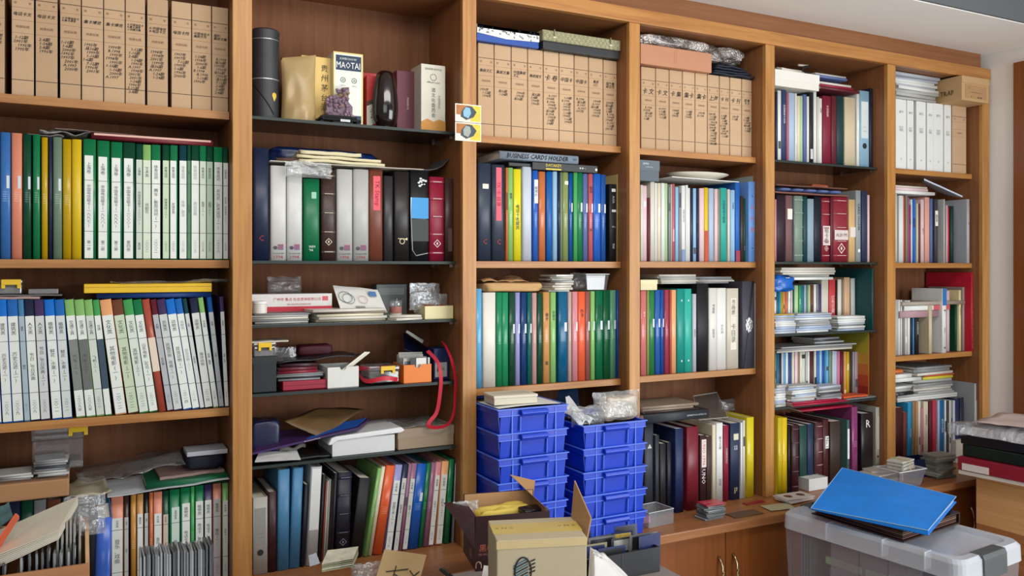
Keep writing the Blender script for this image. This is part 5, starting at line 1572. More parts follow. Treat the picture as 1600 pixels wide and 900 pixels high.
# cream tray with beads
x0, x1 = XY(664, .075), min(XY(711, .075), UX[2][0] - .003)
tz = P(688, 501, .075).z
th_ = P(688, 481, .075).z - tz
t = thing('cream_tray', 'cream plastic tray holding amber beads beside zip bags', 'tray', (x0, .075, Z['2C'] + .0006))
tray_mesh(x1 - x0, .1, th_, .004, mat((222, 210, 160), .5, .04), parent=t)
random.seed(11)
bm_ = MB().lathe([(.0008, -.004), (.003, -.0028), (.0042, 0), (.003, .0028), (.0008, .004)], 8).mesh('bead', mat((140, 66, 34), .3, .3, 90), smooth=True)
bs = thing('bead_strand', 'strand of amber brown beads lying in the cream tray', 'beads', (x0, .075, Z['2C'] + .001))
for k in range(60):
    link('bead', bm_, bs, (rnd(.01, x1 - x0 - .01), rnd(.01, .09), th_ - .004 + rnd(-.003, .006)))
bag('zip_bag', 'clear zip bag standing on edge above the cream tray', 'plastic bag', 641, 434, 688, 478, .12, .012, BAGT, 21, .3, z=Z['2C'] + .03)
bag('zip_bag', 'second crumpled zip bag half in the cream tray', 'plastic bag', 650, 454, 706, 484, .11, .04, BAGM, 22, .5, z=Z['2C'] + .022)
heap('card_sleeve', 'thin pale card sleeve lying flat along glass shelf edge', 'card sleeve', 'sleeves along the glass edge', 612, 662, 496, 503, .062, .06, 2, ['bone', 'lgrey'], .01, .3)

# ---------------------------------------------------------------- bay 2, shelf with the red ribbon
G4, G5 = Z['2D'], Z['2E']
RED = mat((196, 26, 52), .45, .06, 20)
b, w, h = pb('black_box', 'plain black cardboard box under clear clasp box', 'box', 395, 559, 432, 614, .075, .13, mat((20, 30, 32), .6, .06), z=G4 + .0005)
MB().box(-w / 2 - .0008, w / 2 + .0008, -.0008, .131, h * .82, h + .001).build('lid', mat((24, 34, 36), .6, .06), b)
clasp_box('clear box with yellow clasp standing on the plain black box', 396, 537, 431, 559, .08, .11)
fsheet('paper_sheet', 'pale cards lying on a clasp box above black box', 'paper', 394, 452, 536, .075, .1, .004, mat((196, 190, 176), .6, .1, 10), .003, .01, 31)
bag('plastic_bag', 'greyish plastic card bag standing behind the black folder', 'plastic bag', 430, 538, 463, 600, .2, .012, BAGT, 32, .2, z=G4 + .0005)
b, w, h = pb('flat_case', 'flat crimson case lying on glass under dark sleeves', 'case', 442, 599, 511, 613, .08, .14, mat((150, 18, 46), .5, .06), z=G4 + .0005)
MB().box(-w / 2 - .0005, w / 2 + .0005, -.0006, .1405, h * .5, h * .54).build('lid_seam', mat((90, 10, 28), .6, 0), b)
heap('card_sleeve', 'dark plastic sleeve stacked on the flat crimson case', 'card sleeve', 'sleeves on the crimson case', 434, 508, 588, 599, .085, .12, 4, ['dgrey', 'grey', 'black'], .012, .06)
heap('card_folder', 'crimson card folder in the stack under black folder', 'folder', 'crimson folders on dark sleeves', 436, 498, 574, 588, .085, .12, 3, ['crimson', 'maroon', 'dmaroon'], .01, .06)
fsheet('document_folder', 'black plastic folder lying on top of crimson card folders', 'folder', 433, 565, 573, .085, .14, .004, mat((34, 34, 38), .3, .1), .006, .02, 33, tilt=.012)
lump('cloth_pouch', 'small dark crimson pouch behind the black folder', 'pouch', 466, 547, 520, 564, .2, .06, mat((86, 16, 36), .6, .1), 34, .1)
# white tray with paper strips
x0, x1 = XY(512, .072), XY(560.5, .072)
hh = P(536, 577, .072).z - P(536, 609, .072).z
t = thing('card_tray', 'small white card tray with a thumb notch, holding paper strips', 'tray', (x0, .072, G4 + .0005))
tray_mesh(x1 - x0, .12, hh, .0025, mat((214, 214, 206), .45, .04), parent=t, notch=.011)
heap('card_sleeve', 'dark card sleeve filling the white notched tray', 'card sleeve', 'sleeves in the white tray', 515, 557, 586, 604, .08, .1, 3, ['dgrey', 'grey', 'black'], .003, .02)
for k in range(3):
    a, b_ = P(530 + k * 3, 584, .076 + .006 * k), P(572 + k * 3, 551, .09 + .006 * k)
    u = (b_ - a).normalized()
    v = Vector((-u.z, 0, u.x)) * .005
    o = MB().hexa([Vector(), b_ - a, b_ - a + v, v], [Vector((0, .0015, 0)), b_ - a + Vector((0, .0015, 0)), b_ - a + v + Vector((0, .0015, 0)), v + Vector((0, .0015, 0))]).build('paper_strip', mat((226, 220, 204), .7, .05), None)
    o.location = a
    tag(o, 'long pale paper strip leaning out of the white tray', 'paper strip', 'paper strips in the white tray')
# ribboned clear box
clasp_box('clear box with yellow clasp wrapped by the red ribbon coil', 577, 576, 624, 602, .09, .1, z=G4 + .0035, clx=.6)
pts, wd = [], []
for k in range(41):
    a = 2 * math.pi * k / 40
    cx = (XY(566, .1) + XY(627, .1)) / 2
    rx = (XY(627, .1) - XY(566, .1)) / 2
    pts.append((cx + rx * math.cos(a), .13 + .062 * math.sin(a), G4 + .03 + .016 * math.sin(a) + .008 * math.sin(3 * a)))
    wd.append((0, 0, .007))
o = MB().band(pts, wd, .0008).build('ribbon_coil', RED, None)
tag(o, 'coil of red ribbon lying around a clear clasp box', 'ribbon')
# orange tray and its cards
x0, x1 = XY(631, .07), XY(674, .07)
hh = P(652, 577, .07).z - P(652, 605, .07).z
t = thing('card_tray', 'small orange card tray with a thumb notch', 'tray', (x0, .07, G4 + .0005))
tray_mesh(x1 - x0, .11, hh, .0025, mat((226, 120, 22), .45, .05), parent=t, notch=.011)
for k in range(9):
    c_ = thing('sleeved_card', 'clear sleeved card standing upright in the orange tray', 'card', (x0 + .006, .165 - k * .009, G4 + .004), (rnd(-.05, .12), rnd(-.03, .03), 0), 'cards in the orange tray')
    w, h = x1 - x0 - .012 + rnd(-.004, .003), hh + rnd(.018, .036) * (1.1 - k * .06)
    MB().box(0, w, 0, .0018, 0, h).build('sleeve', mat((170, 168, 162), .25, .1, 20), c_)
    MB().box(.004, w - .004, -.0006, 0, .006, h - .01).build('card', mat(random.choice([(196, 192, 184), (150, 146, 140), (110, 112, 116)]), .4, .15, 30), c_)
b, w, h = pb('barcode_card', 'black framed card with a white barcode sticker in orange tray', 'card', 641, 559, 672, 592, .078, .003, mat((26, 24, 24), .4, .05), .0005, z=G4 + .012)
flat(b, 'sticker', -w * .2, w * .3, h * .1, h * .98, (224, 222, 216))
letters(b, '||||·|||', w * .05, h * .6, w * .36, h * .3, -.0018, (30, 30, 30))
flat(b, 'white_edge', w * .4, w * .47, h * .1, h * .98, (220, 220, 214))
b, w, h = pb('blue_box', 'small navy box with a pale label under the red ribbon', 'box', 678, 549, 706, 597, .11, .09, mat((20, 34, 84), .5, .08), z=G4 + .0005)
flat(b, 'pale_label', -w * .42, w * .35, h * .08, h * .55, (176, 180, 176))
letters(b, '▮ 36', -w * .05, h * .32, w * .5, h * .2, -.0014, (60, 70, 80))
c = [P(632, 545, .2), P(676, 560, .17), P(668, 544, .25), P(630, 520, .27)]
sheet('document_folder', 'thin navy folder leaning behind the sleeved cards', 'folder', c, .004, mat((24, 26, 58), .4, .1), .002, 35)
c = [P(634, 519, .19), P(660, 536, .19), P(662, 532, .2), P(636, 516, .2)]
sheet('paper_strip', 'white paper strip on the edge of the leaning navy folder', 'paper strip', c, .001, WHT, .001, 36)
# the long ribbon hanging over the glass edge
key = [(668, 548, .1), (684, 566, .075), (689, 590, .05), (687, 620, .045), (682, 645, .045), (672, 658, .045), (670, 666, .045), (684, 668, .045), (700, 663, .045), (709, 645, .04), (711.5, 615, .04), (711, 585, .046), (705, 560, .05), (696, 540, .09), (690, 533, .12)]
KP = [P(*k) for k in key]


def spline(P_, n):
    out = []
    for i in range(len(P_) - 1):
        p0, p1, p2, p3 = P_[max(i - 1, 0)], P_[i], P_[i + 1], P_[min(i + 2, len(P_) - 1)]
        for j in range(n):
            t_ = j / n
            out.append(.5 * ((2 * p1) + (p2 - p0) * t_ + (2 * p0 - 5 * p1 + 4 * p2 - p3) * t_ ** 2 + (3 * p1 - p0 - 3 * p2 + p3) * t_ ** 3))
    return out + [P_[-1]]


sp = spline(KP, 4)
wd = []
for i in range(len(sp)):
    tg = (sp[min(i + 1, len(sp) - 1)] - sp[max(i - 1, 0)]).normalized()
    n_ = Vector((tg.z, .35, -tg.x)).normalized()
    wd.append(n_ * .0062)
o = MB().band(sp, wd, .0008).build('hanging_ribbon', RED, None)
tag(o, 'long red ribbon looping down over the glass shelf edge', 'ribbon')

# ---------------------------------------------------------------- bay 2, shelf with the purple envelope
b, w, h = pb('taupe_box', 'taupe cardboard box under plastic beside the ribbon loop', 'box', 622, 668, 711, 699, .07, .2, mat((150, 130, 106), .7, .05), z=G5 + .0005)
MB().box(-w / 2 - .001, w / 2 + .001, -.001, .201, h * .55, h + .001).build('lid', mat((152, 134, 112), .7, .05), b)
fsheet('plastic_film', 'clear plastic wrapper lying on the taupe box', 'plastic bag', 622, 705, 668, .08, .15, .001, BAGM, .012, .02, 41)
b, w, h = pb('white_box', 'open flat white box with lifted lid beside taupe box', 'box', 519, 687, 617, 713, .07, .18, mat((206, 206, 206), .5, .03), z=G5 + .0005)
lid = MB()
lid.prism([(-w * .57, h * .75), (-w * .52, h * 1.12), (-w * .45, h * 1.2), (w * .6, h * 1.42), (w * .66, h * 1.2), (w * .6, h * 1.08), (-w * .42, h * .95), (-w * .52, h * .72)], -.006, .17, 'y')
lid.build('lid', mat((222, 222, 222), .45, .03), b, .003)
lump('navy_bag', 'dark navy paper bag standing at the oak post', 'bag', 392, 641, 440, 694, .11, .1, mat((20, 24, 60), .35, .1), 42, .1, z=G5 + .02, square=.25)
fsheet('document_folder', 'black plastic folder under the purple envelope', 'folder', 402, 520, 716, .075, .2, .006, mat((24, 24, 26), .35, .1), .006, 0, 43)
c = [P(394, 708, .07), P(560, 668, .065), P(578, 654, .19), P(420, 676, .22)]
pe = sheet('purple_envelope', 'long purple printed envelope slanting across the glass shelf', 'envelope', c, .006, mat((60, 30, 88), .45, .06), .002, 44)
ce = sum(c, Vector()) / 4
u = (c[1] - c[0])
ang = math.atan2(u.z, u.x)
mid = c[0].lerp(c[1], .55) - ce + Vector((0, -.002, -.003))
r_ = text_mesh('Chinese Painted Museum', 'h', (226, 220, 230))
link('lettering', r_[0], pe, mid, (0, -ang, math.atan2(u.y, u.x)), (.0052, 1, .0052))
c = [P(444, 664, .1), P(500, 688, .085), P(570, 645, .2), P(500, 643, .22)]
for q_ in c:
    q_.z += .01
sheet('leaflet', 'brown gold leaflet lying on the purple envelope', 'leaflet', c, .002, mat((104, 78, 46), .5, .3, 20), .005, 45)
c = [P(478, 690, .075), P(552, 674, .07), P(572, 656, .15), P(510, 668, .16)]
for q_ in c:
    q_.z += .006
sheet('leaflet', 'bright blue leaflet edge between gold leaflet and purple envelope', 'leaflet', c, .002, mat((24, 84, 170), .45, .1), .003, 46)
c = [P(398, 722, .052), P(470, 718, .052), P(464, 704, .1), P(404, 708, .1)]
sheet('address_slip', 'white printed address slip on the glass beneath purple envelope', 'paper', c, .001, mat((196, 196, 194), .6, .08, 60), .002, 47)
fsheet('paper_sheet', 'grey papers beneath the gold leaflet on the glass', 'paper', 420, 480, 708, .12, .16, .012, mat((120, 116, 110), .6, .1), .012, .02, 48)

# ---------------------------------------------------------------- bay 3
X0, X1 = XY(745, .06), XY(842, .06)
zb = base(X0, X1, .06, .28, P(795, 74, .06).z)
b = thing('patterned_box', 'blue box with a black and white floral flap', 'box', (X0, .06, zb))
w, h = X1 - X0, .044
MB().box(0, w, 0, .22, 0, h).build('body', mat((28, 74, 160), .5, .05), b, .002)
fl = MB().prism([(0, h + .012), (0, h * .62), (w * .46, h * .38), (w, h * .5), (w, h + .012)], -.003, 0, 'y').build('floral_flap', WHT, b)
mp_ = MB().box(-.001, w, -.003, .2, h + .001, h + .012).build('floral_lid', WHT, b)
random.seed(3)
for k in range(46):
    cx, cz = rnd(.02, .98) * w, h * rnd(.55, 1.2)
    if cz < h * (.68 - .2 * cx / w):
        continue
    a = rnd(0, 6.3)
    pts = [(cx + .004 * t_ * math.cos(a + t_ * .9), -.0034, cz + .004 * t_ * math.sin(a + t_ * .9)) for t_ in (-1, -.5, 0, .5, 1, 1.5)]
    MB().tube(pts, .0011, 4).build('vine_mark', mat((20, 20, 40), .7, 0), fl)
SOLID.append((X0, X1, .06, .28, zb + h + .012))
X0, X1 = XY(848, .05), XY(970, .05)
zb = base(X0, X1, .05, .28, P(905, 91, .05).z)
b = thing('brocade_box', 'brocade covered presentation box with dark base and two bone clasps', 'box', (X0, .05, zb))
w, h = X1 - X0, .07
BRO = mat((148, 146, 112), .75, .5, 130, .3, 160)
MB().box(.004, w - .004, .004, .22, 0, h * .42).build('dark_base', mat((40, 42, 46), .5, .1), b, .003)
lid = MB().box(0, w, 0, .225, h * .43, h).build('brocade_lid', BRO, b, .004)
random.seed(4)
for iz in range(3):
    for ix in range(17):
        cx, cz = (ix + .5 + .5 * (iz % 2)) / 17.8 * w, h * (.53 + iz * .17)
        pts = [(cx + .0042 * math.cos(a), -.0005, cz + .0042 * math.sin(a)) for a in [i * math.pi / 4 for i in range(9)]]
        MB().tube(pts, .0011, 4).build('woven_ring', mat((206, 202, 166), .7, .1), lid)
for cx in (.14, .86):
    MB().box(w * cx - .006, w * cx + .006, -.005, 0, h * .6, h * .68).build('clasp', mat((216, 206, 180), .4, .05), b, .001)
    MB().box(w * cx - .002, w * cx + .002, -.004, 0, h * .68, h * 1.05).build('clasp_strap', mat((120, 116, 90), .6, .1), b)
SOLID.append((X0, X1, .05, .28, zb + h))

pb('black_case', 'flat black case lying on green and yellow binders', 'case', 795, 255, 830, 261, .08, .18, BLACKP)
b, w, h = pb('black_box', 'flat black box with yellow printed name under the business card holder', 'box', 832, 257, 934, 269, .07, .17, mat((34, 34, 36), .45, .06))
letters(b, 'DATAKEY.', -w * .18, h * .66, w * .24, h * .42, -.001, (226, 206, 70))
flat(b, 'yellow_bar', -w * .3, -w * .07, h * .08, h * .26, (216, 196, 70))
letters(b, '● ● ◂ |', w * .26, h * .5, w * .16, h * .3, -.001, (200, 200, 200))
flat(b, 'white_mark', w * .46, w * .49, h * .3, h * .6, (226, 226, 226))
o = lay('card_holder_book', 'grey blue business cards holder album lying on binders', 'album', 781, 904, 254, .03, .06, .2, 'steel', 'ring', {'rgb': (128, 142, 158)}, z=None)
bb = XY(904, .06) - XY(781, .06)
letters(o, 'BUSINESS CARDS HOLDER', 0, bb * .53, .017, bb * .78, -.0015, (14, 15, 18), 'r', hand=True, stretch=True)
letters(o, '名片', 0, bb * .05, .01, bb * .05, -.0015, (28, 30, 34), 'r')

lump('kraft_envelope', 'folded kraft envelope bundle lying on white and green binders', 'envelope', 760, 441, 851, 456, .075, .16, mat((196, 156, 104), .75, .06, 10), 51, .12, square=.3)
fsheet('kraft_sheet', 'creased kraft paper lying on the kraft envelope', 'paper', 755, 830, 441, .09, .12, .002, mat((176, 134, 90), .75, .08, 10), .02, .02, 52)
heap('photo_card', 'small white bordered photo card in a fanned stack', 'card', 'photo cards above the binders', 862, 897, 429, 455, .08, .1, 8, ['white', 'lgrey', 'bone', 'grey'], .012, .25)
x0, x1 = XY(915, .08), XY(952, .08)
zc_ = base(x0, x1, .08, .18, P(933, 453, .08).z)
hh = P(933, 428, .08).z - P(933, 453, .08).z
t = thing('clear_tub', 'clear flared plastic tub with a framed grey picture', 'tub', ((x0 + x1) / 2, .08, zc_))
w = x1 - x0
MB().hexa([(-w * .42, .006, 0), (w * .42, .006, 0), (w * .42, .09, 0), (-w * .42, .09, 0)], [(-w / 2, 0, hh), (w / 2, 0, hh), (w / 2, .1, hh), (-w / 2, .1, hh)]).build('body', CLEAR, t, .003)
MB().box(-w * .5, w * .5, -.002, .102, hh, hh + .003).build('rim', mat((200, 204, 206), .3, .05), t)
MB().box(-w * .36, w * .36, .012, .014, .005, hh * .8).build('picture', mat((96, 104, 106), .5, .35, 40), t)
bag('plastic_bag', 'dark plastic bag of cards behind the clear tub', 'plastic bag', 898, 424, 922, 453, .12, .06, BAGM, 53, .4)

# crates
CR = mat((16, 60, 190), .35, .05, 12)
CR_LIT = mat((78, 118, 226), .35, .05, 12)  # paler copy of the crate blue, painting highlights along lips and ribs


def crate_meshes(w, d, h):
    """open stacking crate, origin at front-left foot"""
    t, ta = .004, .012
    body = MB()
    for (a, b_) in (((ta, 0 + ta * .6), (w - ta, ta * .6)), ((w - ta, ta * .6), (w - ta, d - ta)), ((w - ta, d - ta), (ta, d - ta)), ((ta, d - ta), (ta, ta * .6))):
        dx, dy = b_[0] - a[0], b_[1] - a[1]
        L = math.hypot(dx, dy)
        nx, ny = dy / L, -dx / L
        k = .007
        body.hexa([(a[0], a[1], 0), (b_[0], b_[1], 0), (b_[0] - nx * t, b_[1] - ny * t, 0), (a[0] - nx * t, a[1] - ny * t, 0)],
                  [(a[0] + nx * k, a[1] + ny * k, h * .78), (b_[0] + nx * k, b_[1] + ny * k, h * .78), (b_[0] + nx * (k - t), b_[1] + ny * (k - t), h * .78), (a[0] + nx * (k - t), a[1] + ny * (k - t), h * .78)])
    body.box(ta, w - ta, ta, d - ta, 0, t)
    rim = MB()
    rim.box(.002, w - .002, .0, t * 1.6, h * .72, h).box(.002, w - .002, d - t * 1.6, d, h * .72, h).box(.002, .002 + t * 1.6, t, d - t, h * .72, h).box(w - .002 - t * 1.6, w - .002, t, d - t, h * .72, h)
    lip = MB()
    lip.box(-.003, w + .003, -.004, .002, h - .004, h).box(-.003, .003, .002, d, h - .004, h).box(w - .003, w + .003, .002, d, h - .004, h).box(-.003, w + .003, d, d + .004, h - .004, h)
    rib = MB().box(-.0018, .0018, -.002, .006, 0, h - .006)
    low = MB().box(.004, w - .004, -.003, .001, h * .70, h * .735)
    grip = MB().prism([(-.014, h * .92), (-.018, h * .8), (-.012, h * .68), (-.004, h * .66), (.0, h * .92)], w * .31, w * .69, 'x')
    frame = MB().prism([(-.006, h * .66), (-.004, .004), (.004, .004), (.004, h * .66)], w * .305, w * .315, 'x').prism([(-.006, h * .66), (-.004, .004), (.004, .004), (.004, h * .66)], w * .685, w * .695, 'x')
    return [('body', body.mesh('crate_body', CR), []), ('rim', rim.mesh('crate_rim', CR, .0015), []), ('lip', lip.mesh('crate_lip', CR_LIT, .001), []), ('lower_lip', low.mesh('crate_lower_lip', CR_LIT), []),
            ('grip', grip.mesh('crate_grip', CR, .002), []), ('grip_frame', frame.mesh('crate_grip_frame', CR_LIT), []),
            ('rib', rib.mesh('crate_rib', CR_LIT), [w * .2, w * .82])]


YC = -.15
cx0, cx1 = XY(771, YC), XY(881, YC)
CW, CD, CH = cx1 - cx0, .30, .0805
CM = crate_meshes(CW, CD, CH)
num = ['lowest', 'second', 'third', 'fourth', 'fifth', 'top']


def crate(x, y, z, label, group, rz=0):
    r_ = thing('storage_crate', label, 'crate', (x, y, z), (0, 0, rz), group)
    for nm, me, xs in CM:
        if xs:
            for q_ in xs:
                link(nm, me, r_, (q_, 0, 0))
        else:
            link(nm, me, r_)
    return r_


sx0 = UX[2][1] + .006
for k in range(6):
    lab_ = ('blue plastic crate at the foot of' if k == 0 else 'top blue plastic crate on' if k == 5 else '%s blue plastic crate from worktop up in' % num[k]) + ' the taller stack'
    crate(sx0 + rnd(-.002, .002), YC + rnd(-.002, .002), ZC + .0005 + k * CH, lab_, 'blue stacking crates')
sx1 = XY(911, YC)
for k in range(5):
    lab_ = ('blue plastic crate at the foot of' if k == 0 else 'top blue plastic crate on' if k == 4 else 'white stickered second blue plastic crate from worktop in' if k == 1 else '%s blue plastic crate from worktop up in' % num[k]) + ' the shorter stack'
    c_ = crate(sx1 + rnd(-.002, .002), YC + rnd(-.002, .002), ZC + .0005 + k * CH, lab_, 'blue stacking crates')
    if k == 1:
        MB().box(CW * .42, CW * .58, .0065, .0075, CH * .22, CH * .58).build('sticker', mat((206, 210, 212), .6, .05), c_)
zt1, zt2 = ZC + 6 * CH, ZC + 5 * CH
# contents of the top crates
for k in range(3):
    o = MB().box(.022, CW - .022, .03 + k * .085, .1 + k * .085, .006, CH - .008 + .002 * k).build('card_block', mat([(70, 56, 48), (40, 36, 38), (96, 88, 80)][k], .6, .2, 30), None)
    o.location = (sx0, YC, zt1 - CH + .0005)
    tag(o, 'block of dark cards inside the taller stack\'s top crate', 'cards', 'card blocks in the taller stack')
o = MB().grid(lambda u, v: (.014 + (CW - .028) * u, .02 + .15 * v, .004 * math.sin(3 * u)), 8, 4, (0, 0, -.001)).build('paper_sheet', WHT, None)
o.location = (sx0 - .004, YC - .004, zt1 + .002)
tag(o, 'white sheet under the small cream box on the crates', 'paper')
x0, x1 = XY(769, -.1), XY(822, -.1)
b = thing('cream_box', 'small cream lidded box on top of the taller crate stack', 'box', (x0 + .005, YC + .045, zt1 + .0072), (0, 0, -.1))
w = x1 - x0 + .028
MB().box(0, w, 0, .1, 0, .022).build('body', mat((206, 198, 176), .6, .04), b, .002)
MB().box(-.0015, w + .0015, -.0015, .1015, .022, .031).build('lid', mat((216, 208, 188), .6, .04), b, .0015)
MB().box(.01, w - .01, .02, .08, .031, .0316).build('lid_panel', mat((200, 190, 164), .6, .06), b)
c = [(sx1 + .0, YC + .02, zt2 - .004), (sx1 + .07, YC + .03, zt2 - .002), (sx1 + .1, YC + .2, zt2 + .012), (sx1 - .02, YC + .24, zt2 + .045)]
sheet('paper_sheet', 'crumpled white papers heaped in the shorter stack\'s top crate', 'paper', c, .002, mat((206, 208, 212), .6, .04), .02, 61)
c = [(sx1 + .03, YC + .15, zt2 + .0), (sx1 + .1, YC + .14, zt2 + .0), (sx1 + .065, YC + .2, zt2 + .07), (sx1 + .05, YC + .2, zt2 + .07)]
sheet('paper_sheet', 'pointed white paper sticking up behind the crumpled bag', 'paper', c, .001, mat((216, 216, 218), .6, .04), .004, 62)
bag('plastic_bag', 'crumpled greyish bag in the shorter stack\'s top crate', 'plastic bag', 900, 634, 952, 668, -.12, .06, BAGM, 63, .5, z=zt2 - .012)
lump('foil_packet', 'shiny silver and tan packet inside the upright zip bag', 'packet', 945, 622, 1000, 660, -.1, .045, mat((190, 176, 158), .25, .35, 30, .4, 60), 64, .25, z=zt2 - .005, square=.4)
bag('zip_bag', 'large clear zip bag standing upright in a blue crate', 'plastic bag', 937, 614, 1007, 662, -.115, .075, BAGM, 65, .18, z=zt2 - .008, pinch=-.05)
o = MB().box(.022, CW - .022, .03, CD - .03, .006, CH * .8).build('card_block', mat((60, 58, 60), .6, .25, 30), None)
o.location = (sx1, YC, zt2 - CH + .0005)
tag(o, 'dark cards filling the shorter stack\'s top crate', 'cards')
c = [P(868, 626, .12), P(905, 632, .12), P(902, 606, .16), P(876, 604, .16)]
sheet('document_folder', 'dark blue folder standing behind both crate stacks', 'folder', c, .004, mat((24, 50, 84), .4, .1), .002, 66)

# ---------------------------------------------------------------- bay 4
b, w, h = pb('flat_carton', 'flat salmon pink cardboard carton under the bubble wrap', 'carton', 1001, 76, 1112, 107, .055, .22, mat((186, 132, 100), .7, .05, 10))
for k in range(3):
    letters(b, '▯', -.02 + k * .012, h * .55, .012, h * .5, -.0008, (180, 110, 80)) if k == 1 else None
lump('bubble_wrap_parcel', 'long parcel wrapped in shiny bubble wrap on the salmon carton', 'parcel', 1003, 46, 1118, 80, .05, .2, BUBBLE, 71, .1, square=.45)
lump('bubble_wrap_tail', 'flat tapering bubble wrap end beside the long parcel', 'parcel', 1098, 55, 1172, 92, .06, .17, BUBBLE, 72, .35, square=.6, z=P(1130, 100, .06).z + .012)
for k in range(4):
    fsheet('folded_bag', 'folded navy paper bag in stack under the bubble wrap end', 'bag', 1116 + k * 2, 1180 - k * 6, 116 - k * 5, .06 + .005 * k, .18, .006, mat((24, 30, 46), .55, .08), .006, 0, 73 + k, group='folded navy bags')
b, w, h = pb('grey_box', 'small lidded grey box on the pale magazines', 'box', 1000, 253, 1030, 285, .07, .12, mat((84, 94, 104), .55, .05))
MB().box(-w / 2 - .0012, w / 2 + .0012, -.0012, .1212, h * .52, h + .001).build('lid', mat((92, 102, 112), .55, .05), b)
letters(b, 'BMW', -w * .2, h * .84, w * .36, h * .1, -.002, (216, 220, 224))
letters(b, 'collection', -w * .02, h * .7, w * .5, h * .08, -.002, (200, 206, 210))
fsheet('white_board', 'thin white board under the plate on magazine tops', 'board', 1050, 1156, 291, .07, .18, .003, WHT, .0005, .005, 75, tilt=-.004)
x0, x1 = XY(1066, .1), XY(1155, .1)
r = (x1 - x0) / 2
zp = base(x0, x1, .1, .2, P(1110, 289, .1).z)
pl = MB().lathe([(r * .42, .002), (r * .42, 0), (r * .5, 0), (r * .52, .004), (r * .75, .012), (r, .026), (r, .028), (r * .74, .015), (r * .5, .007), (.001, .006)], 40).build('dinner_plate', mat((214, 210, 194), .2, .03), None, smooth=True)
pl.location = ((x0 + x1) / 2 , .19, zp + .002)
tag(pl, 'shallow white china plate lying on a white board', 'plate')
pl.scale = (1, .66, 1)
b, w, h = pb('cream_box', 'small cream box on pink and green binders', 'box', 1001, 437, 1027, 453, .065, .1, mat((222, 208, 164), .6, .04))
MB().box(-w / 2 - .001, w / 2 + .001, -.001, .101, h * .6, h + .0005).build('lid', mat((226, 214, 172), .6, .04), b)
heap('magazine', 'creased grey magazine in the heap beside small cream box', 'magazine', 'magazines beside the cream box', 1030, 1092, 436, 450, .075, .2, 6, ['lgrey', 'grey', 'bone'], .015, .05)
heap('magazine', 'curling magazine in the heap over white ring binders', 'magazine', 'magazines over the white binders', 1088, 1148, 440, 450, .075, .2, 4, ['lgrey', 'grey', 'bone'], .015, .06)
lay('flat_book', 'large black book lying across dark books beside crates', 'book', 1005, 1108, 656, .034, -.02, .22, 'black', 'b', {'rgb': (36, 40, 46), 'wr': [('EXHIBITION CATALOG', 'r', .2, .3, .3, (190, 194, 200))]})
heap('brown_folder', 'worn brown folder lying on the large black book', 'folder', 'folders on the large black book', 1006, 1092, 634, 645, -.01, .19, 3, ['brown', 'taupe', 'dbrown'], .01, .06)
c = [P(1092, 656, .06), P(1137, 652, .06), P(1120, 613, .19), P(1083, 619, .19)]
f_ = sheet('acrylic_stand', 'clear plastic photo frame leaning behind the books', 'frame', c, .004, clear_mat('frame_acrylic', (.75, .72, .7), .3, .3, .08, (.2, .17, .15)), 0, 77, nu=1, nv=1)
cc = sum(c, Vector()) / 4
MB().tube([p - cc for p in c] + [c[0] - cc], .0022, 6).build('frame_edge', mat((150, 146, 140), .3, .1), f_)
bag('plastic_bag', 'clear plastic bag lying behind the navy and yellow books', 'plastic bag', 1128, 634, 1165, 655, .16, .04, BAGT, 78, .4)

# ---------------------------------------------------------------- bay 5
b, w, h = pb('flat_carton', 'thin white carton lying across magazine tops', 'carton', 1211, 115, 1280, 140, .06, .2, mat((226, 222, 212), .6, .03))
MB().box(-w / 2 - .001, w / 2 + .001, -.001, .2, h * .45, h + .0005).build('lid', mat((230, 226, 218), .6, .03), b)
heap('booklet', 'off-white booklet lying on the thin white carton', 'booklet', 'booklets on the white carton', 1213, 1256, 108, 115, .08, .16, 2, ['bone', 'cream'], .01, .2)
o = thing('metal_stand', 'small black bent metal stand on the white carton', 'stand', P(1260, 114, .09), )
MB().tube([(-.02, .01, 0), (-.012, .01, .02), (.0, .01, .028), (.03, .01, .035)], .006, 8).build('arm', mat((36, 34, 34), .35, .2), o)
MB().box(-.025, .025, 0, .05, -.002, .004).build('foot', mat((30, 30, 30), .4, .1), o)
MB().tube([(.03, .01, .035), (-.03, .02, .036)], .005, 8).build('bar', mat((190, 180, 170), .3, .2), o)
zz = None
for k, (a, b_, y_, t_, ck) in enumerate(((1283, 1343, 138, .012, 'maroon'), (1278, 1334, 133, .011, 'crimson'), (1276, 1330, 127, .011, 'bone'), (1272, 1324, 121, .011, 'slate'), (1274, 1322, 116, .009, 'lgrey'))):
    lay('flat_book', '%s book lying in the small pile beside white carton' % PAL[ck][0], 'book', a, b_, y_, t_, .07 + .004 * k, .19, ck, 'b', {'rgb': pal(ck)}, group='books beside the white carton')
CLB = mat((104, 124, 180), .8, .12, 14)
fsheet('brown_folder', 'brown sheet under the folded blue cloth', 'folder', 1211, 1326, 305, .07, .2, .006, mat((120, 72, 58), .6, .1), .003, 0, 81)
cl = thing('folded_cloth', 'folded pale blue cloth between two brown sheets', 'cloth', (XY(1221, .08), .08, base(XY(1221, .08), XY(1320, .08), .08, .26, P(1270, 299, .08).z)))
cw_ = XY(1320, .08) - XY(1221, .08)
for k in range(5):
    MB().lathe([(.001, 0), (.008, .002), (.011, .02), (.011, cw_ / 5 - .02), (.008, cw_ / 5 - .003), (.001, cw_ / 5)], 14).build('fold', CLB, cl, smooth=True)
    f_ = cl.children[-1]
    f_.rotation_euler = (0, math.pi / 2, 0)
    f_.location = (cw_ * k / 5, .012, .0125)
    f_.scale = (1, 6, 1)
    f_.location.y = .068
SOLID.append((XY(1221, .08), XY(1320, .08), .08, .22, cl.location.z + .024))
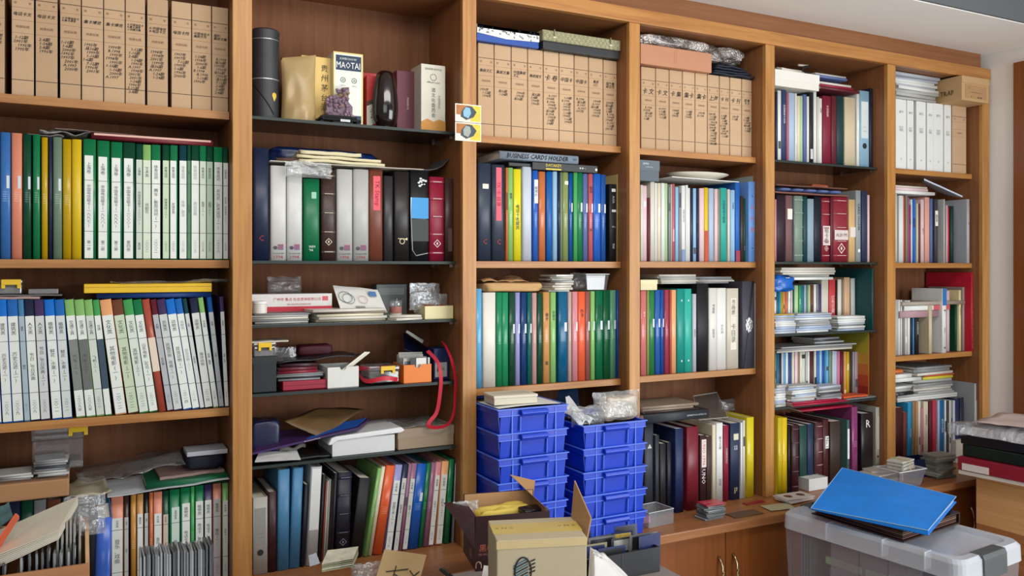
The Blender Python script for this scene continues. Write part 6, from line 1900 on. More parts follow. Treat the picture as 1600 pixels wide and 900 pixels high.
fsheet('brown_folder', 'thin brown sheet lying on the folded blue cloth', 'folder', 1213, 1324, 286, .075, .18, .004, mat((110, 66, 50), .6, .1), .004, 0, 82)
lump('orange_pouch', 'small orange pouch behind the folded blue cloth', 'pouch', 1270, 283, 1296, 292, .2, .05, mat((190, 96, 56), .6, .1), 83)
o = lump('blue_plastic_bag', 'crumpled bright blue plastic bag on papers below glass shelf', 'plastic bag', 1211, 410, 1248, 437, .07, .12, mat((16, 98, 190), .3, .15, 20, .4, 30), 84, .45, square=.6, z=Z['5C'] + .178)
heap('booklet', 'pale booklet in the loose pile beside crumpled blue bag', 'booklet', 'booklets beside the blue bag', 1213, 1308, 430, 448, .09, .18, 5, ['bone', 'cream', 'lgrey', 'white'], .02, .08)
SL = ['white', 'silver', 'lgrey', 'pblue']
heap('paper_booklet', 'thin white booklet in the stack under the yellow folder', 'booklet', 'booklets at the oak post', 1211, 1244, 489, 519, .06, .085, 9, SL, .004, .03)
fsheet('yellow_folder', 'thin yellow folder lying on a stack of white booklets', 'folder', 1211, 1240, 488, .066, .07, .003, mat((216, 176, 60), .6, .05), .001)
heap('paper_booklet', 'thin white booklet in the stack before the red book', 'booklet', 'booklets before the red book', 1245, 1301, 491, 518, .06, .085, 9, SL, .006, .06)
heap('paper_booklet', 'thin grey white booklet in the stack beside dark teal folder', 'booklet', 'booklets beside the teal folder', 1310, 1354, 494, 516, .06, .085, 9, SL + ['grey'], .008, .1)
heap('paper_booklet', 'grey booklet lying over the book tops beneath glass', 'booklet', 'booklets over the short books', 1212, 1342, 540, 549, .1, .16, 3, ['lgrey', 'grey', 'bone'], .012, .04)
heap('paper_booklet', 'dark grey booklet lying on grey booklets beneath glass', 'booklet', 'dark booklets over the short books', 1272, 1320, 530, 541, .11, .14, 4, ['grey', 'dgrey', 'lgrey'], .012, .1)
heap('paper_booklet', 'white booklet in the tall narrow stack at the oak post', 'booklet', 'booklets in the narrow stack', 1211, 1229, 602, 637, .058, .065, 9, SL, .006, .1)
heap('paper_booklet', 'white booklet in the broad stack before the blue books', 'booklet', 'booklets before the blue books', 1236, 1277, 607, 634, .058, .07, 10, SL + ['ppink'], .006, .12)
heap('paper_booklet', 'dark edged booklet in the stack beside orange folder', 'booklet', 'dark edged booklets', 1278, 1316, 606, 630, .058, .07, 8, ['grey', 'dgrey', 'lgrey', 'silver'], .006, .1)
fsheet('grey_folder', 'grey folder sheet on the glass under the orange folder', 'folder', 1318, 1369, 624, .06, .07, .006, mat((120, 120, 118), .4, .1), .003, 0, 86)
fsheet('orange_folder', 'thin orange folder lying before the yellow and red folder', 'folder', 1318, 1356, 617, .06, .07, .007, mat((206, 84, 44), .5, .06), .002, 0, 85)
for k, (a, b_, y_) in enumerate(((1253, 1332, 655), (1240, 1325, 649), (1238, 1312, 643))):
    lay('crimson_folder', '%s crimson folder lying on the album tops' % ('lowest', 'middle', 'topmost')[k], 'folder', a, b_, y_, .0075, .03 + .006 * k, .2, 'crimson', 'b', {'rgb': (172, 22, 58)}, group='crimson folders on the albums')

# ---------------------------------------------------------------- bay 6
heap('plastic_sleeve', 'white plastic sleeve of papers lying on box files', 'plastic sleeve', 'sleeves on the box files', 1399, 1470, 115, 156, .065, .18, 9, ['white', 'silver', 'lgrey'], .02, .07)
Yb = -.033
x0, x1 = XY(1503, Yb), UX[6][0] - .003
zb = base(x0, x1, Yb, .26, P(1524, 165, Yb).z)
hh = min(P(1524, 116, Yb).z - P(1524, 165, Yb).z, ZTOP - .008 - zb)
b = thing('kraft_carton', 'lidded kraft carton jutting out beside the white wall', 'carton', (x0, Yb, zb))
w = x1 - x0
KC = mat((190, 154, 108), .75, .05, 10)
MB().box(0, w, 0, .28, 0, hh * .95).build('body', KC, b, .002)
MB().box(-.003, w + .002, -.003, .283, hh * .72, hh).build('lid', KC, b, .002)
p = MB().box(w * .12, w * .9, -.002, 0, hh * .12, hh * .66).build('printed_panel', mat((178, 138, 96), .75, .05), b)
for s, cx, cz, bw, bh in (('P', .26, .54, .06, .08), ('!', .74, .5, .05, .1), ('———', .5, .36, .4, .02), ('●', .33, .18, .07, .05), ('▬ ▬', .64, .17, .26, .04)):
    letters(p, s, cx * w, cz * hh, bw * w, bh * hh, -.0026, (80, 58, 40))
l_ = text_mesh('TRAP', 'h', (30, 26, 24))
link('lettering', l_[0], b, (-.0036, .075, hh * .36), (0, 0, -math.pi / 2), (.03, 1, .034))
for k, (a, b_, y_, t_, ck) in enumerate(((1399, 1461, 304, .016, 'white'), (1399, 1450, 296, .014, 'ppink'), (1399, 1449, 289, .009, 'bone'))):
    lay('flat_book', '%s book lying in the pile under tilted booklet' % PAL[ck][0], 'book', a, b_, y_, t_, .075 + .004 * k, .18, ck, 'b', {}, group='books under the tilted booklet')
c = [P(1450, 303, .07), P(1506, 310, .07), P(1500, 302, .2), P(1446, 279, .2)]
c = [P(1444, 279, .068), P(1504, 306, .068), P(1478, 303, .2), P(1440, 284, .2)]
sheet('tilted_booklet', 'white and blue booklet tilted across the book tops', 'booklet', c, .008, mat((196, 206, 222), .5, .08), .001, 91)
lay('flat_book', 'thick worn grey book topmost over the big red book\'s row', 'book', 1410, 1508, 441, .018, .07, .19, 'bone', 'b', {'rgb': (170, 160, 144)}, z=None)
SOLID.pop()
zz = Z['6C'] + .175
for k, (a, b_, t_, ck, op) in enumerate(((1406, 1467, .032, 'mauve', {'rgb': (176, 140, 146)}), (1413, 1484, .024, 'white', {'band': [(0, .36, (206, 90, 100))]}))):
    lay('flat_book', ('mauve streaked paperback' if k == 0 else 'white and pink book') + ' lying in the pile beside the big red book', 'book', a, b_, 0, t_, .075, .18, ck, 'b', op, z=zz)
    zz += t_ + .001
o = bpy.data.objects[[o.name for o in COL.objects if o.get('label', '').startswith('thick worn grey')][0]]
o.location.z = zz + .009
zz6 = heap('magazine', 'limp magazine lying directly on the upright books by white wall', 'magazine', 'magazines on the upright books', 1400, 1500, 618, 628, .055, .19, 3, ['bone', 'lgrey', 'white'], .015, .04)
heap('magazine', 'folded grey magazine in the sprawling heap under yellow book', 'magazine', 'magazines in the sprawling heap', 1430, 1490, 599, 618, .06, .18, 5, ['lgrey', 'grey', 'bone'], .012, .08)
heap('magazine', 'black and white magazine beside the sprawling heap', 'magazine', 'magazines beside the heap', 1399, 1428, 603, 618, .06, .18, 3, ['black', 'lgrey', 'white'], .012, .1)
lay('flat_book', 'yellow green book lying in the heap by white wall', 'book', 1442, 1489, 599, .014, .06, .18, 'lemon', 'b', {'rgb': (206, 196, 50)})
lay('flat_book', 'large white book lying at the oak post above magazines', 'book', 1399, 1440, 600, .018, .06, .19, 'white', 'b', {})
lay('flat_book', 'thin orange red book lying on the yellow green book', 'book', 1444, 1491, 592, .008, .06, .18, 'orange', 'b', {'rgb': (190, 80, 50)})
lay('flat_book', 'smaller white book on the large white one', 'book', 1399, 1425, 590, .018, .065, .16, 'white', 'b', {})
heap('magazine', 'grey magazine topping the heap by the white wall', 'magazine', 'magazines topping the heap', 1430, 1491, 575, 588, .06, .18, 3, ['lgrey', 'grey', 'bone'], .012, .06)
lump('orange_bowl', 'small round orange bowl upturned on the smaller white book', 'bowl', 1399, 566, 1415, 574, .07, .05, mat((206, 110, 50), .4, .05), 92, .02, square=.8)

# ---------------------------------------------------------------- things on the worktop
def wt(px, py, z=ZC):
    return PZ(px, py, z)


def slab(w, h, t):
    """clear card slab with a card in it, lying flat: origin at centre of its foot"""
    return [('case', MB().box(-w / 2, w / 2, -h / 2, h / 2, 0, t).mesh('slab_case', mat((150, 152, 154), .2, .1, 30)))]


random.seed(21)
p0 = wt(1118, 812)
CAR = [(186, 190, 194), (120, 128, 130), (206, 206, 202), (90, 100, 100)]
for k in range(8):
    o = thing('card_pack', 'small sleeved card pack in the neat pile before maroon binder' if k < 7 else 'red card pack topping the pile before maroon binder', 'card pack',
              (p0.x + rnd(-.006, .006), p0.y + .03 + rnd(-.006, .006), ZC + .0005 + k * .0075), (0, 0, rnd(-.15, .15)), 'card packs on the worktop')
    MB().box(-.045, .045, -.03, .03, 0, .0066).build('sleeve', mat(CAR[k % 4] if k < 7 else (190, 34, 64), .3, .15, 40), o, .001)
    MB().box(-.0455, .0455, -.0305, .0305, .002, .0045).build('card_edge', mat((70, 74, 76), .5, .2, 40), o)
letters(o, '红包贺卡', 0, 0, .06, .03, .0, (226, 160, 170), rot=(-math.pi / 2, 0, 0)).location.z = .0072
# clear acrylic box
a = [wt(1006, 812), wt(1019, 828), wt(1052, 806)]
o = thing('acrylic_box', 'empty clear acrylic box on the worktop beside crates', 'box', (wt(1014, 826).x, wt(1014, 826).y, ZC + .0005), (0, 0, .08))
tray_mesh(.12, .1, .055, .003, CLEAR, parent=o)
MB().tube([(0, 0, .055), (.12, 0, .055), (.12, .1, .055), (0, .1, .055), (0, 0, .055)], .0012, 5).build('bright_edge', mat((216, 220, 222), .2, .02), o)
o = lump('pink_pouch', 'small pink patterned pouch inside the clear acrylic box', 'pouch', 1004, 812, 1018, 824, wt(1010, 824).y + .03, .04, mat((196, 140, 150), .6, .3, 60), 95, .1)
p0 = wt(1163, 803)
o = MB().box(-.07, .07, -.03, .03, 0, .002).build('dark_mat', mat((96, 72, 56), .6, .1, 10), None)
o.location = (p0.x, p0.y, ZC + .0003)
tag(o, 'flat dark brown mat on the worktop beside card packs', 'mat')
p0 = wt(1170, 783)
o = MB().box(-.05, .05, -.012, .012, 0, .003).build('red_booklet', mat((150, 30, 50), .5, .05), None)
o.location = (p0.x, max(min(p0.y, .02), -.02) - .03, ZC + .0003)
tag(o, 'thin red booklet lying before the navy book', 'booklet')
# photo leaves and coin card beside the yellow binders
p0 = wt(1208, 791)
o = sheet('paper_leaf', 'pale green printed leaf on the worktop by clear storage box', 'paper', [(p0.x - .06, p0.y - .05, ZC + .003), (p0.x + .05, p0.y - .07, ZC + .003), (p0.x + .08, p0.y + .0, ZC + .004), (p0.x - .05, p0.y + .02, ZC + .003)], .001, mat((176, 170, 140), .6, .15, 40), .001, 96)
p0 = wt(1241, 782)
for k in range(4):
    o = thing('coin_card', 'card with round coin windows on the worktop before yellow binders', 'card', (p0.x + rnd(-.006, .006), p0.y + rnd(-.004, .004), ZC + .006 + k * .004), (0, 0, rnd(-.2, .1)), 'coin cards on the worktop')
    MB().box(-.07, .07, -.04, .04, 0, .0032).build('card', mat((206, 196, 190), .5, .1, 30), o)
    for cx in (-.035, .03):
        MB().lathe([(.018, .0032), (.018, .0036)], 20, (cx, 0, 0)).build('coin_window', mat((110, 70, 70), .3, .2, 40), o)
# small white box with card
x0 = wt(1264, 768)
o = thing('white_tub', 'small white tub with cards before the dark teal album', 'tub', (x0.x, x0.y, ZC + .0005))
tray_mesh(.11, .08, .05, .003, mat((206, 206, 202), .5, .04), parent=o)
MB().box(.008, .1, .01, .07, .046, .049).build('card', mat((216, 214, 206), .6, .1), o)
# magazines, clear tray and bundles before bay six
random.seed(23)
p0 = wt(1385, 752)
for k in range(6):
    root, *_ = make_book(.007, .13, .1, random.choice(['taupe', 'lgrey', 'bone', 'grey']), 'mag', {})
    root.name = 'magazine'
    root.rotation_euler = (0, -math.pi / 2, rnd(-.35, .1))
    root.location = (p0.x + .05 + rnd(-.01, .01), p0.y - .02, ZC + .005 + k * .0078)
    tag(root, 'worn small magazine in the pile behind the blue binder', 'magazine', 'magazines behind the blue binder')
p0 = wt(1428, 762)
o = thing('clear_tray', 'clear flared plastic tray with banded cards on the worktop', 'tray', (p0.x - .09, p0.y, ZC + .0005))
MB().hexa([(.01, .01, 0), (.15, .01, 0), (.15, .1, 0), (.01, .1, 0)], [(-.005, -.005, .075), (.165, -.005, .075), (.165, .115, .075), (-.005, .115, .075)]).build('body', MILKY, o, .003)
MB().tube([(-.005, -.005, .075), (.165, -.005, .075), (.165, .115, .075), (-.005, .115, .075), (-.005, -.005, .075)], .0025, 6).build('rim', mat((206, 208, 208), .3, .04), o)
for k in range(6):
    c_ = MB().box(-.055, .055, -.035, .035, 0, .006).build('banded_card', mat(random.choice([(206, 202, 190), (180, 176, 160), (150, 150, 140)]), .6, .2, 60), None, .001)
    c_.location, c_.rotation_euler = (p0.x - .02 + rnd(-.005, .005), p0.y + .05, ZC + .076 + k * .0065), (0, 0, .25 + rnd(-.08, .08))
    tag(c_, 'patterned card in the banded bundle on the clear tray', 'card', 'banded cards on the clear tray')
o = MB().tube([(-.03, -.042, -.004), (-.03, -.042, .04), (-.03, .042, .04), (-.03, .042, -.004)], .002, 6).build('rubber_band', mat((196, 176, 120), .6, .05), None)
o.location, o.rotation_euler = (p0.x + .0, p0.y + .05, ZC + .078), (0, 0, .25)
tag(o, 'pale rubber band around the card bundle on clear tray', 'band')
p0 = wt(1452, 752)
o = thing('navy_tray', 'dark blue plastic tray behind the clear tray', 'tray', (p0.x - .05, p0.y + .06, ZC + .0005))
tray_mesh(.16, .08, .08, .004, mat((18, 28, 70), .4, .08), parent=o)
p0 = wt(1482, 748)
for k in range(11):
    c_ = MB().box(-.06, .06, -.04, .04, 0, .0088).build('banknote_pack', mat(random.choice([(120, 124, 112), (136, 134, 122), (100, 104, 96), (150, 146, 134)]), .5, .2, 50), None, .001)
    c_.location, c_.rotation_euler = (p0.x + rnd(-.008, .008), p0.y + .05 + rnd(-.006, .006), ZC + .0008 + k * .0093), (0, 0, rnd(-.2, .2))
    tag(c_, 'greenish grey card pack in the pile beside the wooden desk', 'card pack', 'card packs beside the desk')
b, w, h = pb('paper_block', 'pale block of papers on worktop behind the plastic wrapped stack', 'papers', 1494, 693, 1520, 728, .03, .1, mat((196, 190, 176), .7, .15, 60, stretch=(1, 1, 12)), z=ZC + .0005)

# ---------------------------------------------------------------- desk at the right with its stack
DZK = .735
q0, q1 = PZ(1517, 738, DZK - .01), PZ(1610, 792, DZK - .01)
DXW = q0.x
dk = thing('wooden_desk', 'light oak desk end with recessed panel near white wall', 'desk', (DXW, -.32, 0))
LOK = wood('desk_oak', (222, 176, 122), (202, 150, 96), 'y', .35)
LOD = wood('desk_panel_oak', (176, 122, 74), (152, 100, 56), 'y', .35)
L = 1.1
MB().box(0, XW - DXW - .03, -L, 0, DZK - .03, DZK).build('top', LOK, dk, .003)
MB().box(.0, .025, -L, -.0, DZK - .22, DZK - .03).build('apron', LOK, dk, .002)
MB().box(.02, .05, -L, 0, .16, DZK - .22).build('side_panel', LOD, dk, .002)
MB().box(.0, .03, -L, 0, DZK - .3, DZK - .22).build('rail', LOD, dk, .002)
MB().box(-.01, .06, -L, 0, .1, .16).build('pink_skirting', mat((176, 92, 96), .6, .06), dk, .002)
MB().box(.03, XW - DXW - .04, -.03, -.005, .0, DZK - .03).build('back_panel', LOD, dk)
for yy in (-L + .01, -.06):
    MB().box(.01, .06, yy, yy + .05, 0, .1).build('leg', LOD, dk)
    MB().box(XW - DXW - .09, XW - DXW - .04, yy, yy + .05, 0, DZK - .03).build('leg', LOD, dk)
# stack: white board, crimson box, dark green albums, wrapped parcel
sx, sy = PZ(1500, 724, DZK + .01).x, -.42


def stack_box(name, label, cat, x0, y0, w, d, z0, z1, m, rz, bevel=.003):
    o = MB().box(0, w, -d, 0, z0 - DZK, z1 - DZK).build(name, m, None, bevel)
    o.location = (x0, y0, DZK)
    o.rotation_euler = (0, 0, rz)
    return tag(o, label, cat)


cA = PZ(1497, 716, .80)
stack_box('white_board', 'thin white board under the crimson box on the desk', 'board', cA.x, cA.y, .36, .5, DZK + .0005, DZK + .018, mat((206, 198, 186), .6, .04), .12)
o = stack_box('crimson_box', 'flat crimson box with white end label on the desk', 'box', cA.x - .005, cA.y + .0, .34, .46, DZK + .019, DZK + .075, mat((138, 22, 44), .45, .06), .1, .004)
lb = MB().box(-.0015, 0, -.13, -.02, .022, .05).build('white_label', mat((216, 206, 200), .6, .04), o)
stack_box('dark_album', 'dark green glossy album lying on the crimson box', 'album', cA.x + .02, cA.y - .005, .32, .42, DZK + .076, DZK + .125, mat((14, 34, 30), .2, .1), .08, .004)
stack_box('dark_album', 'black glossy album under the plastic wrapped papers', 'album', cA.x + .015, cA.y - .0, .32, .42, DZK + .126, DZK + .165, mat((22, 22, 28), .2, .1), .12, .004)
WRAP = clear_mat('white_wrapper', (.9, .9, .92), .55, .5, .2, (.75, .76, .8), bump=1.0, bscale=20, bdist=.02)
o = MB()


def wr(u, v):
    n = noise.noise(Vector((u * 4, v * 4, 1.2))) * .022 + noise.noise(Vector((u * 9, v * 9, 4.2))) * .012
    e = (min(u, 1 - u, v, 1 - v) * 6)
    return (-.012 + .34 * u, -.44 * (1 - v) + .01, .05 * min(1, e) ** .5 + n * min(1, e + .3) + .004)


o.grid(wr, 26, 26)
w_ = o.build('wrapped_papers', WRAP, None, smooth=True)
w_.location, w_.rotation_euler = (cA.x + .015, cA.y, DZK + .166), (0, 0, .1)
tag(w_, 'white crinkled plastic wrapper draped over papers on the desk stack', 'plastic bag')
stack_box('paper_stack', 'printed papers inside the crinkled wrapper on the desk stack', 'papers', cA.x + .03, cA.y - .02, .28, .38, DZK + .1655, DZK + .2, mat((206, 196, 190), .7, .15, 40), .1, .003)
c = [Vector((cA.x + .02, cA.y - .05, DZK + .225)), Vector((cA.x + .3, cA.y - .02, DZK + .235)), Vector((cA.x + .3, cA.y - .3, DZK + .24)), Vector((cA.x + .05, cA.y - .33, DZK + .235))]
sheet('printed_sheet', 'pink white printed sheet topping the desk stack', 'paper', c, .002, mat((216, 196, 188), .6, .2, 14), .01, 97)
c = [P(1523, 668, -.45), P(1580, 646, -.5), P(1582, 650, -.5), P(1526, 673, -.45)]
o = lump('bag_knot', 'knotted clear bag end sticking out of the desk stack', 'plastic bag', 1496, 656, 1528, 676, cA.y - .04, .05, BAGM, 98, .3, z=P(1512, 676, cA.y).z)

# ---------------------------------------------------------------- clear storage box
BZ = .715
corner = PZ(1222, 797, BZ)
far = PZ(1502, 879, BZ)
dirv = (far - corner)
dirv.z = 0
LEN = dirv.length
rz = math.atan2(dirv.y, dirv.x) + math.pi / 2
side = PZ(1572, 838, BZ)
WID = min(max((Vector((side.x, side.y, 0)) - Vector((far.x, far.y, 0))).length, .3), .46)
bx = thing('storage_box', 'large clear storage box with milky lid and grey latches', 'storage box', (corner.x, corner.y, .25), (0, 0, rz))
hB = BZ - .25
ML = clear_mat('milky_lid', (.9, .92, .95), .62, .4, .2, (.72, .76, .82))
t_ = .004
k_ = .025
bm2 = MB()
lo = [(k_, -k_), (WID - k_, -k_), (WID - k_, -LEN + k_), (k_, -LEN + k_)]
hi_ = [(.008, -.008), (WID - .008, -.008), (WID - .008, -LEN + .008), (.008, -LEN + .008)]
for i in range(4):
    j = (i + 1) % 4
    bm2.add([(lo[i][0], lo[i][1], 0), (lo[j][0], lo[j][1], 0), (hi_[j][0], hi_[j][1], hB - .05), (hi_[i][0], hi_[i][1], hB - .05)], [(0, 1, 2, 3)])
bm2.add([(x, y, 0) for x, y in lo], [(0, 1, 2, 3)])
bm2.build('body', MILKY, bx)
lm = MB()
o_ = [(0, 0), (WID, 0), (WID, -LEN), (0, -LEN)]


def rrect(ins, r, n=5):
    pts = []
    for cx, cy, a0 in ((WID - ins - r, -ins - r, 0), (ins + r, -ins - r, 90), (ins + r, -LEN + ins + r, 180), (WID - ins - r, -LEN + ins + r, 270)):
        for i in range(n + 1):
            a = math.radians(a0 + 90 * i / n)
            pts.append((cx + r * math.cos(a), cy + r * math.sin(a)))
    return pts


prof_ = [(.006, hB - .065), (-.006, hB - .06), (-.004, hB - .012), (.006, hB), (.03, hB), (.036, hB - .012)]
rings = [[(x, y, z) for x, y in rrect(ins, .04)] for ins, z in prof_]
N_ = len(rings[0])
vs = [p for r_ in rings for p in r_]
fs = []
for a in range(len(rings) - 1):
    for i in range(N_):
        j = (i + 1) % N_
        fs.append((a * N_ + i, a * N_ + j, (a + 1) * N_ + j, (a + 1) * N_ + i))
fs.append(tuple((len(rings) - 1) * N_ + i for i in range(N_)))
lm.add(vs, fs)
lid_ = lm.build('lid', ML, bx)
for yy in (-LEN * .28, -LEN * .6, -LEN * .82):
    MB().box(-.008, .03, yy - .008, yy - .003, hB - .055, hB + .0015).build('lid_rib', ML, lid_)
LAT = mat((74, 80, 82), .4, .06)
for y0_, sg in ((-LEN, -1), (0, 1)):
    MB().prism([(y0_ - sg * .035, hB + .002), (y0_ + sg * .006, hB + .002), (y0_ + sg * .012, hB - .012), (y0_ + sg * .014, hB - .075), (y0_ + sg * .009, hB - .075), (y0_ + sg * .005, hB - .01), (y0_ - sg * .035, hB - .004)], WID * .3, WID * .66, 'x').build('latch', LAT, bx, .002)
for k, (a, b_) in enumerate(((.30, .46), (.47, .62), (.63, .8))):
    MB().box(.012, .018, -LEN * b_, -LEN * a, .02, hB - .07).build('side_rib', MILKY, bx)
# contents
random.seed(31)
for k in range(3):
    o = thing('card_carton', 'small printed carton packed inside the clear storage box', 'carton', (0, 0, 0), group='cartons inside the storage box')
    o.parent = None
    M_ = Matrix.Translation(bx.location) @ Matrix.Rotation(rz, 4, 'Z')
    o.matrix_world = M_ @ Matrix.Translation((.034, -LEN * (.24 + k * .235), .012))
    MB().box(0, WID - .1, -LEN * .225, 0, 0, hB - .08).build('body', mat((40, 46, 62), .5, .1), o)
    for q_ in range(3):
        MB().box(-.001, 0, -LEN * .22, -.003, .1 + q_ * .1, .125 + q_ * .1).build('green_stripe', mat((150, 180, 130), .5, .2, 50), o)
    MB().box(-.0015, 0, -LEN * .15, -.02, .25, .29).build('picture_panel', mat((90, 100, 130), .5, .4, 60), o)
o = thing('glass_pane_pack', 'greenish plastic sheets leaning inside the clear storage box', 'plastic sheets')
o.matrix_world = Matrix.Translation(bx.location) @ Matrix.Rotation(rz, 4, 'Z') @ Matrix.Translation((.05, -LEN * .13, .012))
for k in range(4):
    q_ = MB().box(0, WID - .14, -.003, 0, 0, hB - .1).build('sheet', mat((130, 146, 150), .3, .1), o)
    q_.location, q_.rotation_euler = (0, .04 - .012 * k, 0), (.0, 0, 0)
# low bench under the box
bn = thing('low_bench', 'low wooden bench under the clear storage box', 'bench')
bn.matrix_world = Matrix.Translation((bx.location.x, bx.location.y, 0)) @ Matrix.Rotation(rz, 4, 'Z')
MB().box(.0, WID, -LEN, 0, .22, .2495).build('seat', LOD, bn, .003)
for xx in (.03, WID - .07):
    for yy in (-LEN + .03, -.07):
        MB().box(xx, xx + .04, yy, yy + .04, 0, .22).build('leg', LOD, bn)

# binders lying on the lid
LZ = BZ + .0
# dark brown binder: a skewed slab set out by its corners on the lid
zb1 = LZ + .003
n0, n1, n3 = PZ(1412, 848, zb1), PZ(1500, 818, zb1), PZ(1268, 803, zb1)
n2 = n1 + (n3 - n0) * .95
cb_ = (n0 + n1 + n2 + n3) / 4
br = thing('ring_binder', 'dark brown binder lying under the blue binder on storage box', 'binder', cb_)
BRW = mat((46, 26, 26), .4, .1, 20)
cs4 = [p - cb_ for p in (n0, n1, n2, n3)]
up = Vector((0, 0, 1))


def plate(pts, z0, z1, k=1.0):
    return MB().hexa([p * k + up * z0 for p in pts], [p * k + up * z1 for p in pts])


plate(cs4, 0, .004).build('bottom_cover', BRW, br)
plate(cs4, .036, .04).build('top_cover', BRW, br)
plate([cs4[1] * .985, cs4[1], cs4[2], cs4[2] * .985], .004, .036).build('spine', BRW, br)
for k in range(5):
    plate(cs4, .006 + k * .006, .0095 + k * .006, .95).build('page_leaf', mat([(96, 62, 50), (60, 36, 34), (120, 92, 70)][k % 3], .6, .15, 20), br)
A, B_, C_, D_ = PZ(1450, 829, LZ + .062), PZ(1494, 776, LZ + .075), PZ(1316, 731, LZ + .085), PZ(1267, 794, LZ + .052)
ctr = (A + B_ + C_ + D_) / 4
n_ = (B_ - A).cross(D_ - A).normalized()
if n_.z < 0:
    n_ = -n_
bl = thing('blue_binder', 'bright blue binder in clear sleeve lying on the storage box', 'binder', ctr)
pts = [p - ctr for p in (A, B_, C_, D_)]
TH = [.016, .02, .008, .006]
BLU = mat((6, 136, 236), .5, .16, 9, .3, 14)
MB().hexa([p - n_ * .0025 for p in pts], pts).build('front_cover', BLU, bl)
ins = [p * .96 for p in pts]
MB().hexa([p - n_ * (t - .003) for p, t in zip(ins, TH)], [p - n_ * .0028 for p in ins]).build('pages', mat((214, 208, 192), .7, .1, 200), bl)
MB().hexa([p - n_ * t for p, t in zip(pts, TH)], [p - n_ * (t - .0025) for p, t in zip(pts, TH)]).build('back_cover', BLU, bl)
q3, q0_ = pts[3], pts[0]
iv = (pts[1] - pts[0]).normalized() * .003
MB().hexa([q3 - n_ * TH[3], q0_ - n_ * TH[0], q0_ - n_ * TH[0] + iv, q3 - n_ * TH[3] + iv], [q3, q0_, q0_ + iv, q3 + iv]).build('spine', BLU, bl)
MB().tube([p + n_ * .0005 for p in pts] + [pts[0] + n_ * .0005], .0014, 6).build('sleeve_edge', mat((150, 190, 216), .3, .05), bl)

# ---------------------------------------------------------------- front table and what stands on it
TZ = .74
TBX = PZ(1034, 884, TZ).x
tb = thing('front_table', 'grey topped table in front of the bookcase, crowded with boxes', 'table', (0, -.42, 0))
MB().box(-.9, TBX, -.75, 0, TZ - .03, TZ).build('top', mat((140, 128, 122), .5, .06, 10), tb, .003)
for xx in (-.86, TBX - .06):
    for yy in (-.71, -.06):
        MB().box(xx, xx + .04, yy, yy + .04, 0, TZ - .03).build('leg', mat((60, 58, 58), .4, .05), tb)

# wooden card drawer at the left
Tf, Tb = PZ(140, 881, .955), PZ(163, 797, .985)
hT = .955 - TZ
tr = thing('wooden_card_tray', 'deep wooden card drawer full of slabs and leaflets', 'tray', (Tf.x - .42, Tf.y, TZ + .0005))
WT = wood('tray_oak', (178, 126, 84), (156, 102, 62), 'x', .5)
WTL = wood('tray_pale_oak', (206, 172, 132), (186, 146, 104), 'y', .5)
dT = .16
MB().box(0, .42, 0, .008, 0, hT).build('front_panel', WT, tr, .001)
MB().prism([(0.008, 0), (dT, 0), (dT, hT + .05), (0.008, hT)], .412, .42, 'x').build('side_panel', WTL, tr)
MB().prism([(0.008, 0), (dT, 0), (dT, hT + .05), (0.008, hT)], 0, .008, 'x').build('side_panel', WTL, tr)
MB().box(0, .42, dT, dT + .008, 0, hT + .06).build('back_panel', WT, tr)
MB().box(.008, .412, .008, dT, 0, .006).build('bottom_panel', WT, tr)
for xx in (.28, .355):
    MB().box(xx, xx + .004, .008, dT, .006, hT * .92).build('divider', WTL, tr)
random.seed(41)


def card_slab(x, y, z, label, group, lean, w=.085, h=.125, rzz=0, rgb=None):
    o = thing('encased_card', label, 'card', (x, y, z), (lean, 0, rzz), group)
    MB().box(-w / 2, w / 2, 0, .0045, 0, h).build('case', mat(rgb or random.choice([(96, 100, 104), (130, 134, 138), (70, 74, 80), (160, 164, 166)]), .22, .12, 30), o, .0008)
    MB().box(-w * .4, w * .4, -.0006, 0, h * .08, h * .7).build('card', mat(random.choice([(60, 64, 74), (110, 110, 104), (46, 48, 52), (150, 146, 138)]), .4, .3, 40), o)
    MB().box(-w * .42, w * .42, -.0008, 0, h * .78, h * .94).build('grade_label', mat(random.choice([(206, 206, 200), (180, 184, 186), (150, 152, 150)]), .5, .1), o)
    return o


bx0, by0 = tr.location.x, tr.location.y
for k in range(9):
    card_slab(bx0 + .293 + k * .0125, by0 + .012, TZ + hT - .108 + rnd(0, .01), 'grey card slab standing edgewise in the wooden drawer', 'slabs in the wooden drawer', 0, .1, .125 + rnd(0, .012), math.pi / 2 + rnd(-.05, .05)).rotation_euler[1] = 0
for o in [q_ for q_ in COL.objects if q_.get('group') == 'slabs in the wooden drawer']:
    o.location.y += .07
for k in range(6):
    o = card_slab(bx0 + .36 + k * .0085, by0 + .1, TZ + hT - .07 + rnd(0, .015), 'pale slab sticking up behind the drawer divider', 'slabs behind the divider', 0, .08, .13 + rnd(0, .012), math.pi / 2 + rnd(-.05, .05), (150, 150, 144))
for k in range(3):
    o = card_slab(bx0 + .24 + k * .01, by0 + .06, TZ + hT - .1, 'dark slab leaning under the long leaflet bundle', 'slabs under the leaflets', 0, .1, .12, math.pi / 2, (56, 56, 60))
for k in range(5):
    o = card_slab(bx0 + .15 + k * .022, by0 + .13, TZ + hT - .03, 'greenish slab standing at the back of the wooden drawer', 'slabs at the drawer back', 0, .06, .12, math.pi / 2 + rnd(-.2, .2), (110, 122, 118))
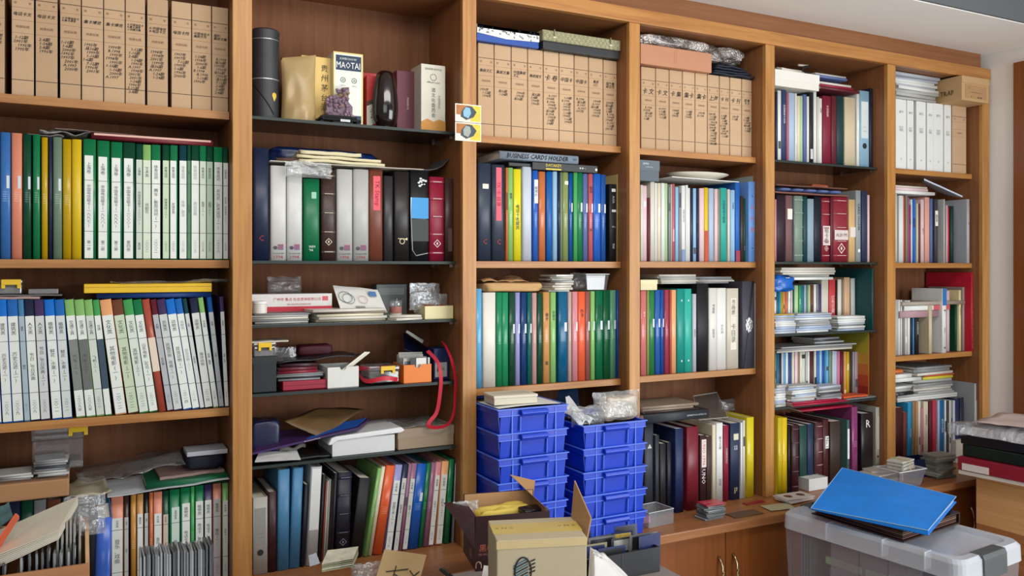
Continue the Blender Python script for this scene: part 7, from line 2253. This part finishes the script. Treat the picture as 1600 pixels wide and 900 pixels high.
# leaflet bundle slanting over the drawer
YL = tr.location.y + .03
for k in range(7):
    c = [P(-20, 874 + k * 3.2, YL), P(92, 828 + k * 2.2, YL), P(122, 775 + k * 2.2, YL + .1), P(-10, 832 + k * 3.0, YL + .1)]
    sheet('leaflet', 'cream printed leaflet in the bundle slanting over the wooden drawer', 'leaflet', c, .0022, mat(random.choice([(206, 196, 176), (196, 182, 164), (214, 208, 192)]), .7, .1, 14), .001, 100, group='leaflets over the drawer')
c = [P(-14, 858, YL - .01), P(24, 802, YL - .01), P(30, 806, YL + .03), P(-8, 864, YL + .03)]
sheet('orange_folder', 'orange red folder edge lying on the leaflets', 'folder', c, .006, mat((214, 92, 54), .5, .06), .001, 101)
c = [P(-14, 840, YL + .0), P(20, 806, YL + .02), P(14, 786, YL + .08), P(-14, 800, YL + .08)]
sheet('printed_card', 'dark teal printed card beside the orange folder', 'card', c, .002, mat((70, 110, 110), .5, .5, 30), .003, 102)
bag('plastic_bag', 'crumpled clear bag tucked into the back of wooden drawer', 'plastic bag', 100, 770, 165, 840, tr.location.y + .12, .03, BAGM, 103, .5)
# upright blue folder beside the drawer
pA = P(166, 809, -.17)
o = thing('blue_folder', 'upright blue plastic folder between the wooden drawer and binders', 'folder', (XY(158, -.17), -.17, ZC + .0005), (0, .03, 0))
hF = pA.z - ZC
link('cover', cover_mesh(.035, hF, .2, .002, .006, mat((60, 100, 196), .25, .1, 8)), o)
MB().box(-.014, .014, .01, .19, .002, hF - .01).build('pages', PAGE2, o)
# a box of slabs on the front table
pa, pb_ = P(219, 866, -.5), P(334, 864, -.5)
o = thing('slab_tray', 'shallow dark tray packed with grey slabs on the front table', 'tray', (pa.x - .01, -.53, TZ + .0005))
wS = pb_.x - pa.x + .02
tray_mesh(wS, .1, .1, .003, mat((40, 40, 44), .5, .05), parent=o)
nS = 26
for k in range(nS):
    x = pa.x + (wS - .02) * (k + .5) / nS
    card_slab(x, -.483, TZ + .006, 'grey card slab in the packed row before labelled binders', 'slabs packed on the front table', 0, .075, pa.z - TZ - .006 + rnd(-.008, .004), math.pi / 2 + rnd(-.04, .04)).rotation_euler[0] = 0

# banknote cards in clear sleeves before the navy album
for k in range(5):
    c = [P(503, 893 - k * 3, -.47 + k * .004), P(552, 884 - k * 3, -.47), P(560, 866 - k * 3, -.4), P(512, 872 - k * 3, -.4)]
    sheet('banknote_card', 'sleeved green cream banknote card in the pile before navy album', 'card', c, .002, mat(random.choice([(176, 172, 140), (150, 150, 120), (206, 202, 180)]), .4, .3, 40), .001, 110, group='banknote cards on the table')
for q_ in [q_ for q_ in COL.objects if q_.get('group') == 'banknote cards on the table']:
    pass
bag('plastic_bag', 'clear bag bulging beside the banknote cards', 'plastic bag', 553, 858, 600, 902, -.44, .05, BAGM, 111, .4, z=TZ + .0005)
bag('plastic_bag', 'clear bag around the banknote card pile', 'plastic bag', 480, 862, 570, 905, -.5, .03, BAGT, 112, .3, z=TZ + .0005)
b, w, h = pb('grey_case', 'grey plastic holder standing before the silver binder', 'case', 476, 878, 502, 905, -.5, .05, mat((140, 142, 142), .35, .08), z=TZ + .0005)
c = [P(484, 885, -.46), P(500, 880, -.46), P(494, 864, -.45), P(482, 868, -.45)]
sheet('plastic_flap', 'clear stiff plastic flap sticking up behind the grey holder', 'plastic', c, .001, mat((150, 152, 156), .2, .05), .001, 113)
# kraft sign with handwriting
c = [P(586, 908, -.5), P(655, 910, -.5), P(666.5, 867, -.47), P(601, 858, -.47)]
k0 = (c[0] + c[1]) / 2
kn = (c[1] - c[0]).cross(c[3] - c[0]).normalized()
if kn.y > 0:
    kn = -kn
o = thing('kraft_sign', 'kraft cardboard piece with black brushed characters propped on the table', 'card', (k0.x, k0.y, k0.z))
MB().hexa([p - k0 for p in c], [p - k0 - kn * .003 for p in c]).build('board', mat((180, 150, 106), .8, .05, 12), o)
SG = mat((30, 26, 24), .7, 0)
for strokes in ([(603, 893, 638, 889), (619, 884, 612, 908), (616, 897, 633, 907)], [(640, 891, 652, 908), (655, 893, 636, 908)]):
    m_ = MB()
    for xa, ya, xb, yb in strokes:
        def onp(x, y):
            d = ray(x, y)
            t_ = (c[0] - CAM).dot(kn) / d.dot(kn)
            return CAM + d * t_ - k0 + kn * .0012
        p1, p2 = onp(xa, ya), onp(xb, yb)
        m_.tube([p1, (p1 + p2) / 2, p2], .0013, 5)
    m_.build('brush_stroke', SG, o)

# dark carton
TP = .895
f0, f1 = PZ(743, 808, TP), PZ(859, 799, TP)
bk = PZ(803, 771, TP + .02)
wv = f1 - f0
wv.z = 0
Wc = wv.length
rc = math.atan2(wv.y, wv.x)
o = thing('dark_carton', 'open dark brown printed carton with kraft inside, holding packets', 'carton', (f0.x, f0.y, TZ + .0006), (0, 0, rc))
hC, dC = TP - TZ, .17
DKC = mat((50, 24, 26), .45, .08, 14)
KIN = mat((178, 138, 96), .8, .06, 12)
MB().box(0, Wc, 0, .003, 0, hC).build('front_wall', DKC, o)
MB().box(0, .003, .003, dC, 0, hC).build('side_wall', DKC, o)
MB().box(Wc - .003, Wc, .003, dC, 0, hC).build('side_wall', DKC, o)
MB().box(0, Wc, dC, dC + .003, 0, hC + .02).build('back_wall', DKC, o)
MB().box(.003, Wc - .003, dC - .002, dC, .003, hC + .019).build('kraft_lining', KIN, o)
MB().box(.003, .005, .004, dC - .003, .003, hC - .001).build('kraft_lining', KIN, o)
MB().box(Wc - .005, Wc - .003, .004, dC - .003, .003, hC - .001).build('kraft_lining', KIN, o)
MB().box(.003, Wc - .003, .003, dC - .002, 0, .003).build('bottom', KIN, o)
# flaps: left hangs outward and forward, right folds out behind
MB().add([(0, .003, hC), (0, dC, hC + .0), (-.075, dC * .55, hC + .02), (-.06, -.05, hC + .0), (0, .0, hC * .4)], [(0, 1, 2), (0, 2, 3), (0, 3, 4)]).build('side_flap', DKC, o)
MB().hexa([(Wc, .01, hC - .002), (Wc + .0, dC, hC - .002), (Wc + .012, dC + .02, hC + .04), (Wc - .06, dC + .05, hC + .055)], [(Wc, .013, hC), (Wc, dC, hC), (Wc + .01, dC + .023, hC + .042), (Wc - .06, dC + .053, hC + .057)]).build('side_flap', KIN, o)
letters(o, '黑松露火腿', Wc * .3, hC * .42, Wc * .5, .022, -.001, (186, 92, 70))
letters(o, 'TRUFFLE HAM SELECTION', Wc * .26, hC * .3, Wc * .5, .006, -.001, (170, 110, 90))
letters(o, '∩', Wc * .04, hC * .12, .02, .02, -.001, (206, 160, 140))
MB().box(-.001, 0, .05, .08, .02, .045).build('barcode_label', mat((120, 96, 96), .6, .2, 80), o)
for k, (px0, py0, px1, py1, m_, nm, lb_) in enumerate((
        (752, 787, 832, 812, mat((228, 200, 90), .6, .1, 10), 'yellow_packet', 'crumpled yellow paper packet inside the dark carton'),
        (786, 787, 806, 796, mat((60, 176, 180), .5, .1), 'turquoise_packet', 'small turquoise packet behind the yellow one in carton'))):
    lump(nm, lb_, 'packet', px0, py0, px1, py1, f0.y + .06 + .06 * k, .07, m_, 120 + k, .35, z=TZ + hC - .055, square=.5)
lump('foil_bag', 'dark shiny foil bag at the end of the dark carton', 'bag', 820, 795, 858, 806, f0.y + .02, .05, mat((40, 34, 36), .2, .3, 30, .5, 50), 123, .4, z=TZ + hC - .03)
bag('plastic_bag', 'crumpled clear bag in the open dark carton', 'plastic bag', 712, 790, 752, 815, f0.y + .1, .04, BAGM, 124, .5, z=TZ + hC - .03)
c = [P(728, 850, f0.y + .012), P(741, 850, f0.y + .012), P(746, 804, f0.y + .09), P(718, 815, f0.y + .09)]
c = [P(722, 828, f0.y + .05), P(740, 846, f0.y + .02), P(750, 806, f0.y + .1), P(722, 812, f0.y + .12)]
sheet('printed_sheet', 'white printed instruction sheet sticking out of the dark carton', 'paper', c, .001, mat((214, 216, 216), .6, .08, 60), .002, 125)

# pale carton in front
KT = .94
a0, a1 = PZ(776, 846, KT), PZ(917, 839, KT)
wv = a1 - a0
wv.z = 0
Wk = wv.length
rk = math.atan2(wv.y, wv.x)
o = thing('taped_carton', 'pale kraft carton sealed with yellow tape and striped oval logo', 'carton', (a0.x, a0.y, TZ + .0006), (0, 0, rk))
hK, dK = KT - TZ, .17
KL = mat((186, 172, 142), .8, .05, 9)
MB().box(0, Wk, 0, dK, 0, hK).build('body', KL, o, .003)
MB().box(-.0008, Wk + .0008, dK * .3, dK * .75, hK + .0002, hK + .0012).build('yellow_tape', mat((206, 180, 92), .4, .08, 20), o)
MB().box(-.0005, Wk + .0005, -.0012, 0, hK * .9, hK - .002).build('paper_tape', mat((206, 184, 134), .6, .08, 20), o)
for cx in (.14, .86):
    letters(o, '≈ 36 ≈', cx * Wk, 0, .045, .02, 0, (120, 110, 70), rot=(-math.pi / 2, 0, 0)).location = (cx * Wk, dK * .55, hK + .002)
# oval striped logo
lx, lz, ra, rb_ = Wk * .29, hK * .62, .02, .034
pts = [(lx + ra * math.cos(a) , -.0014, lz + rb_ * math.sin(a)) for a in [i * math.pi / 16 for i in range(33)]]
lg = MB().tube(pts, .0019, 6).build('oval_logo', mat((24, 26, 28), .6, 0), o)
for k in range(7):
    z_ = lz - .024 + k * .0066
    x_ = lx - .024
    MB().add([(x_, -.001, z_ - .004), (lx + .012, -.001, z_ + .013), (lx + .012, -.001, z_ + .0168), (x_, -.001, z_ - .0002)], [(0, 1, 2, 3)]).build('logo_stripe', mat((30, 44, 54) if k % 2 else (60, 110, 130), .6, 0), lg)
for k in range(4):
    z_ = lz + .02 - k * .009
    MB().add([(lx + .014, -.001, z_), (lx + .03, -.001, z_ + .006), (lx + .03, -.001, z_ + .0095), (lx + .014, -.001, z_ + .0035)], [(0, 1, 2, 3)]).build('logo_stripe', mat((24, 26, 28), .6, 0), lg)
letters(o, 'NEWAYS-MB', lx + .01, hK * .33, Wk * .3, .014, -.001, (40, 40, 42))
# standing flap at its back corner
MB().hexa([(Wk - .004, dK - .01, hK - .004), (Wk + .004, .03, hK - .03), (Wk + .022, .05, hK + .03), (Wk + .012, dK + .02, hK + .09)],
          [(Wk - .001, dK - .01, hK - .004), (Wk + .007, .03, hK - .03), (Wk + .025, .05, hK + .03), (Wk + .015, dK + .02, hK + .09)]).build('standing_flap', KIN, o)

# black card tray with cards
k1 = PZ(1031, 893, TZ)
o = thing('black_card_tray', 'black open tray of cards at the table corner', 'tray', (k1.x - .25, k1.y + .0, TZ + .0006), (0, 0, .0))
tray_mesh(.25, .16, .07, .004, mat((26, 28, 32), .45, .06), parent=o)
MB().box(.12, .122, -.001, 0, .0, .07).build('edge_seam', mat((60, 62, 66), .5, 0), o)
random.seed(51)
for k in range(10):
    q_ = thing('index_card', 'card standing in the black open tray', 'card', (k1.x - .235 + rnd(0, .09) + (k % 2) * .1, k1.y + .13 - k * .012, TZ + .006), (rnd(-.25, .05), rnd(-.05, .05), rnd(-.08, .08)), 'cards in the black tray')
    w, h = rnd(.07, .1), rnd(.075, .096)
    MB().box(0, w, 0, .002, 0, h).build('card', mat(random.choice([(150, 140, 110), (60, 64, 70), (196, 190, 170), (36, 48, 96), (110, 112, 114)]), .4, .2, 40), q_)
    MB().box(w * .1, w * .9, -.0006, 0, h * .55, h * .94).build('card_print', mat(random.choice([(40, 40, 44), (206, 176, 80), (180, 180, 176), (30, 44, 96)]), .5, .3, 60), q_)
# papers before the tray
for k in range(4):
    c = [P(918 + k * 4, 905, -.78), P(990 - k * 6, 908, -.74), P(958 - k * 8, 872 - k * 6, -.66), P(918 + k * 3, 850 + k * 5, -.66)]
    zt_ = TZ + .003 + k * .003
    c = [PZ(918 + k * 3, 925, zt_), PZ(1000 - k * 4, 918, zt_), P(952 - k * 4, 872, k1.y - .012 - .004 * k), P(922 + k * 2, 856 + k * 3, k1.y - .012 - .004 * k)]
    sheet('printed_paper', 'white printed paper curling on the table beside taped carton', 'paper', c, .001, mat((216, 214, 210), .7, .06, 30), .006, 130 + k, group='papers beside the taped carton')
# mesh tray edge and sheet in front of the dark carton
c0 = PZ(702, 900, TZ)
o = thing('mesh_tray', 'black wire mesh letter tray in front of the dark carton', 'tray', (PZ(700, 903, TZ).x, PZ(700, 903, TZ).y - .06, TZ + .0005))
mw = min(.2, a0.x - o.location.x - .012)
MB().tube([(0, .05, .012), (mw * .7, .05, .03), (mw, .05, .03), (mw, -.2, .03), (0, -.2, .012), (0, .05, .012)], .004, 8).build('rim', BLACKP, o)
MB().box(0, mw, -.2, .05, .001, .003).build('mesh_floor', mat((50, 50, 54), .5, .4, 300), o)
c = [PZ(752, 906, TZ + .03), PZ(778, 906, TZ + .03), PZ(778, 884, TZ + .03), PZ(756, 884, TZ + .03)]
sheet('white_sheet', 'white sheet lying in the mesh letter tray', 'paper', c, .001, WHT, .001, 140)

# ---------------------------------------------------------------- marks on single books


def by_label(start, part):
    for o in COL.objects:
        l = o.get('label', '')
        if l.startswith(start) and part in l:
            return o


def dims(o):
    c = [k for k in o.children if k.name.startswith('cover')][0].data
    return max(v.co.x for v in c.vertices) * 2, max(v.co.z for v in c.vertices), max(v.co.y for v in c.vertices)


o = by_label('dark grey book', 'magazine heap')
if o:   # crossed black straps and a foil seal
    w, h, d = dims(o)
    STR = mat((10, 10, 12), .5, 0)
    for s in (-1, 1):
        for z0, z1 in ((1.0, .5), (0.0, .5)):
            MB().add([(s * w * .36 - .003, -.0012, h * z0), (s * w * .36 + .003, -.0012, h * z0), (.003, -.0012, h * z1), (-.003, -.0012, h * z1)], [(0, 1, 2, 3)]).build('crossed_strap', STR, o) if (s > 0) == (z0 > .5) else None
            MB().add([(s * w * .3 - .003, -.0012, h * z0), (s * w * .3 + .003, -.0012, h * z0), (-s * w * .1 + .003, -.0012, h * z1), (-s * w * .1 - .003, -.0012, h * z1)], [(0, 1, 2, 3)]).build('crossed_strap', STR, o) if z0 > .5 and s > 0 else None
    pts = [(w * (.26 + .05 * (i % 2)) * math.cos(a), h * .5 + w * (.44 + .07 * (i % 2)) * math.sin(a)) for i, a in enumerate([k * math.pi / 9 for k in range(18)])]
    MB().prism(pts, -.0022, -.0012, 'y').build('foil_seal', mat((206, 208, 212), .2, .35, 90, .8, 120, metal=.7), o)
o = by_label('big red book', 'heaped magazines')
if o:   # white flower print on the spine
    w, h, d = dims(o)
    random.seed(61)
    for k in range(26):
        cx, cz, a = rnd(-.2, .24) * w, rnd(.02, .5) * h, rnd(-.6, .6)
        L = min(rnd(.006, .012), w * .35)
        MB().add([(cx, -.0016, cz), (cx + L * .18, -.0016, cz + L * .5), (cx + L * math.sin(a), -.0016, cz + L), (cx - L * .18, -.0016, cz + L * .5)], [(0, 1, 2, 3)]).build('petal_print', mat((222, 206, 204), .6, .05), o)
o = by_label('yellow and red tall folder', '')
if o:   # its board runs from yellow green at the top to red at the foot
    w, h, d = dims(o)
    cols = [(150, 36, 30), (176, 66, 34), (190, 104, 38), (190, 140, 44), (176, 156, 48), (160, 158, 52)]
    for k, c in enumerate(cols):
        MB().box(-w / 2 - .0006, -w / 2, .004, d - .002, h * k / 6, h * (k + 1) / 6).build('colour_band', mat(c, .5, .08), o)
